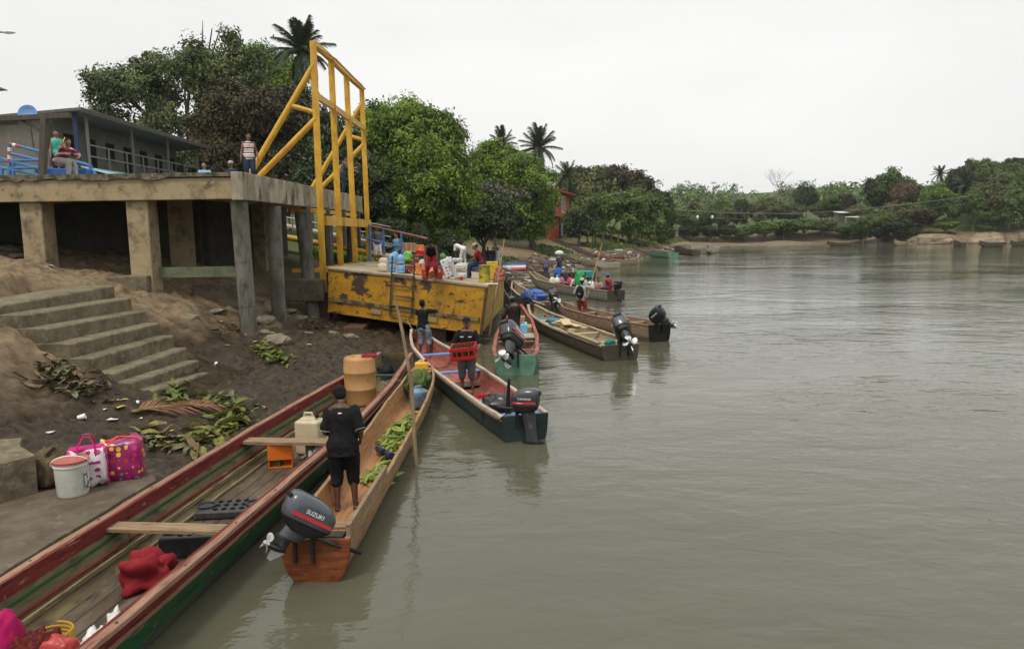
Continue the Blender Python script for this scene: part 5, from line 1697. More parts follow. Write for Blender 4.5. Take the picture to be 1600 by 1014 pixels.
# overturned red launch on the bank
ov = thing('overturned_boat', 'small red white and blue boat lying on the grass bank', 'boat', (atY(803, 386, 60).x, 60, gz(atY(803, 386, 60).x, 60)))
c = Vector((atY(803, 386, 60).x, 60, gz(atY(803, 386, 60).x, 60)))
for k, (mt, nm) in enumerate(((m_redp, 'red_strake'), (m_white, 'white_strake'), (m_blue2, 'blue_bottom'))):
    rg_ = []
    for i in range(9):
        u = i / 8
        w_ = .55 * math.sin(math.pi * (.12 + .7 * u)) ** .6
        z0, z1 = .18 * k, .18 * k + .18
        a, b2 = w_ * (1 - .18 * k), w_ * (1 - .18 * (k + 1))
        y = (u - .5) * 1.9
        rg_.append([c + Vector((y, -a, z0)), c + Vector((y, -b2, z1)), c + Vector((y, b2, z1)), c + Vector((y, a, z0))])
    MB().loft(rg_).build(nm, mt, ov, w=True)

# ================================================================== OUTBOARD MOTORS
m_cowl = M('charcoal_cowl', (.028, .032, .040), rough=.32, coat=.3, vary=.1)
m_cowlb = M('black_cowl', (.012, .013, .015), rough=.4, vary=.2)
m_leg = M('grey_leg', (.05, .053, .057), [((.13, .13, .13), 9, .62, .08)], rough=.45, metal=.2)
m_alu = M('bare_aluminium', (.52, .53, .53), [((.3, .3, .3), 8, .58, .1)], rough=.35, metal=.7)
m_decr = M('decal_red', (.50, .03, .03), rough=.4)
m_decw = M('decal_white', (.75, .75, .75), rough=.4)
m_blk = M('black_rubber', (.012, .012, .012), rough=.7)

def text_mesh(txt, size, mat, ext=.002, sx=1.0):
    c = bpy.data.curves.new('txt', 'FONT')
    c.body = txt
    c.size = size
    c.extrude = ext
    c.align_x = 'CENTER'
    c.align_y = 'CENTER'
    o = bpy.data.objects.new('txt', c)
    tmp = bpy.data.scenes.get('tmp') or bpy.data.scenes.new('tmp')
    tmp.collection.objects.link(o)
    tmp.view_layers[0].update()
    me = bpy.data.meshes.new_from_object(o.evaluated_get(tmp.view_layers[0].depsgraph))
    bpy.data.objects.remove(o)
    me.materials.clear()
    me.materials.append(mat)
    return me

def outboard(name, label, bt, x, zc, tilt, steer, brand, number=None, cow=m_cowl, scale=1.0, group='outboard motors', stripe=True, prop_mat=None, leg_k=1.0, roll=0.0, low_k=1.0, cow_h=1.0):
    """clamped on a boat's transom; tilt lifts the propeller aft; steer turns the head"""
    base = MW[bt['t'].name] @ Matrix.Translation((x, -.05, zc))
    t = thing(name, label, 'outboard motor', mat=base @ Matrix.Scale(scale, 4), group=group)
    br = MB()
    for sx in (-.09, .09):
        br.bar((sx, .03, -.26), (sx, .03, .06), .03, .12, Vector((0, 1, 0)))
        br.bar((sx, .09, .03), (sx, -.02, .06), .03, .05)
    br.tube([(-.12, -.01, .03), (.12, -.01, .03)], .025, 8)
    br.build('clamp_bracket', m_cowlb, t)
    for sx in (-.09, .09):
        MB().tube([(sx, .07, -.10), (sx, .17, -.10)], .014, 6).tube([(sx - .05, .17, -.10), (sx + .05, .17, -.10)], .01, 6).build('clamp_screw', m_leg, t)
    # head group: steering axis at y=-.08; local aft is -Y
    Tm = Matrix.Translation((0, -.02, .03)) @ Matrix.Rotation(R_(-tilt), 4, 'X') @ Matrix.Rotation(R_(roll), 4, 'Y') @ Matrix.Translation((0, -.08, 0)) @ Matrix.Rotation(R_(steer), 4, 'Z')
    def pb(mb, nm, mat, smooth=True, bevel=0.0, parent=t):
        if low_k != 1.0:
            mb.v = [(p[0], (-.1 + (p[1] + .1) * low_k) if p[2] < -.3 else p[1], (-.5 + (p[2] + .5) * (.4 + .6 * low_k)) if p[2] < -.5 else p[2]) for p in mb.v]
        if cow_h != 1.0:
            mb.v = [(p[0], p[1] * (1.12 if p[2] > .12 else 1), .13 + (p[2] - .13) * cow_h if p[2] > .13 else p[2]) for p in mb.v]
        mb.v = [tuple(Tm @ Vector((p[0], p[1], p[2] if p[2] > -.06 else (-.06 + (max(p[2], -.5) + .06) * leg_k + min(0, p[2] + .5)))) ) for p in mb.v]
        return mb.build(nm, mat, parent, smooth=smooth, bevel=bevel)
    # cowling: rounded sections, long axis Y, higher at the rear
    def sec_(z, yc, ly, lx, n=28, e=3.2):
        r = []
        for k in range(n):
            a = 2 * math.pi * k / n
            ca, sa = math.cos(a), math.sin(a)
            r.append(Vector((math.copysign(abs(ca) ** (2 / e), ca) * lx, yc + math.copysign(abs(sa) ** (2 / e), sa) * ly, z)))
        return r
    rings = []
    for z, yc, ly, lx in ((.13, -.03, .20, .13), (.15, -.03, .235, .150), (.20, -.03, .25, .158), (.30, -.035, .255, .158), (.37, -.045, .24, .150), (.42, -.06, .205, .128), (.445, -.075, .15, .095), (.45, -.08, .06, .04)):
        r = sec_(z, yc, ly, lx)
        r = [p + Vector((0, 0, -.16 * max(0, (p.y + .03)) * max(0, (z - .2)) / .25 * 1.3)) for p in r]
        rings.append(r)
    cw = pb(MB().loft(rings), 'cowling', cow)
    pan = [sec_(.03, -.03, .13, .09), sec_(.07, -.03, .20, .125), sec_(.125, -.03, .225, .14)]
    pb(MB().loft(pan), 'lower_cowl', m_cowlb)
    pb(MB().loft([sec_(.128, -.03, .232, .148), sec_(.148, -.03, .232, .148)]), 'seam_band', m_blk)
    if stripe:
        for sg in (1, -1):
            mb = MB()
            # band follows the side
            rr = []
            for k in range(9):
                y = .17 - .40 * k / 8
                rr.append([Vector((sg * .1605, y, .195)), Vector((sg * .1605, y, .235)), Vector((sg * .150, y, .235)), Vector((sg * .150, y, .195))])
            mb.loft(rr)
            pb(mb, 'stripe', m_decr, False, parent=cw)
    tm = text_mesh(brand, .058, m_decw)
    for sg in (1, -1):
        o = place('lettering', tm, cw)
        o.matrix_local = Tm @ Matrix.Translation((sg * .1590, -.03, .13 + .155 * cow_h)) @ Matrix.Rotation(R_(90) * sg, 4, 'Z') @ Matrix.Rotation(R_(90), 4, 'X')
    if stripe and brand == 'YAMAHA':
        te = text_mesh('Enduro', .034, m_decw)
        for sg in (1, -1):
            o = place('lettering', te, cw)
            o.matrix_local = Tm @ Matrix.Translation((sg * .1612, .05, .214)) @ Matrix.Rotation(R_(90) * sg, 4, 'Z') @ Matrix.Rotation(R_(90), 4, 'X')
    if number:
        tm2 = text_mesh(number, .085, m_decw)
        o = place('lettering', tm2, cw)
        o.matrix_local = Tm @ Matrix.Translation((0, -.292, .29)) @ Matrix.Rotation(R_(90), 4, 'X')
    # rear vent grille and cowl latch
    pb(MB().box((0, -.287, .36), (.16, .02, .05)), 'vent', m_blk, False, .005, cw)
    pb(MB().box((0, .222, .135), (.06, .03, .05)), 'latch', m_leg, False, .004)
    # leg
    leg = MB().loft([[Vector((math.cos(a) * lx, yc + math.sin(a) * ly, z)) for a in [2 * math.pi * k / 14 for k in range(14)]]
                     for z, yc, ly, lx in ((.05, -.06, .13, .085), (-.10, -.09, .12, .07), (-.20, -.10, .105, .055), (-.38, -.12, .10, .042), (-.50, -.13, .11, .036))])
    pb(leg, 'leg', m_leg)
    pb(MB().loft([[Vector((math.cos(a) * .085, -.16 + math.sin(a) * .20, z)) for a in [2 * math.pi * k / 18 for k in range(18)]] for z in (-.505, -.52)]), 'cavitation_plate', m_cowlb)
    pb(MB().loft([[Vector((math.cos(a) * lx, yc + math.sin(a) * ly, z)) for a in [2 * math.pi * k / 14 for k in range(14)]]
                  for z, yc, ly, lx in ((-.51, -.13, .105, .034), (-.60, -.13, .10, .030), (-.645, -.13, .10, .034))]), 'lower_leg', prop_mat or m_leg)
    gc = MB()
    gr = []
    for y, r in ((.10, .004), (.07, .03), (.0, .048), (-.12, .055), (-.22, .05), (-.28, .045)):
        gr.append([Vector((math.cos(2 * math.pi * k / 14) * r, y - .12, -.68 + math.sin(2 * math.pi * k / 14) * r)) for k in range(14)])
    gc.loft(gr)
    pb(gc, 'gearcase', prop_mat or m_leg)
    sk = [Vector((0, -.02, -.72)), Vector((0, -.30, -.72)), Vector((0, -.29, -.86)), Vector((0, -.20, -.875))]
    pb(MB().loft([[p + Vector((.009, 0, 0)) for p in sk], [p + Vector((-.009, 0, 0)) for p in sk]]), 'skeg', m_alu, False)
    pr = pb(MB().tube([(0, -.40, -.68), (0, -.49, -.68), (0, -.52, -.68)], [.04, .036, .01], 12), 'propeller_hub', m_alu)
    for k in range(3):
        a = k * 2.0944
        bl = MB()
        R3 = Matrix.Rotation(a, 3, 'Y')
        outl = []
        for (r, w_) in ((.03, .028), (.07, .06), (.11, .07), (.14, .045), (.15, .01)):
            outl.append((r, w_))
        rg1 = []
        for r, w_ in outl:
            tw = R_(55 - 200 * r)
            ring = []
            for q in ((-1, .004), (1, .004), (1, -.004), (-1, -.004)):
                ring.append(Vector((0, -.44, -.68)) + R3 @ Vector((q[0] * w_ * math.cos(tw) + q[1], q[0] * w_ * math.sin(tw), r)))
            rg1.append(ring)
        bl.loft(rg1)
        pb(bl, 'propeller_blade', m_alu, True, parent=pr)
    # tiller
    ti = pb(MB().tube([(.06, .10, .06), (.07, .34, .07), (.07, .52, .09)], [.022, .018, .017], 8), 'tiller_arm', m_cowlb)
    pb(MB().tube([(.07, .50, .088), (.07, .64, .105)], [.022, .02], 10), 'tiller_grip', m_blk, parent=ti)
    pb(MB().tube([(-.08, .14, .08), (-.14, .30, .0), (-.10, .42, -.10), (-.02, .5, -.2)], .009, 6), 'fuel_hose', m_blk)
    return t
outboard('outboard_motor', 'slate grey outboard motor with red stripe tilted up on the dugout stern', B, -.11, .50, 22, -56, 'SUZUKI', None, M('slate_cowl', (.055, .066, .082), rough=.28, coat=.4, vary=.1), 1.04, prop_mat=m_cowlb, leg_k=.0, roll=28, low_k=.5, cow_h=.86)
outboard('outboard_motor', 'dark outboard motor numbered 15 standing upright on the green skiff stern', Cc, -.06, .50, 0, 60, 'YAMAHA', '15', m_cowl, 1.0)
outboard('outboard_motor', 'dark outboard motor tilted up on the stern of the sea green boat', D, -.06, .60, 46, -30, 'YAMAHA', None, m_cowl, 1.5, leg_k=.4, low_k=.7)
outboard('outboard_motor', 'dark outboard motor tilted up with pale propeller on the plank boat stern', E, .10, .52, 52, -25, 'YAMAHA', None, M('smoke_cowl', (.05, .058, .07), rough=.3, coat=.3), 1.5, leg_k=.35, low_k=.7)
outboard('outboard_motor', 'black outboard motor tilted high on the black stern of the brown canoe', Fb, .0, .60, 30, 25, 'YAMAHA', None, m_cowlb, 1.15, stripe=False, leg_k=.2, low_k=.5, roll=-34)
outboard('outboard_motor', 'black outboard motor tilted up beside the blue tarpaulin', Hh, .0, .50, 58, -15, 'YAMAHA', None, m_cowl, 1.3, leg_k=.6)
outboard('outboard_motor', 'dark outboard motor lowered at the stern of the passenger canoe', G, .0, .62, 0, 10, 'YAMAHA', None, m_cowlb, 1.0, stripe=False)
# upright handle beside the motor of the green skiff
th_ = thing('steering_stick', 'black upright steering stick beside the lettered 15 motor', 'stick', MW[Cc['t'].name] @ Vector((-.22, .25, .45)))
p = MW[Cc['t'].name] @ Vector((-.22, .25, .45))
MB().tube([p, p + Vector((0, 0, .25)), p + Vector((.02, 0, .62))], [.06, .035, .028], 10).build('shaft', m_blk, th_, smooth=True, w=True)
# ================================================================== PEOPLE
def skin_mat(name, c):
    return M(name, c, rough=.5, vary=.12, vscale=9, spec=.4)
SK = {'dark': skin_mat('skin_dark', (.085, .042, .026)), 'brown': skin_mat('skin_brown', (.17, .085, .05)), 'tan': skin_mat('skin_tan', (.27, .15, .095))}
m_hair = M('black_hair', (.008, .007, .006), rough=.7, bump=(.8, 60))
def cloth(name, c, layers=(), st=(1, 1, 1)):
    return M(name, c, layers, rough=.85, bump=(.25, 14, .03), vary=.15, vscale=7, stretch=st)
def stripes(name, cols, per, axis='Z'):
    m = bpy.data.materials.new(name)
    m.use_nodes = True
    nd, lk = m.node_tree.nodes, m.node_tree.links
    tc = nd.new('ShaderNodeTexCoord')
    sp = nd.new('ShaderNodeSeparateXYZ')
    lk.new(tc.outputs['Object'], sp.inputs[0])
    mu = nd.new('ShaderNodeMath'); mu.operation = 'MULTIPLY'; mu.inputs[1].default_value = 1 / per
    lk.new(sp.outputs[axis], mu.inputs[0])
    fr_ = nd.new('ShaderNodeMath'); fr_.operation = 'FRACT'
    lk.new(mu.outputs[0], fr_.inputs[0])
    rp = nd.new('ShaderNodeValToRGB')
    rp.color_ramp.interpolation = 'CONSTANT'
    el = rp.color_ramp.elements
    el[0].position = 0; el[0].color = (*cols[0], 1)
    el[1].position = 1 / len(cols); el[1].color = (*cols[1], 1)
    for i in range(2, len(cols)):
        e = el.new(i / len(cols)); e.color = (*cols[i], 1)
    lk.new(fr_.outputs[0], rp.inputs[0])
    lk.new(rp.outputs[0], nd['Principled BSDF'].inputs['Base Color'])
    nd['Principled BSDF'].inputs['Roughness'].default_value = .85
    return m

TMP = bpy.data.scenes.get('tmp') or bpy.data.scenes.new('tmp')
def remesh(mb, vox, mat, smooth_it=3, name='body'):
    """one continuous surface over overlapping shapes"""
    me = mb.mesh('tmp_m')
    o = bpy.data.objects.new('tmp_o', me)
    TMP.collection.objects.link(o)
    r = o.modifiers.new('r', 'REMESH')
    r.mode = 'VOXEL'
    r.voxel_size = vox
    if smooth_it:
        s = o.modifiers.new('s', 'SMOOTH')
        s.iterations = smooth_it
        s.factor = .5
    TMP.view_layers[0].update()
    out = bpy.data.meshes.new_from_object(o.evaluated_get(TMP.view_layers[0].depsgraph))
    bpy.data.objects.remove(o)
    bpy.data.meshes.remove(me)
    out.name = name
    out.materials.clear()
    out.materials.append(mat)
    out.polygons.foreach_set('use_smooth', [True] * len(out.polygons))
    return out

def ik(a, c, l1, l2, pole):
    a, c, pole = Vector(a), Vector(c), Vector(pole)
    d = c - a
    L = min(d.length, (l1 + l2) * .995)
    if d.length > 1e-6: d.normalize()
    c = a + d * L
    x = (L * L + l1 * l1 - l2 * l2) / (2 * L)
    h = math.sqrt(max(0, l1 * l1 - x * x))
    p = (pole - d * pole.dot(d))
    if p.length < 1e-5: p = Vector((0, 1, 0))
    return a + d * x + p.normalized() * h, c

def person(label, loc, face, H=1.7, bend=0.0, lean=0.0, twist=0.0, hip=.93, footR=(.11, 0, 0), footL=(-.11, 0, 0), handR=(.24, .05, .80), handL=(-.24, .05, .80),
           head=(0, 0), shirt=None, sleeve='short', pants=None, plen='short', skin='dark', hair=True, cap=None, shoe=None, vox=.012, elbow=((.25, -1, -.3), (-.25, -1, -.3)),
           knee=(0, 1, .1), group=None, fat=1.0, toes=None, grip=(0.3, 0.3), shirt_len=0.0, long_hair=False, extra=None, female=False, hair_scale=1.0, palm_dir=None, trim=None):
    s = H / 1.7
    t = thing('person', label, 'person', mat=Matrix.Translation(Vector(loc)) @ Matrix.Rotation(face, 4, 'Z') @ Matrix.Scale(s, 4), group=group)
    P = Vector((0, 0, hip))
    Rb = Matrix.Rotation(-bend, 3, 'X') @ Matrix.Rotation(lean, 3, 'Y') @ Matrix.Rotation(twist, 3, 'Z')
    Rp = Matrix.Rotation(-bend * .35, 3, 'X')
    S = lambda x, y, z: P + Rb @ Vector((x, y, z))
    hips = [P + Rp @ Vector((sg * .092, 0, -.02)) for sg in (1, -1)]
    feet = [Vector(footR) + Vector((0, 0, .075)), Vector(footL) + Vector((0, 0, .075))]
    knees = []
    for i in range(2):
        k, f = ik(hips[i], feet[i], .425, .425, Vector(knee) if not isinstance(knee[0], tuple) else Vector(knee[i]))
        knees.append(k); feet[i] = f
    sh = [S(sg * .166 * (1 if not female else .9), 0, .415) for sg in (1, -1)]
    hands, elb = [], []
    for i, hnd in enumerate((handR, handL)):
        e, w_ = ik(sh[i], hnd, .285, .255, elbow[i])
        elb.append(e); hands.append(w_)
    neck = S(0, .005, .49)
    Rh = Matrix.Rotation(head[0], 3, 'Z') @ Matrix.Rotation(-bend * .4 - head[1], 3, 'X')
    hc = neck + Rh @ Vector((0, .025, .135))
    f_ = fat
    def torso(mb, e, z0, z1, flare=0.0, mul=1.0):
        prof = [(-.12, .130, .10), (-.05, .155, .115), (.02, .160, .115), (.12, .142, .104), (.22, .150, .108), (.32, .168, .112), (.39, .165, .100), (.445, .120, .080), (.49, .062, .060)]
        rings = []
        zs = [z for z, a, b in prof if z0 < z < z1]
        for z in [z0] + zs + [z1]:
            a = np.interp(z, [p[0] for p in prof], [p[1] for p in prof]) * f_ + e
            b = np.interp(z, [p[0] for p in prof], [p[2] for p in prof]) * f_ + e
            if flare and z < .15: a += flare * (.15 - z) / .2; b += flare * (.15 - z) / .2
            R_m = Rb if z > 0 else Rb
            rings.append([P + R_m @ Vector((math.cos(q) * a * mul, math.sin(q) * b * mul, z)) for q in [2 * math.pi * k / 18 for k in range(18)]])
        mb.loft(rings)
    def limb(mb, pts, rad, n=12):
        mb.tube(pts, rad, n)
        mb.ball(pts[0], rad[0] * .99, 10, 7)
        mb.ball(pts[-1], rad[-1] * .99, 10, 7)
    def two(a, b, q): return Vector(a).lerp(Vector(b), q)
    # ---- body
    mb = MB()
    torso(mb, 0, -.12, .49)
    mb.ball(P + Vector((0, -.02, -.06)), (.15 * f_, .115 * f_, .11), 14, 8)
    limb(mb, [S(0, 0, .44), neck + Vector((0, .01, .03)), hc], [.058, .052, .05])
    mb.ball(hc + Rh @ Vector((0, -.012, .022)), (.077, .096, .098), 16, 11, Rh)
    mb.ball(hc + Rh @ Vector((0, .026, -.055)), (.055, .062, .062), 12, 8, Rh)
    mb.tube([hc + Rh @ Vector((0, .078, .03)), hc + Rh @ Vector((0, .103, -.012)), hc + Rh @ Vector((0, .085, -.03))], [.010, .017, .016], 8)
    for sg in (1, -1):
        mb.ball(hc + Rh @ Vector((sg * .078, -.01, .0)), (.012, .022, .032), 8, 6, Rh)
        mb.ball(hc + Rh @ Vector((sg * .03, .075, .038)), (.026, .014, .010), 8, 6, Rh)
        mb.ball(hc + Rh @ Vector((sg * .035, .062, -.012)), (.022, .022, .022), 8, 6, Rh)
    mb.ball(hc + Rh @ Vector((0, .076, -.062)), (.026, .014, .014), 8, 6, Rh)
    for i, sg in enumerate((1, -1)):
        limb(mb, [sh[i], two(sh[i], elb[i], .35), elb[i]], [.050 * f_, .047 * f_, .037])
        limb(mb, [elb[i], two(elb[i], hands[i], .3), hands[i]], [.039, .041, .026])
        limb(mb, [hips[i], two(hips[i], knees[i], .45), knees[i]], [.090 * f_, .078 * f_, .055])
        cf = two(knees[i], feet[i], .32) + (knees[i] - (hips[i] + feet[i]) / 2).normalized() * -.012
        limb(mb, [knees[i], cf, two(knees[i], feet[i], .75), feet[i]], [.055, .056, .040, .036])
        fd = Vector((0, 1, 0))
        if toes: fd = Vector(toes[i])
        fd = Vector((fd.x, fd.y, 0)).normalized()
        fo = feet[i] + Vector((0, 0, -.045))
        mb.tube([fo - fd * .055, fo + fd * .03, fo + fd * .12, fo + fd * .185], [.030, .036, .034, .022], 10, .85)
    body = remesh(mb, vox, SK[skin], 3)
    # fingers, rooted in the palm
    mf = MB()
    for i, sg in enumerate((1, -1)):
        d = (hands[i] - elb[i]).normalized()
        if palm_dir and palm_dir[i] is not None:
            d = Vector(palm_dir[i]).normalized()
        inn = Vector((-sg, 0, 0)) - d * Vector((-sg, 0, 0)).dot(d)      # palm side
        inn = inn.normalized() if inn.length > .1 else Vector((0, 1, 0))
        wv = d.cross(inn).normalized()                                    # across the palm
        pc = hands[i] + d * .05
        mf.box(pc, (.030, .10, .078), Matrix((inn, d, wv)).transposed())
        g = grip[i]
        fw = Vector((0, 1, 0))
        th_s = 1 if wv.dot(fw) > 0 else -1
        for k, ln in enumerate((.068, .078, .072, .056)):
            r0 = pc + d * .045 + wv * th_s * (.029 - .0195 * k)
            a1 = g * .9
            d1 = (d * math.cos(a1) + inn * math.sin(a1)).normalized()
            d2 = (d * math.cos(a1 * 2.2) + inn * math.sin(a1 * 2.2)).normalized()
            p1 = r0 + d1 * ln * .5
            p2 = p1 + d2 * ln * .5
            mf.tube([r0 - d * .01, p1, p2], [.0095, .0088, .0068], 6)
        tb = pc - d * .03 + wv * th_s * .034
        mf.tube([tb, tb + (wv * th_s * .7 + d * .6 + inn * .3).normalized() * .04, tb + (wv * th_s * .45 + d * .9 + inn * (.3 + g * .4)).normalized() * .075], [.012, .0105, .008], 6)
    fm = mf.mesh('fingers')
    import bmesh
    bm = bmesh.new()
    bm.from_mesh(body)
    bm.from_mesh(fm)
    bm.to_mesh(body)
    bm.free()
    body.materials.clear()
    body.materials.append(SK[skin])
    body.polygons.foreach_set('use_smooth', [True] * len(body.polygons))
    place('body', body, t)
    # ---- face
    for sg in (1, -1):
        e = MB().ball(hc + Rh @ Vector((sg * .031, .079, .016)), (.0135, .008, .0075), 8, 6, Rh).build('eye', M('eye_white', (.6, .57, .53), rough=.3), t, smooth=True)
        MB().ball(hc + Rh @ Vector((sg * .031, .0855, .016)), (.006, .004, .0065), 8, 6, Rh).build('iris', M('eye_dark', (.01, .007, .005), rough=.2), e, smooth=True)
    MB().ball(hc + Rh @ Vector((0, .091, -.056)), (.024, .006, .008), 8, 6, Rh).build('mouth', M('lips', (.10, .038, .032), rough=.5), t, smooth=True)
    # ---- hair
    if hair:
        hm = MB()
        k_ = hair_scale
        hm.ball(hc + Rh @ Vector((0, -.024, .042)), (.084 * k_, .098 * k_, .088 * k_), 14, 9, Rh)
        hm.ball(hc + Rh @ Vector((0, -.058, .0)), (.074 * k_, .060 * k_, .075 * k_), 12, 8, Rh)
        if long_hair:
            hm.ball(hc + Rh @ Vector((0, -.085, -.06)), (.065, .05, .10), 12, 8, Rh)
        place('hair', remesh(hm, .010, m_hair, 2, 'hair'), t)
    if cap:
        mc, style = cap
        cm = MB()
        c0 = hc + Rh @ Vector((0, -.014, .058))
        rings = []
        for z, r in ((-.012, 1.0), (.02, .99), (.05, .88), (.072, .62), (.082, .22)):
            rings.append([c0 + Rh @ Vector((math.cos(q) * .086 * r, math.sin(q) * .103 * r, z)) for q in [2 * math.pi * k / 20 for k in range(20)]])
        cm.loft(rings)
        co = cm.build('cap', mc, t, smooth=True)
        if style == 'brim':
            bm_ = MB()
            bm_.loft([[c0 + Rh @ Vector((math.cos(q) * .155, math.sin(q) * .17, z)) for q in [2 * math.pi * k / 20 for k in range(20)]] for z in (-.018, -.010)])
            bm_.build('brim', mc, co, smooth=True)
        else:
            bd = -1 if style == 'back' else 1
            pts = []
            up_, lo_ = [], []
            for k in range(9):
                q = R_(-65 + 130 * k / 8)
                r0 = Vector((math.sin(q) * .084, bd * math.cos(q) * .098, -.006))
                r1 = Vector((math.sin(q) * .070, bd * (math.cos(q) * .09 + .085), -.020))
                up_ += [c0 + Rh @ r0, c0 + Rh @ r1]
            fs_ = [(2 * k, 2 * k + 1, 2 * k + 3, 2 * k + 2) for k in range(8)]
            b2 = MB().add(up_, fs_)
            o = b2.build('peak', mc, co)
            so = o.modifiers.new('s', 'SOLIDIFY'); so.thickness = .006
    # ---- clothes
    if shirt:
        sm_ = MB()
        torso(sm_, .016, -.13 - shirt_len, .462, .018)
        for i in range(2):
            if sleeve == 'short':
                limb(sm_, [sh[i], two(sh[i], elb[i], .45), two(sh[i], elb[i], .80)], [.060 * f_, .064 * f_, .068 * f_])
            elif sleeve == 'long':
                limb(sm_, [sh[i], two(sh[i], elb[i], .5), elb[i]], [.060 * f_, .058 * f_, .053])
                limb(sm_, [elb[i], two(elb[i], hands[i], .5), two(elb[i], hands[i], .95)], [.055, .050, .042])
        m_ = remesh(sm_, vox * 1.05, shirt, 4, 'shirt')
        co = np.empty(len(m_.vertices) * 3, np.float32)
        m_.vertices.foreach_get('co', co)
        co = co.reshape(-1, 3)
        q = fbm(co[:, 0] * 9 + co[:, 2] * 3, co[:, 2] * 7 + co[:, 1] * 5, co[:, 1] * 9, 3)
        no = np.empty(len(m_.vertices) * 3, np.float32)
        m_.vertices.foreach_get('normal', no)
        co = co + no.reshape(-1, 3) * (q * .013)[:, None]
        m_.vertices.foreach_set('co', co.astype(np.float32).ravel())
        place('shirt', m_, t)
        if trim:
            for i in range(2):
                dd = (elb[i] - sh[i]).normalized()
                rm = rot_to(dd)
                cc_ = two(sh[i], elb[i], .92)
                MB().tube([cc_ + rm @ Vector((math.cos(q) * .064 * f_, 0, math.sin(q) * .064 * f_)) for q in [2 * math.pi * k / 20 for k in range(21)]], .005, 5).build('sleeve_trim', trim, t, smooth=True)
    if pants:
        pm = MB()
        rings = []
        for z, a, b in ((-.16, .145, .12), (-.08, .172, .135), (.0, .172, .128), (.07, .158, .120)):
            rings.append([P + (Rp if z < 0 else Rb.lerp(Rp, .5) if hasattr(Rb, 'lerp') else Rp) @ Vector((math.cos(q) * a * f_, math.sin(q) * b * f_ - .004, z)) for q in [2 * math.pi * k / 18 for k in range(18)]])
        pm.loft(rings)
        for i in range(2):
            if plen == 'short':
                limb(pm, [hips[i], two(hips[i], knees[i], .5), two(hips[i], knees[i], .96)], [.112 * f_, .106 * f_, .098 * f_], 14)
            elif plen == 'mid':
                limb(pm, [hips[i], two(hips[i], knees[i], .5), knees[i]], [.112 * f_, .104 * f_, .092], 14)
                limb(pm, [knees[i], two(knees[i], feet[i], .3)], [.090, .080], 14)
            elif plen == 'skirt':
                pass
            else:
                limb(pm, [hips[i], two(hips[i], knees[i], .5), knees[i]], [.110 * f_, .098 * f_, .078], 14)
                limb(pm, [knees[i], two(knees[i], feet[i], .5), two(knees[i], feet[i], .97)], [.078, .068, .062], 14)
        if plen == 'skirt':
            kc = (knees[0] + knees[1]) / 2
            pm.tube([P + Vector((0, 0, .02)), P.lerp(kc, .5), kc], [.17, .19, .20], 16)
        m_ = remesh(pm, vox * 1.05, pants, 3, 'trousers')
        co = np.empty(len(m_.vertices) * 3, np.float32)
        m_.vertices.foreach_get('co', co)
        co = co.reshape(-1, 3)
        no = np.empty(len(m_.vertices) * 3, np.float32)
        m_.vertices.foreach_get('normal', no)
        q = fbm(co[:, 0] * 8, co[:, 2] * 11, co[:, 1] * 8, 3)
        co = co + no.reshape(-1, 3) * (q * .012)[:, None]
        m_.vertices.foreach_set('co', co.astype(np.float32).ravel())
        place('trousers' if plen == 'long' else 'skirt' if plen == 'skirt' else 'shorts', m_, t)
    if shoe:
        for i in range(2):
            fd = Vector((0, 1, 0)) if not toes else Vector((toes[i][0], toes[i][1], 0)).normalized()
            fo = feet[i] + Vector((0, 0, -.048))
            MB().tube([fo - fd * .07, fo + fd * .03, fo + fd * .13, fo + fd * .20], [.034, .043, .042, .028], 12, .8).build('shoe', shoe, t, smooth=True)
    return dict(t=t, hands=[MW[t.name] @ h for h in hands], head=MW[t.name] @ hc, back=lambda x, y, z: MW[t.name] @ S(x, y, z), P=P)

m_blkT = cloth('black_cotton', (.010, .010, .011))
m_blkS = cloth('black_shorts_cloth', (.0065, .007, .009))
m_gryS = cloth('grey_shorts_cloth', (.085, .088, .092))
m_whtT = cloth('white_cotton', (.62, .62, .60))
m_den = cloth('faded_denim', (.13, .165, .20), [((.30, .33, .36), 7, .56, .08), ((.05, .07, .10), 6, .60, .06)])
m_dbr = cloth('dark_brown_cotton', (.016, .011, .010))
m_redC2 = cloth('red_cloth', (.30, .02, .035))
m_nav = cloth('navy_cloth', (.02, .035, .075))
m_gryL = cloth('pale_grey_denim', (.30, .29, .275))

def bpt(bt, x, y, z):
    return MW[bt['t'].name] @ Vector((x, y, z))

# 1 man in black in the dugout, seen from behind, looking down
p1 = at(540, 797, .06)
PA = person('man in black shirt and shorts standing in the dugout, back turned', p1, R_(8), 1.70, bend=R_(6), footR=(.13, .02, 0), footL=(-.10, -.02, 0), handR=(.22, .16, .92), handL=(-.16, .24, .98),
            head=(R_(18), R_(28)), shirt=m_blkT, pants=m_blkS, plen='mid', skin='dark', vox=.009, elbow=((.35, -1, -.4), (-.35, -1, -.4)), shirt_len=.05, fat=1.04, hair_scale=1.08, trim=m_gryL)
lg = MB()
_q = PA['back'](-.01, -.142, .395)
MB().ball(_q, (.028, .006, .010), 10, 6).build('collar_logo', m_decw, PA['t'], w=True)
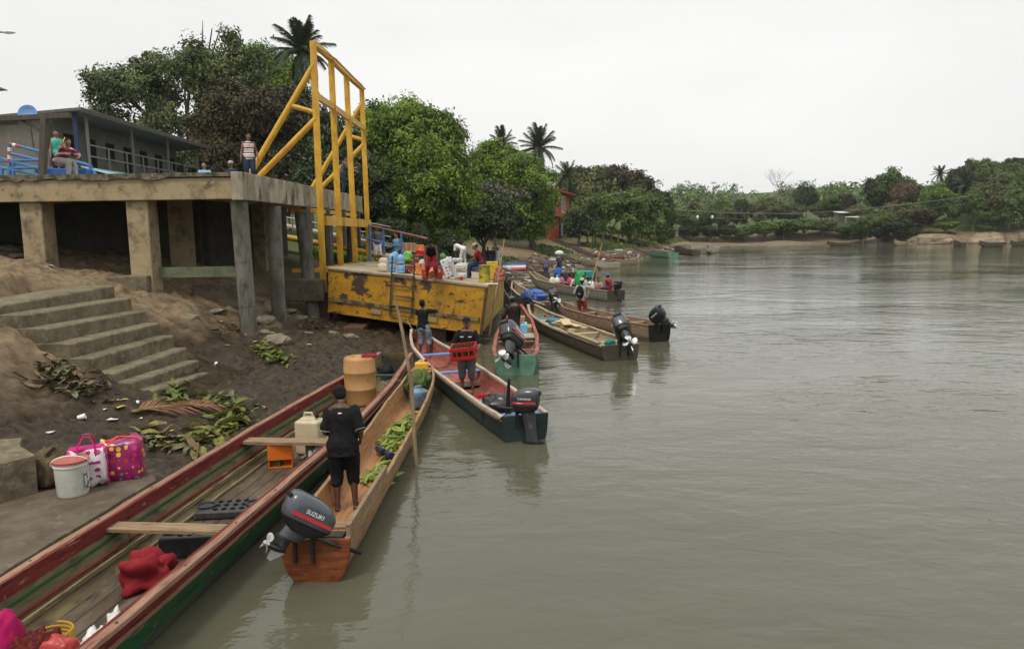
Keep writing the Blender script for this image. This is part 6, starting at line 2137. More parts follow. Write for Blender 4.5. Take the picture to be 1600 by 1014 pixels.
# 2 man holding the red crate, facing the camera
p2 = at(731, 613, .08)
PB = person('man in black polo and dark cap holding a red bottle crate', p2, R_(172), 1.72, bend=R_(-3), footR=(.12, 0, 0), footL=(-.12, .02, 0), handR=(.285, .26, 1.02), handL=(-.285, .26, 1.02),
            head=(R_(8), R_(-2)), shirt=m_blkT, pants=m_gryS, plen='mid', skin='brown', cap=(cloth('black_cap', (.012, .012, .014)), 'front'), vox=.009, fat=1.1, elbow=((.4, -1, -.4), (-.4, -1, -.4)), grip=(.9, .9), palm_dir=((-.4, .9, -.1), (.4, .9, -.1)))
for sx in (-.09, .075):
    q = PB['back'](sx * 1.1, .148, .335)
    MB().box(q, (.075, .01, .017), Matrix.Rotation(R_(172), 3, 'Z')).build('chest_badge', m_decw, PB['t'], w=True)
# 3 man on the bow reaching up the barge side
p3 = bpt(Cc, .02, 8.7, .12)
PC3 = person('man in black shirt and faded denim shorts reaching up the barge side', p3, R_(-18), 1.68, footR=(.16, -.02, .02), footL=(-.14, 0, .02), handR=(.36, .38, 1.48), handL=(-.12, .40, 1.30),
             head=(R_(-5), R_(-12)), shirt=m_blkT, pants=m_den, plen='mid', skin='dark', vox=.012, elbow=((.9, .1, -.6), (-.9, .1, -.6)), shirt_len=-.02)
# 4 man in the sea green boat
p4 = bpt(D, -.08, 3.1, .06)
person('man in dark brown shirt and grey blue cap in the sea green boat', p4, R_(10), 1.72, bend=R_(8), handR=(.2, .3, .85), handL=(-.28, .28, 1.0), head=(R_(10), R_(15)), shirt=m_dbr, sleeve='long', pants=cloth('dark_denim', (.03, .04, .055)), plen='long', skin='dark',
       cap=(cloth('slate_cap', (.10, .12, .19)), 'front'), vox=.013)
# 5..7 on the barge deck
DZ = lambda px, py: Vector(at(px, py, 2.0))
def deck(px, py):
    """point on the sloping barge deck under a picture point"""
    n = (FR - FL).cross(RL - FL)
    d = ray(px, py)
    o = Vector((0, 0, CAM_H))
    k = (FL + Vector((0, 0, .032)) - o).dot(n) / d.dot(n)
    return o + d * k
person('person in black vest and red skirt bending over the crates on the barge', deck(675, 437), R_(184), 1.62, bend=R_(52), hip=.86, footR=(.17, -.02, 0), footL=(-.17, -.02, 0), handR=(.20, .50, .42), handL=(-.22, .48, .40), head=(0, R_(18)), shirt=m_blkT, sleeve='none', pants=m_redC2, plen='mid',
       skin='dark', vox=.012, elbow=((1, -.2, .2), (-1, -.2, .2)), hair_scale=1.12, grip=(.7, .7))
person('man in white clothes and grey cap bending over on the barge', deck(724, 417), R_(75), 1.68, bend=R_(66), hip=.93, footR=(.12, -.12, 0), footL=(-.12, .06, 0), handR=(.14, .46, .50), handL=(-.14, .42, .56), head=(0, R_(-15)), shirt=m_whtT, pants=m_whtT, plen='long',
       skin='dark', cap=(cloth('slate_blue_cap', (.07, .10, .13)), 'front'), vox=.012, elbow=((1, -.2, 0), (-1, -.2, 0)), grip=(.6, .6), shoe=m_blk)
SEAT = deck(756, 436)
person('man in red plaid vest and pale cap seated on a yellow drum on the barge', SEAT + Vector((-.12, .05, .0)), R_(88), 1.68, bend=R_(14), hip=.62, footR=(.13, .42, 0), footL=(-.10, .46, 0), handR=(.16, .32, .70), handL=(-.16, .32, .70), head=(R_(6), R_(18)),
       shirt=M('red_black_plaid', (.05, .008, .014), [((.33, .015, .03), 9, .52, .03), ((.02, .03, .10), 6, .60, .03)], rough=.85), sleeve='short', pants=m_nav, plen='long', skin='brown', cap=(cloth('stone_cap', (.30, .29, .25)), 'front'), vox=.012, elbow=((1, -.4, 0), (-1, -.4, 0)), grip=(.8, .8), shoe=m_gwd)
# 8.. on the platform
def on_plat(px, Y): return Vector((atY(px, 260, Y).x, Y, PZ - .02))
PS = person('man in red white and navy striped shirt seated holding a yellow phone to his ear', on_plat(95, 22.3), R_(-105), 1.66, bend=R_(38), hip=.56, footR=(.13, .40, 0), footL=(-.10, .46, 0), handR=(.13, .36, 1.02), handL=(-.18, .50, .62), head=(R_(-12), R_(-6)), shirt=stripes('red_white_stripes', [(.42, .03, .06), (.62, .6, .58), (.42, .03, .06), (.02, .02, .05)], .17),
       pants=m_gryL, plen='long', skin='tan', vox=.012, elbow=((1, .5, -.6), (-1, -.2, 0)), grip=(1.0, .5), shoe=m_gryS, fat=1.08)
ph = thing('mobile_phone', 'bright yellow phone held to the seated man\'s ear', 'phone', PS['hands'][0])
MB().box(PS['hands'][0] + Vector((.03, -.10, .08)), (.02, .11, .19), Matrix.Rotation(R_(-35), 3, 'X') @ Matrix.Rotation(R_(40), 3, 'Z')).build('case', M('yellow_case', (.65, .55, .03), rough=.4), ph, w=True, bevel=.006)
person('woman in turquoise top standing behind the seated man on the platform', on_plat(91, 23.3), R_(-140), 1.6, bend=R_(10), handR=(.22, .15, .8), handL=(-.2, .15, .85), head=(R_(-10), R_(10)), shirt=cloth('turquoise_cloth', (.10, .48, .36)), sleeve='none', pants=m_nav, plen='long', skin='tan', long_hair=True, vox=.013, female=True)
person('man in striped vest standing at the platform corner behind the yellow braces', on_plat(390, 25.6), R_(200), 1.72, handR=(.26, .05, .82), handL=(-.28, .05, .86), head=(R_(15), R_(8)), shirt=stripes('navy_white_stripes', [(.62, .6, .58), (.03, .035, .06), (.62, .58, .56), (.55, .22, .18)], .16), sleeve='none', pants=m_nav, plen='mid', skin='brown', vox=.013)
person('person in pale blue shirt seated behind the platform edge', on_plat(319, 27), R_(190), 1.66, hip=.15, footR=(.14, .62, .0), footL=(-.14, .60, 0), knee=(0, .3, 1), handR=(.2, .35, .35), handL=(-.2, .35, .35), head=(0, 0), shirt=cloth('light_blue_cotton', (.20, .42, .62)), pants=m_nav, skin='tan', vox=.014)
person('person in grey cap and dark shirt seated behind the platform edge', on_plat(361, 27), R_(170), 1.70, hip=.16, footR=(.14, .62, .0), footL=(-.14, .60, 0), knee=(0, .3, 1), handR=(.2, .35, .35), handL=(-.2, .35, .35), head=(0, 0), shirt=m_nav, pants=m_nav, skin='brown', vox=.014, cap=(cloth('grey_knit_cap', (.35, .34, .33)), 'none'))
person('man in grey striped shirt reaching out behind the yellow frame', on_plat(534, 33.4), R_(-80), 1.7, bend=R_(15), handR=(.15, .55, 1.15), handL=(-.15, .5, 1.05), shirt=stripes('grey_stripes', [(.10, .10, .11), (.03, .03, .035)], .08), pants=m_nav, plen='long', skin='tan', vox=.014)
# gangway hands
_g = atY(622, 400, 33.9)
person('man in sky blue vest carrying boxes at the boarding rail', Vector((_g.x, 33.9, 2.0)), R_(150), 1.7, bend=R_(8), handR=(.32, .28, 1.15), handL=(-.36, .22, 1.1), shirt=cloth('sky_blue_cotton', (.16, .40, .60)), sleeve='none', pants=m_nav, plen='mid', skin='tan', vox=.014)
_g = atY(590, 400, 35.2)
person('man in grey shirt and white shorts behind the last yellow post', Vector((_g.x, 35.2, 2.3)), R_(200), 1.72, shirt=cloth('grey_cotton', (.10, .10, .11)), pants=m_whtT, plen='mid', skin='brown', vox=.014)
# two men standing by the far corner of the barge
c = at(791, 478, .3)
person('man in red cap and blue shirt behind the barge corner', Vector((c.x - .1, 35.5, max(.1, gz(c.x, 35.5)))), R_(160), 1.7, shirt=cloth('steel_blue_cotton', (.06, .13, .2)), pants=m_nav, plen='long', skin='brown', cap=(m_redC2, 'front'), vox=.016)
person('man in dark shirt holding a rope at the barge corner', bpt(Hh, -.3, 1.2, .05) + Vector((-1.55, 1.2, 0)), R_(170), 1.68, handR=(.1, .3, 1.2), handL=(-.1, .3, 1.25), shirt=m_dbr, pants=cloth('drab_cloth', (.04, .045, .05)), plen='long', skin='dark', vox=.016)
# man with backpack standing in the brown canoe
p8 = bpt(Fb, -.05, 5.6, .06)
P8 = person('man with black backpack and rust trousers pushing a long pole', p8, R_(-25), 1.75, bend=R_(4), footR=(.14, 0, 0), footL=(-.14, 0, 0), handR=(.25, .32, 1.38), handL=(-.28, .22, 1.05), shirt=cloth('stone_grey_cotton', (.32, .32, .29)), sleeve='long', pants=cloth('rust_cloth', (.20, .045, .022)), plen='long', skin='dark', cap=(cloth('cream_cap', (.45, .42, .33)), 'back'), vox=.014, grip=(1, 1), fat=1.08)
bk = thing('backpack', 'black backpack on the back of the man with the pole', 'backpack', P8['back'](0, -.2, .05))
MB().ball(P8['back'](0, -.21, .20), (.17, .10, .26), 14, 10, Matrix.Rotation(R_(-25), 3, 'Z')).build('pack_body', m_blkT, bk, smooth=True, w=True)
MB().ball(P8['back'](0, -.30, .10), (.11, .05, .13), 12, 8, Matrix.Rotation(R_(-25), 3, 'Z')).build('front_pocket', m_blk, bk, smooth=True, w=True)
MB().box(P8['back'](.02, -.352, .14), (.05, .012, .03), Matrix.Rotation(R_(-25), 3, 'Z')).build('pocket_badge', m_decw, bk, w=True)
# pole he holds: up to (940,380)
pl = thing('punt_pole', 'long thin wooden pole held up by the man with the backpack', 'pole', P8['hands'][0])
e0, e1 = P8['hands'][0], atY(941, 380, 29.0)
MB().tube([e0 + (e0 - e1).normalized() * .8, e0, e1], [.02, .02, .015], 8).build('shaft', m_new, pl, smooth=True, w=True)
# passengers of the long canoe
pas = [
    (7.9, -.08, 'stand', 'woman in grey top and dark skirt standing near the canoe bow', cloth('grey_top', (.22, .21, .20)), m_nav, 'long', None, 165),
    (7.3, .12, 'stand', 'person in bright blue shirt and white trousers standing in the canoe', cloth('royal_blue', (.03, .13, .55)), m_whtT, 'long', None, 15),
    (6.2, -.1, 'sit', 'passenger in pink and white seated in the passenger canoe', cloth('pink_cloth', (.45, .18, .26)), m_redC2, 'mid', None, 60),
    (5.6, .12, 'sit', 'passenger in magenta top beside the man with the pole', cloth('magenta_cloth', (.55, .06, .20)), m_nav, 'mid', None, 30),
    (5.0, -.05, 'sit', 'passenger in white top behind the green bundle', m_whtT, m_nav, 'mid', None, 200),
    (4.0, .08, 'sit', 'passenger in white shirt seated amidships in the canoe', cloth('white_shirt', (.55, .56, .58)), m_nav, 'mid', None, 190),
    (1.9, -.05, 'sit', 'passenger in pale vest seated near the canoe driver', cloth('beige_cloth', (.38, .27, .22)), m_redC2, 'mid', None, 160),
]
for (y, x, mode, lab, sh_, pa, pl_, cp, fc) in pas:
    fr0 = MW[G['t'].name].to_euler().z
    pos = bpt(G, x, y, .07)
    if mode == 'stand':
        person(lab, pos, fr0 + R_(fc), 1.62, bend=R_(6), shirt=sh_, pants=pa, plen=pl_, skin='dark', vox=.018, handR=(.2, .2, .85), handL=(-.2, .2, .9))
    else:
        person(lab, pos, fr0 + R_(fc), 1.6, bend=R_(15), hip=.42, footR=(.14, .48, 0), footL=(-.14, .48, 0), handR=(.15, .38, .55), handL=(-.15, .38, .55), shirt=sh_, pants=pa, plen=pl_, skin='brown', vox=.018)
person('canoe driver in red shirt and blue cap seated at the stern', bpt(G, 0, .75, .10), MW[G['t'].name].to_euler().z + R_(20), 1.7, bend=R_(8), hip=.55, footR=(.16, .45, 0), footL=(-.14, .45, 0), handR=(.2, .3, .7), handL=(-.1, -.2, .75), shirt=m_redC2, pants=m_nav, plen='long', skin='brown', cap=(m_blue2, 'back'), vox=.016)
wp = at(868, 440, .4)
person('person with a white bundle on the head behind the passenger canoe', Vector((3.55, 54.5, .12)), R_(20), 1.62, shirt=m_nav, pants=m_nav, plen='long', skin='dark', vox=.02, handR=(.2, .1, 1.6), handL=(-.2, .1, 1.6), cap=(m_whtT, 'brim'))
wb = Vector((3.55, 54.5, .12 + 1.76))
o = thing('head_bundle', 'round white bundle carried on the head beyond the passenger canoe', 'bundle', wb)
MB().ball(wb + Vector((0, 0, .10)), (.33, .30, .20), 14, 9).build('cloth_bundle', m_whtT, o, smooth=True, w=True)
person('person in purple cap standing behind the woman in grey', Vector((2.6, 55.0, .12)), R_(180), 1.66, shirt=cloth('dusty_purple', (.16, .13, .17)), pants=m_nav, plen='long', skin='dark', vox=.02, cap=(cloth('purple_cap', (.16, .13, .22)), 'front'))
# people far up the bank
for (px, lab, sh_, Y) in ((762, 'person in dark clothes up the bank, leftmost of the three', m_dbr, 58), (770, 'person in black top up the bank, middle of the three', m_blkT, 59), (778, 'person in white top up the bank, rightmost of the three', m_whtT, 60)):
    x = atY(px, 385, Y).x
    person(lab, Vector((x, Y, gz(x, Y) + .02)), R_(180), 1.6, shirt=sh_, pants=m_nav if sh_ is not m_whtT else m_whtT, plen='long', skin='dark', vox=.022)
# ================================================================== CARGO AND SMALL THINGS
def plastic(name, c, layers=(), rough=.4):
    return M(name, c, layers, rough=rough, vary=.10, vscale=5)
def sack_mesh(r, mat, seed=0, amp=.10, fr=3.0, n=36, m=22, flat=.85, name='sack'):
    mb = MB().ball((0, 0, 0), (1, 1, 1), n, m)
    v = np.array(mb.v)
    v = np.sign(v) * np.abs(v) ** np.array([.62, .62, .72])
    k = 1 + amp * fbm(v[:, 0] * fr + seed, v[:, 1] * fr, v[:, 2] * fr + seed * 2.1, 4)
    k = k - amp * .7 * np.abs(fbm(v[:, 0] * fr * 1.3 + seed * 5, v[:, 1] * fr * 1.3 + 4, v[:, 2] * fr * .8, 3)) - amp * .15
    v = v * k[:, None]
    v[:, 2] = np.where(v[:, 2] < -.62, -.62 + (v[:, 2] + .62) * .15, v[:, 2])
    v = v * np.array(r)
    v[:, 2] -= v[:, 2].min()
    mb.v = [tuple(p) for p in v]
    return mb.mesh(name, [mat], True)
def sack(name, label, cat, p, r, mat, rz=0.0, seed=0, amp=.1, fr=3.0, group=None, part='cloth_body'):
    t = thing(name, label, cat, p, rz, group)
    place(part, sack_mesh(r, mat, seed, amp, fr, name=part), t)
    return t
def jerrycan(label, p, w_, d_, h, mat, capm, rz=0.0, group=None, name='jerrycan'):
    t = thing(name, label, 'jerrycan', p, rz, group)
    bd = MB().box((0, 0, h * .42), (w_, d_, h * .84)).build('can_body', mat, t, bevel=min(w_, d_) * .14, seg=3)
    MB().box((0, 0, h * .86), (w_ * .78, d_ * .78, h * .10), taper=.7).build('shoulder', mat, t, bevel=.02)
    MB().tube([(-w_ * .22, 0, h * .88), (-w_ * .18, 0, h * 1.0), (w_ * .12, 0, h * 1.0), (w_ * .16, 0, h * .88)], .022, 8).build('handle', mat, t, smooth=True)
    MB().lathe([(.035, 0), (.035, .05), (.028, .055)], 14, (w_ * .32, 0, h * .89)).build('cap', capm, t, smooth=True)
    return t
def crate(label, p, s, mat, rz=0.0, rows=2, name='crate', rot=None, cat='crate', group=None):
    """open plastic crate with slotted sides"""
    m = Matrix.Translation(Vector(p)) @ (rot.to_4x4() if rot is not None else Matrix.Rotation(rz, 4, 'Z'))
    t = thing(name, label, cat, mat=m, group=group)
    w_, d_, h = s
    th = .018
    MB().box((0, 0, th / 2), (w_, d_, th)).build('base', mat, t)
    for ax in (0, 1):
        for sg in (1, -1):
            L = w_ if ax == 0 else d_ - 2 * th
            pos = lambda u, z: (u, sg * (d_ / 2 - th / 2), z) if ax == 0 else (sg * (w_ / 2 - th / 2), u, z)
            sz = lambda lu, lz: (lu, th, lz) if ax == 0 else (th, lu, lz)
            mb = MB()
            mb.box(pos(0, h * .14), sz(L, h * .28))
            mb.box(pos(0, h * .86), sz(L, h * .28))
            k = max(2, int(L / .12))
            for i in range(k + 1):
                mb.box(pos(-L / 2 + .012 + (L - .024) * i / k, h * .5), sz(.024, h * .48))
            mb.build('side_panel', mat, t)
    return t, m
def rbox(name, label, cat, p, s, mat, rz=0.0, bevel=.02, group=None, part='carton', rot=None):
    m = Matrix.Translation(Vector(p)) @ (rot.to_4x4() if rot is not None else Matrix.Rotation(rz, 4, 'Z'))
    t = thing(name, label, cat, mat=m, group=group)
    MB().box((0, 0, s[2] / 2), s).build(part, mat, t, bevel=bevel)
    return t
def bag_mesh(w_, d_, h, mat, seed=0):
    """soft box: bulging sides, sagging top"""
    n = 10
    mb = MB()
    rings = []
    for i in range(9):
        z = i / 8
        bul = 1 + .10 * math.sin(math.pi * z) - .22 * max(0, z - .7) / .3
        ring = []
        for k in range(32):
            a = 2 * math.pi * k / 32
            ca, sa = math.cos(a), math.sin(a)
            e = 4.5
            x = math.copysign(abs(ca) ** (2 / e), ca) * w_ / 2 * (1 + .05 * math.sin(math.pi * z))
            y = math.copysign(abs(sa) ** (2 / e), sa) * d_ / 2 * bul
            j = .035 * fbm(np.array([x * 9 + seed]), np.array([y * 9 + z * 5]), z * 4, 3)[0]
            ring.append(Vector((x * (1 + j), y + j, h * z + j)))
        rings.append(ring)
    rings.append([Vector((p.x * .8, p.y * .35, p.z - .02)) for p in rings[-1]])
    mb.loft(rings)
    return mb.mesh('bag_body', mat if isinstance(mat, list) else [mat], True)
def dots_mat(name, base, cols, scale, size=.32):
    m = bpy.data.materials.new(name)
    m.use_nodes = True
    nd, lk = m.node_tree.nodes, m.node_tree.links
    tc = nd.new('ShaderNodeTexCoord')
    vo = nd.new('ShaderNodeTexVoronoi')
    vo.inputs['Scale'].default_value = scale
    vo.inputs['Randomness'].default_value = .35
    lk.new(tc.outputs['Object'], vo.inputs['Vector'])
    rp = nd.new('ShaderNodeValToRGB')
    rp.color_ramp.interpolation = 'CONSTANT'
    el = rp.color_ramp.elements
    el[0].color = (*cols[0], 1)
    el[1].position = 1 / len(cols); el[1].color = (*cols[min(1, len(cols) - 1)], 1)
    for i in range(2, len(cols)):
        e = el.new(i / len(cols)); e.color = (*cols[i], 1)
    sp = nd.new('ShaderNodeSeparateColor')
    lk.new(vo.outputs['Color'], sp.inputs[0])
    lk.new(sp.outputs[0], rp.inputs[0])
    lt_ = nd.new('ShaderNodeMath'); lt_.operation = 'LESS_THAN'; lt_.inputs[1].default_value = size
    lk.new(vo.outputs['Distance'], lt_.inputs[0])
    mx = nd.new('ShaderNodeMix'); mx.data_type = 'RGBA'
    mx.inputs[6].default_value = (*base, 1)
    lk.new(rp.outputs[0], mx.inputs[7])
    lk.new(lt_.outputs[0], mx.inputs['Factor'])
    lk.new(mx.outputs[2], nd['Principled BSDF'].inputs['Base Color'])
    nd['Principled BSDF'].inputs['Roughness'].default_value = .35
    return m

# ---- on the slab
sz_ = SLZ + .004
bp = at(115, 771, sz_)
bu = thing('bucket', 'white plastic bucket with red lid standing on the slab', 'bucket', bp, R_(20))
m_bkt = plastic('chalk_white_plastic', (.52, .52, .48), [((.40, .38, .33), 6, .6, .1)])
bh, br_ = .47, .20
MB().lathe([(br_ * .86, 0), (br_ * .9, .02), (br_ * .97, bh * .78), (br_ * .975, bh * .80), (br_ * 1.03, bh * .81), (br_ * 1.03, bh * .84), (br_ * .985, bh * .85), (br_ * 1.0, bh * .92)], 36).build('pail', m_bkt, bu, smooth=True)
MB().lathe([(br_ * 1.05, bh * .91), (br_ * 1.06, bh * .965), (br_ * 1.02, bh * .975), (br_ * .98, bh * .962), (.01, bh * .962)], 36).build('lid', plastic('faded_red_lid', (.36, .085, .065)), bu, smooth=True)
pts = [Vector((math.cos(a) * br_ * 1.06, -.03 - .10 * math.sin(a), bh * .85 + math.sin(a) * .13)) for a in [math.pi * k / 14 for k in range(15)]]
MB().tube(pts, .008, 6).build('handle', m_decw, bu, smooth=True)
for sx in (1, -1):
    MB().ball((sx * br_ * 1.05, 0, bh * .84), .022, 8, 6).build('handle_lug', m_bkt, bu, smooth=True)
MB().box((.185, -.105, bh * .42), (.004, .07, .22), Matrix.Rotation(R_(-30), 3, 'Z')).build('print_label', M('label_print', (.09, .10, .10), [((.6, .6, .58), 30, .5, .02)], rough=.5), bu)
bp = at(140, 757, sz_)
tb = thing('shopping_bag', 'white and magenta dotted shopping bag behind the bucket', 'bag', bp, R_(28))
m_mag = plastic('magenta_fabric', (.42, .015, .14), rough=.6)
place('bag_body', bag_mesh(.44, .30, .50, dots_mat('white_magenta_dots', (.62, .60, .60), [(.45, .02, .15)], 9.0, .40), 3), tb)
MB().lathe([(.0, 0), (.01, 0)], 4).v
MB().box((0, 0, .485), (.42, .20, .06)).build('top_panel', m_mag, tb, bevel=.025)
for yy in (-.15, .15):
    MB().tube([(-.10, yy, .38), (-.09, yy * .8, .56), (-.03, yy * .5, .66), (.05, yy * .5, .66), (.10, yy * .8, .55), (.11, yy, .38)], .014, 6, .5).build('handle', m_mag, tb, smooth=True)
for xx in (-.222, .222):
    for yy in (-.145, .145):
        MB().tube([(xx, yy, .01), (xx * 1.03, yy * 1.05, .25), (xx * .98, yy * .9, .47)], .009, 6).build('piping', m_mag, tb, smooth=True)
MB().box((0, -.165, .33), (.30, .006, .035)).build('print_line', m_mag, tb)
MB().box((.20, -.12, .0), (.02, .02, .02)).v
bp = at(194, 744, sz_)
rb = thing('patterned_bag', 'bright red and purple bag printed with coloured shapes, rightmost on the slab', 'bag', bp, R_(12))
m_pat = dots_mat('red_bag_print', (.26, .015, .11), [(.75, .50, .03), (.50, .04, .03), (.15, .35, .08), (.75, .45, .05), (.10, .25, .50), (.55, .02, .20)], 12.0, .38)
place('bag_body', bag_mesh(.50, .34, .52, m_pat, 8), rb)
m_rz = plastic('red_zip_fabric', (.55, .02, .02), rough=.5)
MB().tube([(-.20, -.05, .50), (0, 0, .555), (.20, .0, .53)], .016, 6).build('zip_band', m_rz, rb, smooth=True)
MB().tube([(-.15, -.175, .05), (-.17, -.19, .30), (-.12, -.12, .50), (-.02, -.06, .58)], .022, 6, .5).build('handle', m_rz, rb, smooth=True)
bp = at(78, 757, sz_)
bs_ = sack('cloth_sack', 'crumpled brown cloth sack left of the bucket', 'sack', bp, (.24, .21, .27), M('brown_hessian', (.105, .085, .045), [((.055, .043, .022), 5, .52, .1), ((.17, .145, .085), 9, .6, .06)], rough=.9, bump=(.6, 25)), 0, 4, .20, 2.6)
MB().tube([(0, 0, .36), (.03, 0, .45), (.10, .02, .52)], [.05, .09, .05], 9, .5).build('tied_neck', MATS['brown_hessian'], bs_, smooth=True)

# ---- in the long boat
fz = .055
bar = thing('plastic_barrel', 'faded orange plastic barrel standing in the long boat', 'barrel', at(564, 630, fz))
m_barrel = plastic('sun_faded_orange', (.42, .23, .085), [((.33, .17, .06), 2.5, .55, .12), ((.14, .07, .03), 4, .66, .05)], .5)
MB().lathe([(.30, 0), (.325, .02), (.335, .10), (.335, .32), (.345, .335), (.345, .355), (.335, .37), (.335, .68), (.345, .695), (.345, .715), (.335, .73), (.332, .96), (.318, 1.0), (.30, 1.02), (.295, 1.005), (.02, 1.005)], 36).build('drum', m_barrel, bar, smooth=True)
MB().lathe([(.04, 1.004), (.04, 1.03), (.03, 1.035)], 14, (-.15, .05, 0)).build('bung', m_barrel, bar, smooth=True)
sack('red_rag', 'small red rag on top of the barrel', 'rag', at(564, 630, fz) + Vector((.22, .0, 1.008)), (.16, .10, .035), m_redC2, 0, 3, .3)
jerrycan('tall cream jerrycan behind the bench plank', at(486, 707, fz), .42, .32, .68, plastic('cream_plastic', (.46, .40, .27), [((.36, .30, .19), 3, .58, .1)]), m_blk, R_(-8))
jerrycan('rounded white jug under the bench plank', at(499, 727, fz), .32, .26, .36, plastic('milk_white_plastic', (.55, .56, .58)), plastic('amber_cap', (.6, .28, .03)), R_(15))
oc = thing('cut_can', 'orange plastic can cut open on its side below the bench', 'can', at(440, 727, fz), R_(12))
m_orp = plastic('orange_plastic', (.60, .135, .008), [((.30, .06, .01), 5, .64, .05)])
MB().box((0, .14, .20), (.37, .02, .40)).build('back_wall', m_orp, oc, bevel=.008)
MB().box((-.175, 0, .20), (.02, .27, .40)).build('side_wall', m_orp, oc, bevel=.008)
MB().box((.175, 0, .20), (.02, .27, .40)).build('side_wall', m_orp, oc, bevel=.008)
MB().box((0, -.14, .26), (.37, .02, .26)).build('front_wall', m_orp, oc, bevel=.008)
MB().box((0, 0, .01), (.36, .28, .02)).build('floor', m_orp, oc)
def tray(label, p, w_, d_, h, rz):
    t = thing('plastic_tray', label, 'tray', p, rz, 'black moulded trays')
    mt = plastic('black_tray_plastic', (.022, .023, .025), [((.06, .06, .058), 9, .6, .08)], .45)
    MB().box((0, 0, h / 2), (w_, d_, h), taper=.94).build('tray_body', mt, t, bevel=.02)
    for sx in (-1, 1):
        MB().lathe([(.115, h - .002), (.12, h + .022), (.105, h + .022), (.10, h + .004), (.01, h + .004)], 20, (sx * w_ * .36, 0, 0)).build('end_cup', mt, t, smooth=True)
    for i in range(4):
        for j in range(3):
            MB().lathe([(.032, h), (.034, h + .010), (.026, h + .010), (.024, h + .002), (.003, h + .002)], 12, ((i - 1.5) * w_ * .13, (j - 1) * d_ * .30, 0)).build('socket', M('tray_hole', (.006, .006, .006), rough=.7), t)
    return t
tray('black moulded plastic tray behind the near thwart', at(362, 800, fz), .86, .46, .10, R_(6))
tray('black moulded plastic tray in front of the near thwart', at(312, 858, fz), .80, .44, .24, R_(6))
sack('red_sack', 'crumpled red cloth bag on the floor of the long boat', 'sack', at(236, 915, fz), (.27, .20, .22), cloth('brick_red_cloth', (.20, .014, .02)), R_(20), 9, .42, 1.5)
sack('pink_bag', 'bright pink bag cut off at the lower left corner', 'bag', Vector((-4.22, 5.70, .06)), (.15, .14, .34), cloth('hot_pink', (.34, .010, .085)), 0, 2, .14, 2)
sack('net_bag', 'dark red net bag beside the pink bag', 'bag', Vector((-3.93, 5.66, .06)), (.19, .15, .26), cloth('dark_red_net', (.14, .018, .014), [((.05, .01, .01), 30, .5, .05)]), 0, 5, .2, 3)
sack('red_pouch', 'salmon red plastic pouch in the bottom left of the boat', 'bag', Vector((-3.72, 5.60, .06)), (.16, .12, .26), plastic('salmon_plastic', (.36, .035, .03)), 0, 7, .15, 2)
sack('white_cloth', 'white crumpled cloth by the near rail', 'cloth', Vector((-3.52, 5.80, .06)), (.12, .14, .22), m_whtT, 0, 11, .25, 3)
sack('white_cloth', 'second white cloth further along the near rail', 'cloth', Vector((-3.46, 6.05, .06)), (.10, .14, .24), m_whtT, 0, 12, .25, 3)
rc = thing('rope_coil', 'coil of yellow rope between the pink and red bags', 'rope', Vector((-3.98, 5.9, .22)))
pts = [Vector((-3.98 + math.cos(a) * (.17 + .01 * math.sin(a * 3.3)), 5.90 + math.sin(a) * .17, .24 + .012 * a / 2)) for a in [k * .35 for k in range(60)]]
MB().tube(pts, .011, 6).build('rope', plastic('yellow_rope', (.36, .22, .02), rough=.7), rc, smooth=True, w=True)
sack('dark_bundle', 'dark bundle of rope and cloth in the long boat bow', 'bundle', at(598, 597, .06), (.26, .3, .24), cloth('dark_bundle_cloth', (.018, .019, .024)), 0, 21, .3, 3)
for k, (a, b) in enumerate((((585, 600), (612, 588)), ((582, 590), (608, 602)))):
    t = thing('stick', 'loose stick on the bow floor of the long boat, ' + ('upper' if k == 0 else 'lower') + ' one', 'stick', at(*a, .1))
    MB().tube([at(*a, .10), at(*b, .16)], .02, 6).build('shaft', m_gwd, t, w=True)

# ---- plantains in the dugout
def plantain_mesh(seed):
    g = random.Random(seed)
    c = g.uniform(.5, .9)
    pts, rad = [], []
    for i in range(9):
        t = i / 8
        a = (t - .5) * c
        pts.append(Vector((math.sin(a) * .31 / c, 0, (1 - math.cos(a)) * .31 / c)))
        rad.append([.009, .013, .026, .032, .033, .031, .025, .013, .006][i])
    return MB().tube(pts, rad, 6).mesh('plantain', [M('plantain_skin_%d' % (seed % 3), ((.085, .155, .018), (.14, .215, .026), (.23, .25, .035))[seed % 3], [((.06, .085, .015), 9, .62, .07)], rough=.45, random_amt=.2)], True)
PM = [plantain_mesh(k) for k in range(6)]
def pile(center, n, rx, ry, h, label, group):
    g = random.Random(int(center.x * 100 + n))
    for k in range(n):
        a = g.random() * 6.283
        r = math.sqrt(g.random())
        x, y = r * math.cos(a) * rx, r * math.sin(a) * ry
        z = h * (1 - r * r) * g.random() + .03
        o = place('plantain', PM[g.randrange(6)])
        o.matrix_world = Matrix.Translation(center + Vector((x, y, z))) @ Matrix.Rotation(g.gauss(R_(70), .7), 4, 'Z') @ Matrix.Rotation(g.uniform(-.35, .35), 4, 'Y') @ Matrix.Rotation(g.choice((1.57, -1.57, 0.2)), 4, 'X')
        MW[o.name] = o.matrix_world.copy()
        _props(o, label, 'plantain', group)
pile(bpt(B, .06, 5.0, .05), 130, .26, 1.0, .30, 'green plantain in the large heap amidships of the dugout', 'plantains in the large heap')
pile(bpt(B, .10, 3.2, .05), 46, .24, .55, .2, 'green plantain in the heap beside the man in black', 'plantains in the near heap')
pile(bpt(B, .10, 6.6, .05), 20, .18, .5, .08, 'green plantain lying loose towards the dugout bow', 'plantains lying loose')
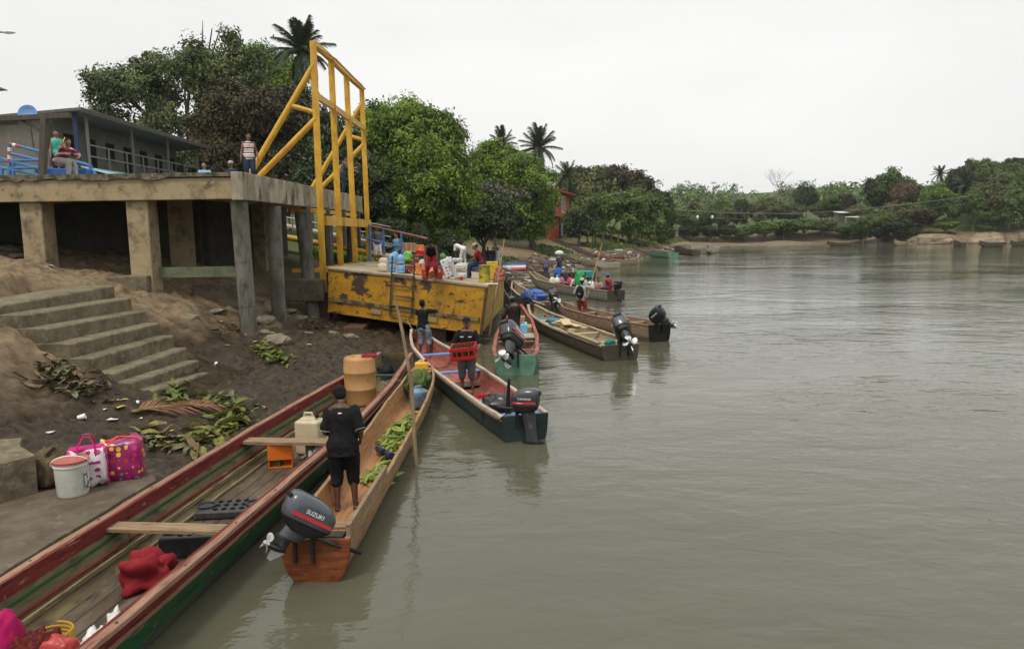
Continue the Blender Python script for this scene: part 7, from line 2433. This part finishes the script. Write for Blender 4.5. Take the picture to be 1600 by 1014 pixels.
for k, (px, py) in enumerate(((590, 706), (602, 712))):
    q = at(px, py, .1)
    t = thing('rubber_boot', 'dark blue rubber boot lying among the plantains, ' + ('left' if k == 0 else 'right') + ' one', 'boot', q, R_(-60))
    MB().tube([(0, 0, .06), (.16, 0, .07), (.30, 0, .07)], [.045, .055, .062], 10).build('shaft', plastic('navy_rubber', (.012, .016, .045)), t, smooth=True)
    MB().tube([(0, -.02, .05), (-.02, .08, .05), (-.02, .16, .045)], [.05, .045, .03], 10).build('foot', MATS['navy_rubber'], t, smooth=True)
jerrycan('blue grey jerrycan in the dugout bow', bpt(B, .08, 7.5, .08), .36, .34, .44, plastic('slate_blue_plastic', (.14, .22, .32), [((.03, .035, .04), 2.2, .55, .08)]), m_blk, R_(25))
sack('leaf_bundle', 'bundle of green leaves tied up behind the blue grey jerrycan', 'bundle', bpt(B, .0, 8.15, .12), (.26, .32, .34), LM['banana'], 0, 31, .3, 3.2)
jerrycan('yellow plastic can on the dugout bow', bpt(B, -.02, 8.8, .625), .30, .22, .20, plastic('yellow_plastic', (.60, .36, .04)), m_redC2, R_(5))

# ---- crate of bottles held by the man, more in his boat
m_crate = plastic('crate_red', (.42, .012, .02))
hc_ = (PB['hands'][0] + PB['hands'][1]) / 2
_fw = Vector((math.sin(R_(8)), -math.cos(R_(8)), 0))
cr_rot = Matrix.Rotation(R_(-8), 3, 'Z') @ Matrix.Rotation(R_(-7), 3, 'Y') @ Matrix.Rotation(R_(12), 3, 'X')
cp = hc_ + _fw * .13 + Vector((0, 0, -.16))
ct, cm_ = crate('red plastic crate of bottles held by the man in the black polo', cp, (.56, .36, .28), m_crate, rot=cr_rot)
bott = MB().lathe([(.028, 0), (.030, .01), (.030, .15), (.024, .18), (.012, .21), (.012, .255), (.014, .26), (.008, .262)], 10)
bm_g = bott.mesh('bottle', [M('bottle_green', (.05, .065, .012), rough=.12)], True)
for i in range(6):
    for j in range(4):
        o = place('bottle', bm_g)
        o.matrix_world = cm_ @ Matrix.Translation(((i - 2.5) * .085, (j - 1.5) * .08, .025))
        MW[o.name] = o.matrix_world.copy()
        _props(o, 'dark green glass bottle standing in the held red crate', 'bottle', 'bottles in the red crate')
crate('red plastic crate on the floor behind the blue thwart', bpt(Cc, .05, 2.25, .06), (.60, .42, .26), m_crate, MW[Cc['t'].name].to_euler().z)
sack('black_sack', 'black plastic sack tied at the neck near the lettered 15 motor', 'sack', bpt(Cc, -.15, 1.05, .06), (.33, .30, .34), plastic('black_film', (.011, .011, .012), rough=.3), 0, 14, .18, 2.2)
sack('life_vest', 'orange life vest stuffed beside the black sack', 'vest', bpt(Cc, .27, 1.1, .06), (.14, .22, .34), cloth('vest_orange', (.50, .09, .012)), 0, 16, .2, 2)

# ---- sea green boat, plank boat and others
rbox('carton', 'brown carton in the bow of the sea green boat', 'box', bpt(D, -.05, 6.9, .3), (.6, .5, .42), M('carton_board', (.33, .21, .12), vary=.15, rough=.85))
rbox('carton', 'brown carton amidships in the sea green boat', 'box', bpt(D, .15, 5.5, .05), (.6, .6, .50), MATS['carton_board'], .1)
jerrycan('sky blue jug on the seat boards of the sea green boat', bpt(D, .22, 4.9, .42), .22, .18, .32, plastic('sky_blue_plastic', (.14, .38, .60)), m_decw)
jerrycan('dark box can left of the man in the sea green boat', bpt(D, -.42, 4.6, .42), .30, .2, .2, m_blk, m_blk)
for k in range(9):
    g = random.Random(k)
    p = bpt(E, g.uniform(-.12, .12), 4.3 + g.uniform(-.1, .1), .30 + .037 * k)
    t = thing('plank', 'new sawn plank in the stack, ' + ('topmost', 'second from the top', 'third from the top', 'fourth from the top', 'fifth, mid stack', 'fourth from the bottom', 'third from the bottom', 'second from the bottom', 'lowest')[8 - k] + ' one', 'plank', p, MW[E['t'].name].to_euler().z + g.uniform(-.35, .35), 'stack of planks')
    MB().box((0, 0, .0), (.26 + .1 * g.random(), 1.5 + .4 * g.random(), .03)).build('board', m_new, t, bevel=.004)
jerrycan('teal jerrycan in the plank boat, right one', bpt(E, .08, 6.2, .06), .40, .34, .52, plastic('teal_plastic', (.045, .16, .22)), m_blk, .5)
jerrycan('teal jerrycan in the plank boat, left one', bpt(E, -.2, 6.7, .06), .44, .34, .50, MATS['teal_plastic'], m_blk, .3)
jerrycan('cream jug in front of the teal jerrycans', bpt(E, -.34, 6.0, .06), .34, .26, .38, MATS['cream_plastic'], m_blk, .2)
sack('teal_rag', 'teal rag beside the motor of the plank boat', 'rag', bpt(E, -.1, .5, .36), (.16, .14, .10), plastic('teal_rag_cloth', (.03, .22, .17), rough=.8), 0, 5, .3)
tarp = sack('tarpaulin', 'crumpled blue tarpaulin over the cargo of the dark canoe', 'tarpaulin', bpt(Hh, -.15, 3.3, .32), (.50, 1.0, .36), plastic('tarp_blue', (.03, .10, .40), [((.02, .05, .20), 4, .55, .1)], .45), MW[Hh['t'].name].to_euler().z, 17, .32, 2.4)
sack('dark_tarp', 'dark blue tarpaulin end hanging over the canoe rail', 'tarpaulin', bpt(Hh, -.52, 2.4, .30), (.22, .35, .26), plastic('tarp_navy', (.015, .03, .09), rough=.5), MW[Hh['t'].name].to_euler().z, 18, .3, 2.4)
sack('green_bundle', 'bright green cloth bundle among the canoe passengers', 'bundle', bpt(G, .22, 4.6, .45), (.30, .30, .55), cloth('bright_green_cloth', (.03, .30, .10)), 0, 6, .15)
for k, (y, x) in enumerate(((7.6, -.2), (6.9, -.2), (3.2, .2))):
    sack('white_parcel', 'white parcel in the passenger canoe, ' + ('nearest the bow', 'between the standing passengers', 'beside the seated man')[k], 'parcel', bpt(G, x, y, .35), (.18, .2, .3), m_whtT, 0, k, .12)

# ---- barge cargo (measured on the deck)
m_bwat = plastic('water_jug_blue', (.16, .36, .58), rough=.25)
for k, (px, py, up, nm) in enumerate(((612, 425, 0, 'lower front left'), (626, 427, 0, 'lower front right'), (612, 425, 1, 'upper front left'), (626, 427, 1, 'upper front right'), (617, 419, 1, 'upper rear'))):
    p = deck(px, py) + Vector((0, .12, .34 * up))
    t = thing('water_jug', 'blue water jug on the barge deck, ' + nm + ' one', 'jug', p, k * .3, 'blue water jugs')
    MB().lathe([(.12, 0), (.14, .02), (.143, .07), (.135, .085), (.143, .10), (.143, .20), (.135, .215), (.14, .23), (.115, .28), (.05, .31), (.035, .335), (.005, .336)], 20).build('jug_body', m_bwat, t, smooth=True)
def db(name, label, px, py, s, mat, rz=0.0, up=0.0, bevel=.015, cat='box'):
    return rbox(name, label, cat, deck(px, py) + Vector((0, s[1] / 2, up)), s, mat, rz, bevel)
def ds(name, label, px, py, r, mat, seed, up=0.0, amp=.1, cat='sack'):
    return sack(name, label, cat, deck(px, py) + Vector((0, r[1], up)), r, mat, 0, seed, amp)
m_cream = cloth('cream_sack', (.50, .42, .34))
m_sackw = cloth('white_woven_sack', (.44, .44, .42), [((.30, .31, .32), 9, .55, .06)])
m_pack = dots_mat('drink_pack', (.08, .02, .025), [(.40, .05, .04), (.05, .10, .03), (.5, .3, .1)], 13, .4)
m_orp2 = dots_mat('orange_drink_pack', (.45, .10, .03), [(.62, .25, .05), (.35, .06, .03), (.65, .45, .2)], 14, .42)
m_tis = dots_mat('tissue_pack', (.62, .62, .66), [(.06, .06, .20), (.10, .09, .28)], 9, .42)
ds('cream_sack', 'small cream sack at the left end of the cargo, lower one', 597, 425, (.19, .16, .18), m_cream, 1)
ds('cream_sack', 'small cream sack at the left end of the cargo, upper one', 599, 421, (.18, .14, .16), m_cream, 2, .17)
db('carton', 'pink brown carton behind the cream sacks', 604, 417, (.30, .3, .45), MATS['carton_board'])
ds('green_bag', 'lime green plastic bag on top of the drink packs', 637, 420, (.17, .15, .24), plastic('lime_film', (.12, .45, .08), [((.5, .55, .05), 3, .55, .06)]), 3, .32, .18, 'bag')
db('drink_pack', 'dark green and red drink pack below the lime bag', 638, 427, (.40, .28, .28), m_pack)
db('drink_pack', 'dark drink pack right of the lime bag', 648, 422, (.32, .28, .62), m_pack, .2)
db('drink_pack', 'orange drink pack at the deck edge by the ladder', 655, 430, (.34, .25, .42), m_orp2, -.1)
db('carton', 'red and white striped carton, lower of the stack behind', 632, 409, (.75, .5, .5), M('striped_carton', (.42, .14, .10), [((.5, .38, .26), 2, .5, .03)], rough=.7, stretch=(5, .1, .1)), .15, .45)
db('carton', 'grey brown carton beside the striped carton', 645, 408, (.35, .5, .5), MATS['carton_board'], .15, .45)
db('carton', 'yellow orange carton on the rear stack', 655, 408, (.5, .4, .38), plastic('amber_carton', (.55, .22, .03), rough=.7), 0, .5)
ds('red_bag', 'bright red plastic bag behind the bending person', 657, 412, (.26, .24, .26), plastic('bright_red_film', (.55, .035, .02)), 8, .35, .15, 'bag')
ds('white_bag', 'white plastic bag left of the bending person', 661, 424, (.2, .18, .28), m_sackw, 9, 0, .15, 'bag')
rbox('bottle_pack', 'tilted orange bottle pack lifted by the bending person', 'pack', deck(677, 436) + Vector((0, .15, .08)), (.48, .32, .26), m_orp2, rot=Matrix.Rotation(R_(-18), 3, 'Y') @ Matrix.Rotation(R_(20), 3, 'X'), bevel=.02)
db('red_box', 'small red box at the deck edge under the bottle pack', 685, 437, (.26, .2, .24), plastic('box_red', (.42, .06, .03), rough=.6))
db('red_box', 'small red box left of the bottle pack', 664, 435, (.22, .2, .30), MATS['box_red'])
rbox('tissue_pack', 'tall leaning pack of white and navy tissue rolls', 'pack', deck(706, 437) + Vector((0, .25, .09)), (.42, .26, .66), m_tis, rot=Matrix.Rotation(R_(-20), 3, 'Y'), bevel=.04)
rbox('plastic_film', 'white film wrapped end of the tissue pack', 'pack', deck(713, 438) + Vector((0, .24, .06)), (.12, .24, .64), m_sackw, rot=Matrix.Rotation(R_(-20), 3, 'Y'), bevel=.03)
ds('rice_sack', 'white sack at the top of the pile beside the tissue pack', 713, 425, (.27, .2, .11), m_sackw, 12, .40)
ds('rice_sack', 'white sack in the middle of the pile beside the tissue pack', 718, 430, (.22, .16, .12), m_sackw, 13, .21)
ds('rice_sack', 'white sack at the bottom of the pile beside the tissue pack', 720, 436, (.22, .18, .12), m_sackw, 14)
ds('rice_sack', 'pale sack behind the tissue pack', 698, 424, (.24, .2, .36), m_cream, 15)
db('drink_pack', 'brown and red drink pack behind the orange packs', 668, 424, (.40, .3, .34), m_pack, .3)
db('drink_pack', 'red drink pack between the bending person and the tissue pack', 691, 430, (.34, .26, .34), m_pack, -.2)
ds('cream_sack', 'pale sack under the white bending man', 722, 424, (.30, .22, .22), m_cream, 25)
db('carton', 'brown carton behind the water jugs', 622, 414, (.5, .4, .42), MATS['carton_board'], .1)
ds('green_bag', 'dark green net bag right of the orange packs', 692, 424, (.14, .14, .26), plastic('dark_green_net', (.06, .14, .04)), 27, .3, .2, 'bag')
cpn = thing('red_cup', 'small red cup on the barge deck edge', 'cup', deck(721, 438))
MB().lathe([(.05, 0), (.06, .12), (.05, .12), (.045, .02), (.003, .02)], 14).build('cup_body', m_crate, cpn, smooth=True)
db('blue_crate', 'dark blue box behind the seated man', 737, 420, (.7, .5, .30), m_blue2, .1)
dr = thing('oil_drum', 'olive and yellow steel drum under the seated man', 'drum', deck(757, 441) + Vector((0, .15, 0)))
m_oil = M('olive_yellow_drum', (.19, .18, .045), [((.42, .31, .03), 2.5, .52, .05), ((.06, .05, .03), 6, .62, .05)], rough=.6)
MB().lathe([(.19, 0), (.20, .01), (.195, .03), (.195, .18), (.203, .19), (.195, .20), (.195, .38), (.203, .39), (.195, .40), (.195, .56), (.20, .575), (.19, .58), (.01, .575)], 24).build('drum_body', m_oil, dr, smooth=True)
bn = db('yellow_bin', 'yellow painted steel bin beside the drum on the barge', 769, 437, (.42, .42, .66), M('bin_yellow', (.50, .36, .03), [((.12, .10, .03), 5, .60, .04)], rough=.6), .1, cat='bin')
for k, (dx, dz) in enumerate(((0, 0), (.16, .02), (.05, .17), (.18, .2), (.1, .33))):
    q = deck(780, 441) + Vector((dx - .1, .25, dz))
    t = thing('onion_bag', 'net bag of pink onions on the barge corner, ' + ('bottom left', 'bottom right', 'middle left', 'middle right', 'top')[k], 'bag', q, 0, 'onion bags')
    place('net_body', sack_mesh((.13, .12, .13), M('onion_net', (.42, .17, .12), [((.28, .08, .06), 8, .5, .1)], rough=.8), k, .12, name='net_body'), t)
pp = thing('paper_sheet', 'white paper lying on the barge corner', 'paper', deck(766, 444))
MB().box(deck(766, 444) + Vector((0, .15, .006)), (.5, .3, .004)).build('sheet', m_decw, pp, w=True)

# phone held by the seated man
# ---- poles
pz = at(650, 727, 0)
t = thing('mooring_pole', 'crooked pale wooden pole standing in the water beside the dugout', 'pole', pz)
tp = atY(616, 458, pz.y + .1)
MB().tube([pz + Vector((0, 0, -.5)), pz, atY(643, 600, pz.y), atY(629, 520, pz.y + .05), tp], [.032, .032, .030, .027, .020], 8).build('shaft', M('bamboo_pole', (.30, .21, .12), [((.18, .12, .07), 5, .55, .1)], rough=.7, stretch=(4, 4, .5)), t, smooth=True, w=True)
t = thing('mooring_pole', 'thin upright pole beside the far corner of the barge', 'pole', atY(764, 520, 24.6))
MB().tube([atY(764, 525, 24.6), atY(776, 450, 25.2), atY(788, 374, 25.8)], [.03, .028, .022], 8).build('shaft', MATS['bamboo_pole'], t, smooth=True, w=True)
def rope(label, pts, r=.012, mat=None):
    t = thing('rope', label, 'rope', pts[0])
    out = []
    for i in range(len(pts) - 1):
        for k in range(6):
            u = k / 6
            out.append(Vector(pts[i]).lerp(Vector(pts[i + 1]), u) + Vector((0, 0, -.12 * math.sin(math.pi * u) * (Vector(pts[i + 1]) - Vector(pts[i])).length * .3)))
    out.append(Vector(pts[-1]))
    MB().tube(out, r, 6).build('strand', mat or m_gwd, t, smooth=True, w=True)
rope('mooring rope from the sea green boat to the barge', [bpt(D, 0, 8.7, .9), RR + Vector((0, -3, -.3))])
rope('mooring rope from the green skiff bow to the barge ladder', [bpt(Cc, 0, 9.7, .75), face(.55, .9, .1)])
rope('mooring rope holding the dugout to the long boat', [bpt(B, -.2, 8.3, .5), bpt(A, .6, 12.2, .6)])

# ---- cable over the river with its marker floats
cb = thing('river_cable', 'pale sagging cable strung across the river with two markers', 'cable', atY(1045, 327, 140))
cps = [(1000, 322, 136), (1045, 327, 138), (1100, 331, 139), (1150, 333.5, 140), (1240, 334, 140), (1330, 329, 140), (1420, 319, 140), (1500, 309, 140), (1530, 304, 142)]
MB().tube([atY(*c) for c in cps], .05, 6).build('main_cable', m_galv, cb, smooth=True, w=True)
MB().tube([atY(a, b + 8 + (a - 1000) * .006, c) for a, b, c in cps], .022, 6).build('lower_wire', m_galv, cb, smooth=True, w=True)
for px in (1090, 1113):
    MB().ball(atY(px, 339.5, 138), (.22, .22, .34), 10, 7).build('marker', m_decw, cb, smooth=True, w=True)

# ---- snag in the water
sn = thing('snag', 'forked dead branch sticking out of the water', 'branch', at(1049, 418, 0))
q = at(1049, 418, 0)
MB().tube([q + Vector((0, 0, -.5)), q + Vector((-.05, 0, .6)), q + Vector((.1, 0, 1.3))], [.09, .07, .03], 6).tube([q + Vector((0, 0, 0)), q + Vector((.4, 0, .25)), q + Vector((.5, 0, .5))], [.06, .05, .02], 6).build('branch_work', m_bark2, sn, w=True)

# ================================================================== THE MUD BANK: STONES, LEAVES, LITTER
def stone_mesh(seed, flat=.6):
    mb = MB().ball((0, 0, 0), (1, 1, flat), 12, 8)
    v = np.array(mb.v)
    k = 1 + .28 * fbm(v[:, 0] * 1.4 + seed * 3.3, v[:, 1] * 1.4, v[:, 2] * 1.4, 3)
    v = v * k[:, None]
    v = np.round(v * 3.2) / 3.2 * .45 + v * .55
    mb.v = [tuple(p) for p in v]
    return mb.mesh('stone_body', [m_stone])
m_stone = M('bank_stone', (.20, .175, .125), [((.11, .095, .065), 2, .55, .1), ((.07, .08, .04), 4, .64, .06)], rough=.9, bump=(.5, 9), vary=.2)
STN = [stone_mesh(k, (.55, .4, .7, .5)[k % 4]) for k in range(6)]
def hit(px, py):
    """where the view through a picture point meets the near ground"""
    d = ray(px, py)
    t = np.arange(4.0, 50.0, .05)
    x, y, z = d.x * t, d.y * t, CAM_H + d.z * t
    i = np.clip(np.round((x - NX0) / NST).astype(int), 0, len(_gx) - 1)
    j = np.clip(np.round((y - NY0) / NST).astype(int), 0, len(_gy) - 1)
    ok = (x > NX0) & (x < NX1) & (y > NY0) & (y < NY1)
    w = np.nonzero(ok & (z <= _Z[j, i]))[0]
    if len(w): return Vector((x[w[0]], y[w[0]], z[w[0]]))
    return at(px, py, .3)
_stones = [(430, 533, .55, 'big tilted slab stone between the piles'), (413, 500, .42, 'pale boulder between the two front piles'), (412, 520, .28, 'mossy stone at the foot of the corner pile'), (452, 487, .34, 'stone against the second pile'), (470, 497, .28, 'low stone right of the second pile'),
           (520, 520, .25, 'flat stone in the mud below the barge corner'), (545, 527, .34, 'long flat stone under the barge'), (335, 486, .40, 'pale flat stone on the slope right of the steps'), (300, 497, .22, 'small slab on the slope beside the steps'), (12, 390, .5, 'pale rock on the dirt at far left'), (30, 402, .38, 'second pale rock on the dirt at far left'),
           (405, 470, .25, 'stone up the slope behind the corner pile'), (230, 462, .2, 'small stone beside the top step'), (480, 520, .2, 'dark stone below the third pile')]
for k, (px, py, s, lab) in enumerate(_stones):
    p = hit(px, py)
    t = thing('stone', lab, 'stone', p, k * 1.7, 'stones on the bank')
    o = place('stone_body', STN[k % 6], t)
    o.scale = (s, s * .7, s * .6)
    o.rotation_euler = (R_(8), R_(-6), 0)
# leaf heaps: each leaf its own piece
def litter_leaf(w_, L, mat, seed):
    g = random.Random(seed)
    rows = []
    for i in range(6):
        t = i / 5
        ww = w_ * math.sin(math.pi * (.10 + .86 * t)) ** .7
        z = .10 * L * math.sin(t * 4 + seed) + .02
        rows.append((Vector((-ww, L * (t - .5), z + g.uniform(0, .4) * ww)), Vector((0, L * (t - .5), z - .012)), Vector((ww, L * (t - .5), z + g.uniform(0, .5) * ww))))
    vs_ = [q for r in rows for q in r]
    fs_ = [(i * 3 + j, i * 3 + j + 1, (i + 1) * 3 + j + 1, (i + 1) * 3 + j) for i in range(5) for j in (0, 1)]
    return MB().add(vs_, fs_).mesh('leaf', [mat])
m_lg = M('wilted_green_leaf', (.14, .18, .035), [((.05, .065, .018), 6, .55, .1)], rough=.6, trans=.2)
m_ly = M('yellowed_leaf', (.26, .24, .075), [((.085, .07, .03), 5, .55, .1)], rough=.65, trans=.2)
m_lb = M('dry_brown_leaf', (.17, .125, .07), [((.05, .036, .022), 5, .55, .1)], rough=.8)
m_lgr = M('grey_green_leaf', (.13, .14, .075), [((.05, .055, .03), 5, .55, .1)], rough=.8)
LFS = {'g': [litter_leaf(.07, .45, m_lg, k) for k in range(3)], 'y': [litter_leaf(.09, .55, m_ly, k + 5) for k in range(3)], 'b': [litter_leaf(.06, .45, m_lb, k + 9) for k in range(3)], 'r': [litter_leaf(.06, .35, m_lgr, k + 13) for k in range(3)]}
def heap(label, spots, kinds, n, spread, sc=1.0):
    g = random.Random(len(label) * 7 + n)
    p0 = hit(*spots[0])
    t = thing('leaf_heap', label, 'leaf heap', p0)
    for k in range(n):
        s = g.choice(spots)
        p = hit(s[0] + g.gauss(0, spread[0]), s[1] + g.gauss(0, spread[1]))
        o = place('leaf', g.choice(LFS[g.choice(kinds)]), t)
        q = g.uniform(.35, .95) * sc
        o.matrix_local = Matrix.Translation(p - p0 + Vector((0, 0, .03 + .05 * g.random()))) @ Matrix.Rotation(g.random() * 6.28, 4, 'Z') @ Matrix.Rotation(g.uniform(-.5, .5), 4, 'X') @ Matrix.Rotation(g.uniform(-.5, .5), 4, 'Y') @ Matrix.Diagonal((q, q, q, 1))
heap('heap of grey green and dry leaves left below the steps', [(90, 580), (110, 600), (70, 590), (130, 610), (100, 590), (150, 612)], 'rrbbbr', 150, (18, 9))
heap('scatter of fresh green leaves right of the steps foot', [(260, 615), (285, 622), (320, 630), (345, 632), (275, 610)], 'ggrr', 90, (16, 7))
heap('pile of yellowing banana leaves by the long boat', [(350, 670), (335, 685), (365, 660), (320, 690), (380, 650)], 'yyggb', 80, (14, 9), 1.2)
heap('dry leaf strip along the mud beside the banana leaves', [(240, 688), (265, 695), (290, 700), (310, 705), (230, 680)], 'bybr', 70, (12, 6))
heap('fresh green leaf pile near the corner pile', [(415, 553), (435, 557), (450, 560), (405, 550)], 'ggg', 60, (9, 6), .95)
heap('dry stalks and leaves beside the platform pile foot', [(370, 515), (350, 520), (385, 522), (495, 508), (480, 515)], 'bbr', 34, (12, 5), .7)
# dead palm frond
pf0 = hit(262, 642)
pf = thing('palm_frond', 'reddish brown dead palm frond lying on the mud', 'frond', pf0)
m_pf = M('dead_frond', (.23, .115, .065), [((.13, .065, .04), 6, .55, .1)], rough=.75)
a0, a1 = hit(206, 648) + Vector((0, 0, .06)), hit(338, 640) + Vector((0, 0, .10))
ax = (a1 - a0)
MB().tube([a0, a0.lerp(a1, .5) + Vector((0, 0, .07)), a1], [.035, .022, .008], 6).build('rachis', m_ly, pf, w=True)
g = random.Random(3)
for k in range(26):
    u = .08 + .9 * k / 26
    c = a0.lerp(a1, u) + Vector((0, 0, .07 * math.sin(math.pi * u)))
    for sg in (1, -1):
        sd = Vector((-ax.y, ax.x, 0)).normalized() * sg
        e = c + (sd * .8 + ax.normalized() * (.55 + .6 * u)).normalized() * (.75 * math.sin(math.pi * (.2 + .7 * u)) ** .6 * g.uniform(.8, 1.1))
        e.z = near_z(e.x, e.y) + .03 + .04 * g.random()
        w_ = ax.normalized() * .018
        m_ = c.lerp(e, .5) + Vector((0, 0, .05))
        MB().add([c - w_, c + w_, m_ + w_, e, m_ - w_], [(0, 1, 2, 4), (4, 2, 3)]).build('leaflet', m_pf, pf, w=True)
# litter: cups, wrappers
def cup(px, py, lab, s=1.0, rz=0.3):
    p = hit(px, py)
    t = thing('paper_cup', lab, 'cup', p, rz)
    Rm = Matrix.Rotation(R_(80), 3, 'Y')
    MB().lathe([(.045 * s, 0), (.062 * s, .15 * s), (.056 * s, .15 * s), (.04 * s, .01)], 14, (0, 0, .06 * s), Rm).build('cup_body', m_decw, t, smooth=True)
cup(122, 657, 'white paper cup lying on the mud left of the bags', .85)
cup(336, 571, 'white cup in the wet mud right of the steps', .6, 1.5)
cup(215, 633, 'white cup end under the dead palm frond', .55, 2)
def scrap_mesh(seed):
    g = random.Random(seed)
    v, f = [], []
    for i in range(4):
        for j in range(3):
            v.append(((i - 1.5) * .07, (j - 1) * .06, .025 * g.random() + .01))
    for i in range(3):
        for j in range(2):
            f.append((i * 3 + j, i * 3 + j + 1, (i + 1) * 3 + j + 1, (i + 1) * 3 + j))
    return v, f
m_scr = [plastic('scrap_white', (.60, .60, .58)), plastic('scrap_blue', (.12, .30, .50)), plastic('scrap_red', (.45, .06, .04)), M('scrap_card', (.30, .22, .14), rough=.9), plastic('scrap_yellow', (.5, .35, .05))]
SCR = []
for k in range(10):
    v, f = scrap_mesh(k)
    SCR.append(MB().add(v, f).mesh('scrap', [m_scr[(0, 0, 1, 0, 2, 0, 3, 0, 4, 3)[k]]]))
g = random.Random(11)
for k in range(60):
    zone = g.choice(((20, 300, 380, 420), (340, 520, 480, 545), (150, 420, 540, 700), (20, 200, 520, 680), (360, 560, 430, 540)))
    p = hit(g.uniform(zone[0], zone[1]), g.uniform(zone[2], zone[3]))
    if p.z < .06: continue
    o = place('plastic_scrap', SCR[g.randrange(10)])
    o.matrix_world = Matrix.Translation(p + Vector((0, 0, .015))) @ Matrix.Rotation(g.random() * 6.28, 4, 'Z') @ Matrix.Scale(g.uniform(.35, 1.0), 4)
    MW[o.name] = o.matrix_world.copy()
    _props(o, 'scrap of litter trodden into the near mud bank', 'litter', 'litter on the near mud bank')
# pale debris, boards and litter along the bank further up: one uncountable strewn mass
mb = MB()
g = random.Random(5)
_dY = np.array([g.uniform(38, 120) for k in range(900)])
_dD = np.array([abs(g.gauss(0, 3.2)) + .4 for k in range(900)])
_dX = np.interp(_dY, [p[1] for p in SHORE[:14]], [p[0] for p in SHORE[:14]]) - _dD
_dZ = ground(_dX, _dY)
for k in range(900):
    Y = float(_dY[k])
    x = float(_dX[k])
    s = g.uniform(.06, .22) * (1 + Y / 120)
    z = float(_dZ[k])
    mb.cur = g.choice((0, 0, 0, 1, 2, 3, 3))
    mb.box((x, Y, z + .05), (s * g.uniform(.6, 2.6), s * g.uniform(.4, .9), s * .5), Matrix.Rotation(g.random() * 3.14, 3, 'Z') @ Matrix.Rotation(g.uniform(-.4, .4), 3, 'X'))
o = mb.build('strand_debris', [m_stone, m_scr[0], m_scr[3], m_dwood])
_props(o, 'stones, wood and litter strewn along the upstream shore', None, None, 'stuff')
for k in range(14):
    Y = g.uniform(44, 60)
    xs = float(np.interp(Y, [p[1] for p in SHORE[:14]], [p[0] for p in SHORE[:14]]))
    x = xs - g.uniform(.3, 3)
    z = gz(x, Y) + .12
    t = thing('driftwood_board', 'pale driftwood board on the shore beyond the barge', 'board', (x, Y, z), 0, 'driftwood boards')
    MB().box((0, 0, 0), (g.uniform(1.2, 2.4), .16, .06), Matrix.Rotation(R_(-35 + g.uniform(-20, 20)), 3, 'Z')).build('board_body', m_gwd, t)
# rocks along the right bank
g = random.Random(21)
_ms = m_stone
m_stone = M('buff_rock', (.30, .245, .165), [((.19, .155, .10), 1.2, .55, .1), ((.09, .08, .055), 2, .62, .06)], rough=.9, bump=(.5, 4), vary=.2)
RK = [stone_mesh(k + 20, .7) for k in range(5)]
m_stone = _ms
for k in range(46):
    u = g.random()
    seg = g.choice([17, 18, 18, 19])
    a, b = SHORE[seg], SHORE[min(seg + 1, len(SHORE) - 1)]
    x, y = a[0] + (b[0] - a[0]) * u, a[1] + (b[1] - a[1]) * u
    nx, ny = -(b[1] - a[1]), (b[0] - a[0])
    l_ = math.hypot(nx, ny)
    d_ = g.uniform(0, 2.4)
    x += nx / l_ * d_; y += ny / l_ * d_
    t = thing('bank_rock', 'buff rock in the broken river wall of the right bank', 'rock', (x, y, gz(x, y) * .7), g.random() * 6, 'rocks of the right bank')
    o = place('rock_body', RK[k % 5], t)
    s = g.uniform(.9, 2.6)
    o.scale = (s * 1.7, s, s * .85)

# ================================================================== HAZE
hz = MB().box((250, 850, 28), (3000, 2500, 66))
hm = bpy.data.materials.new('haze_air')
hm.use_nodes = True
hn = hm.node_tree
for n in list(hn.nodes):
    if n.type != 'OUTPUT_MATERIAL': hn.nodes.remove(n)
pv = hn.nodes.new('ShaderNodeVolumePrincipled')
pv.inputs['Color'].default_value = (.92, .95, .97, 1)
pv.inputs['Density'].default_value = 0.0002
pv.inputs['Anisotropy'].default_value = 0.2
out = [n for n in hn.nodes if n.type == 'OUTPUT_MATERIAL'][0]
hn.links.new(pv.outputs['Volume'], out.inputs['Volume'])
o = hz.build('haze', hm)
_props(o, 'thin pale river haze over the whole scene', None, None, 'stuff')
if bpy.data.scenes.get('tmp'):
    bpy.data.scenes.remove(bpy.data.scenes['tmp'])
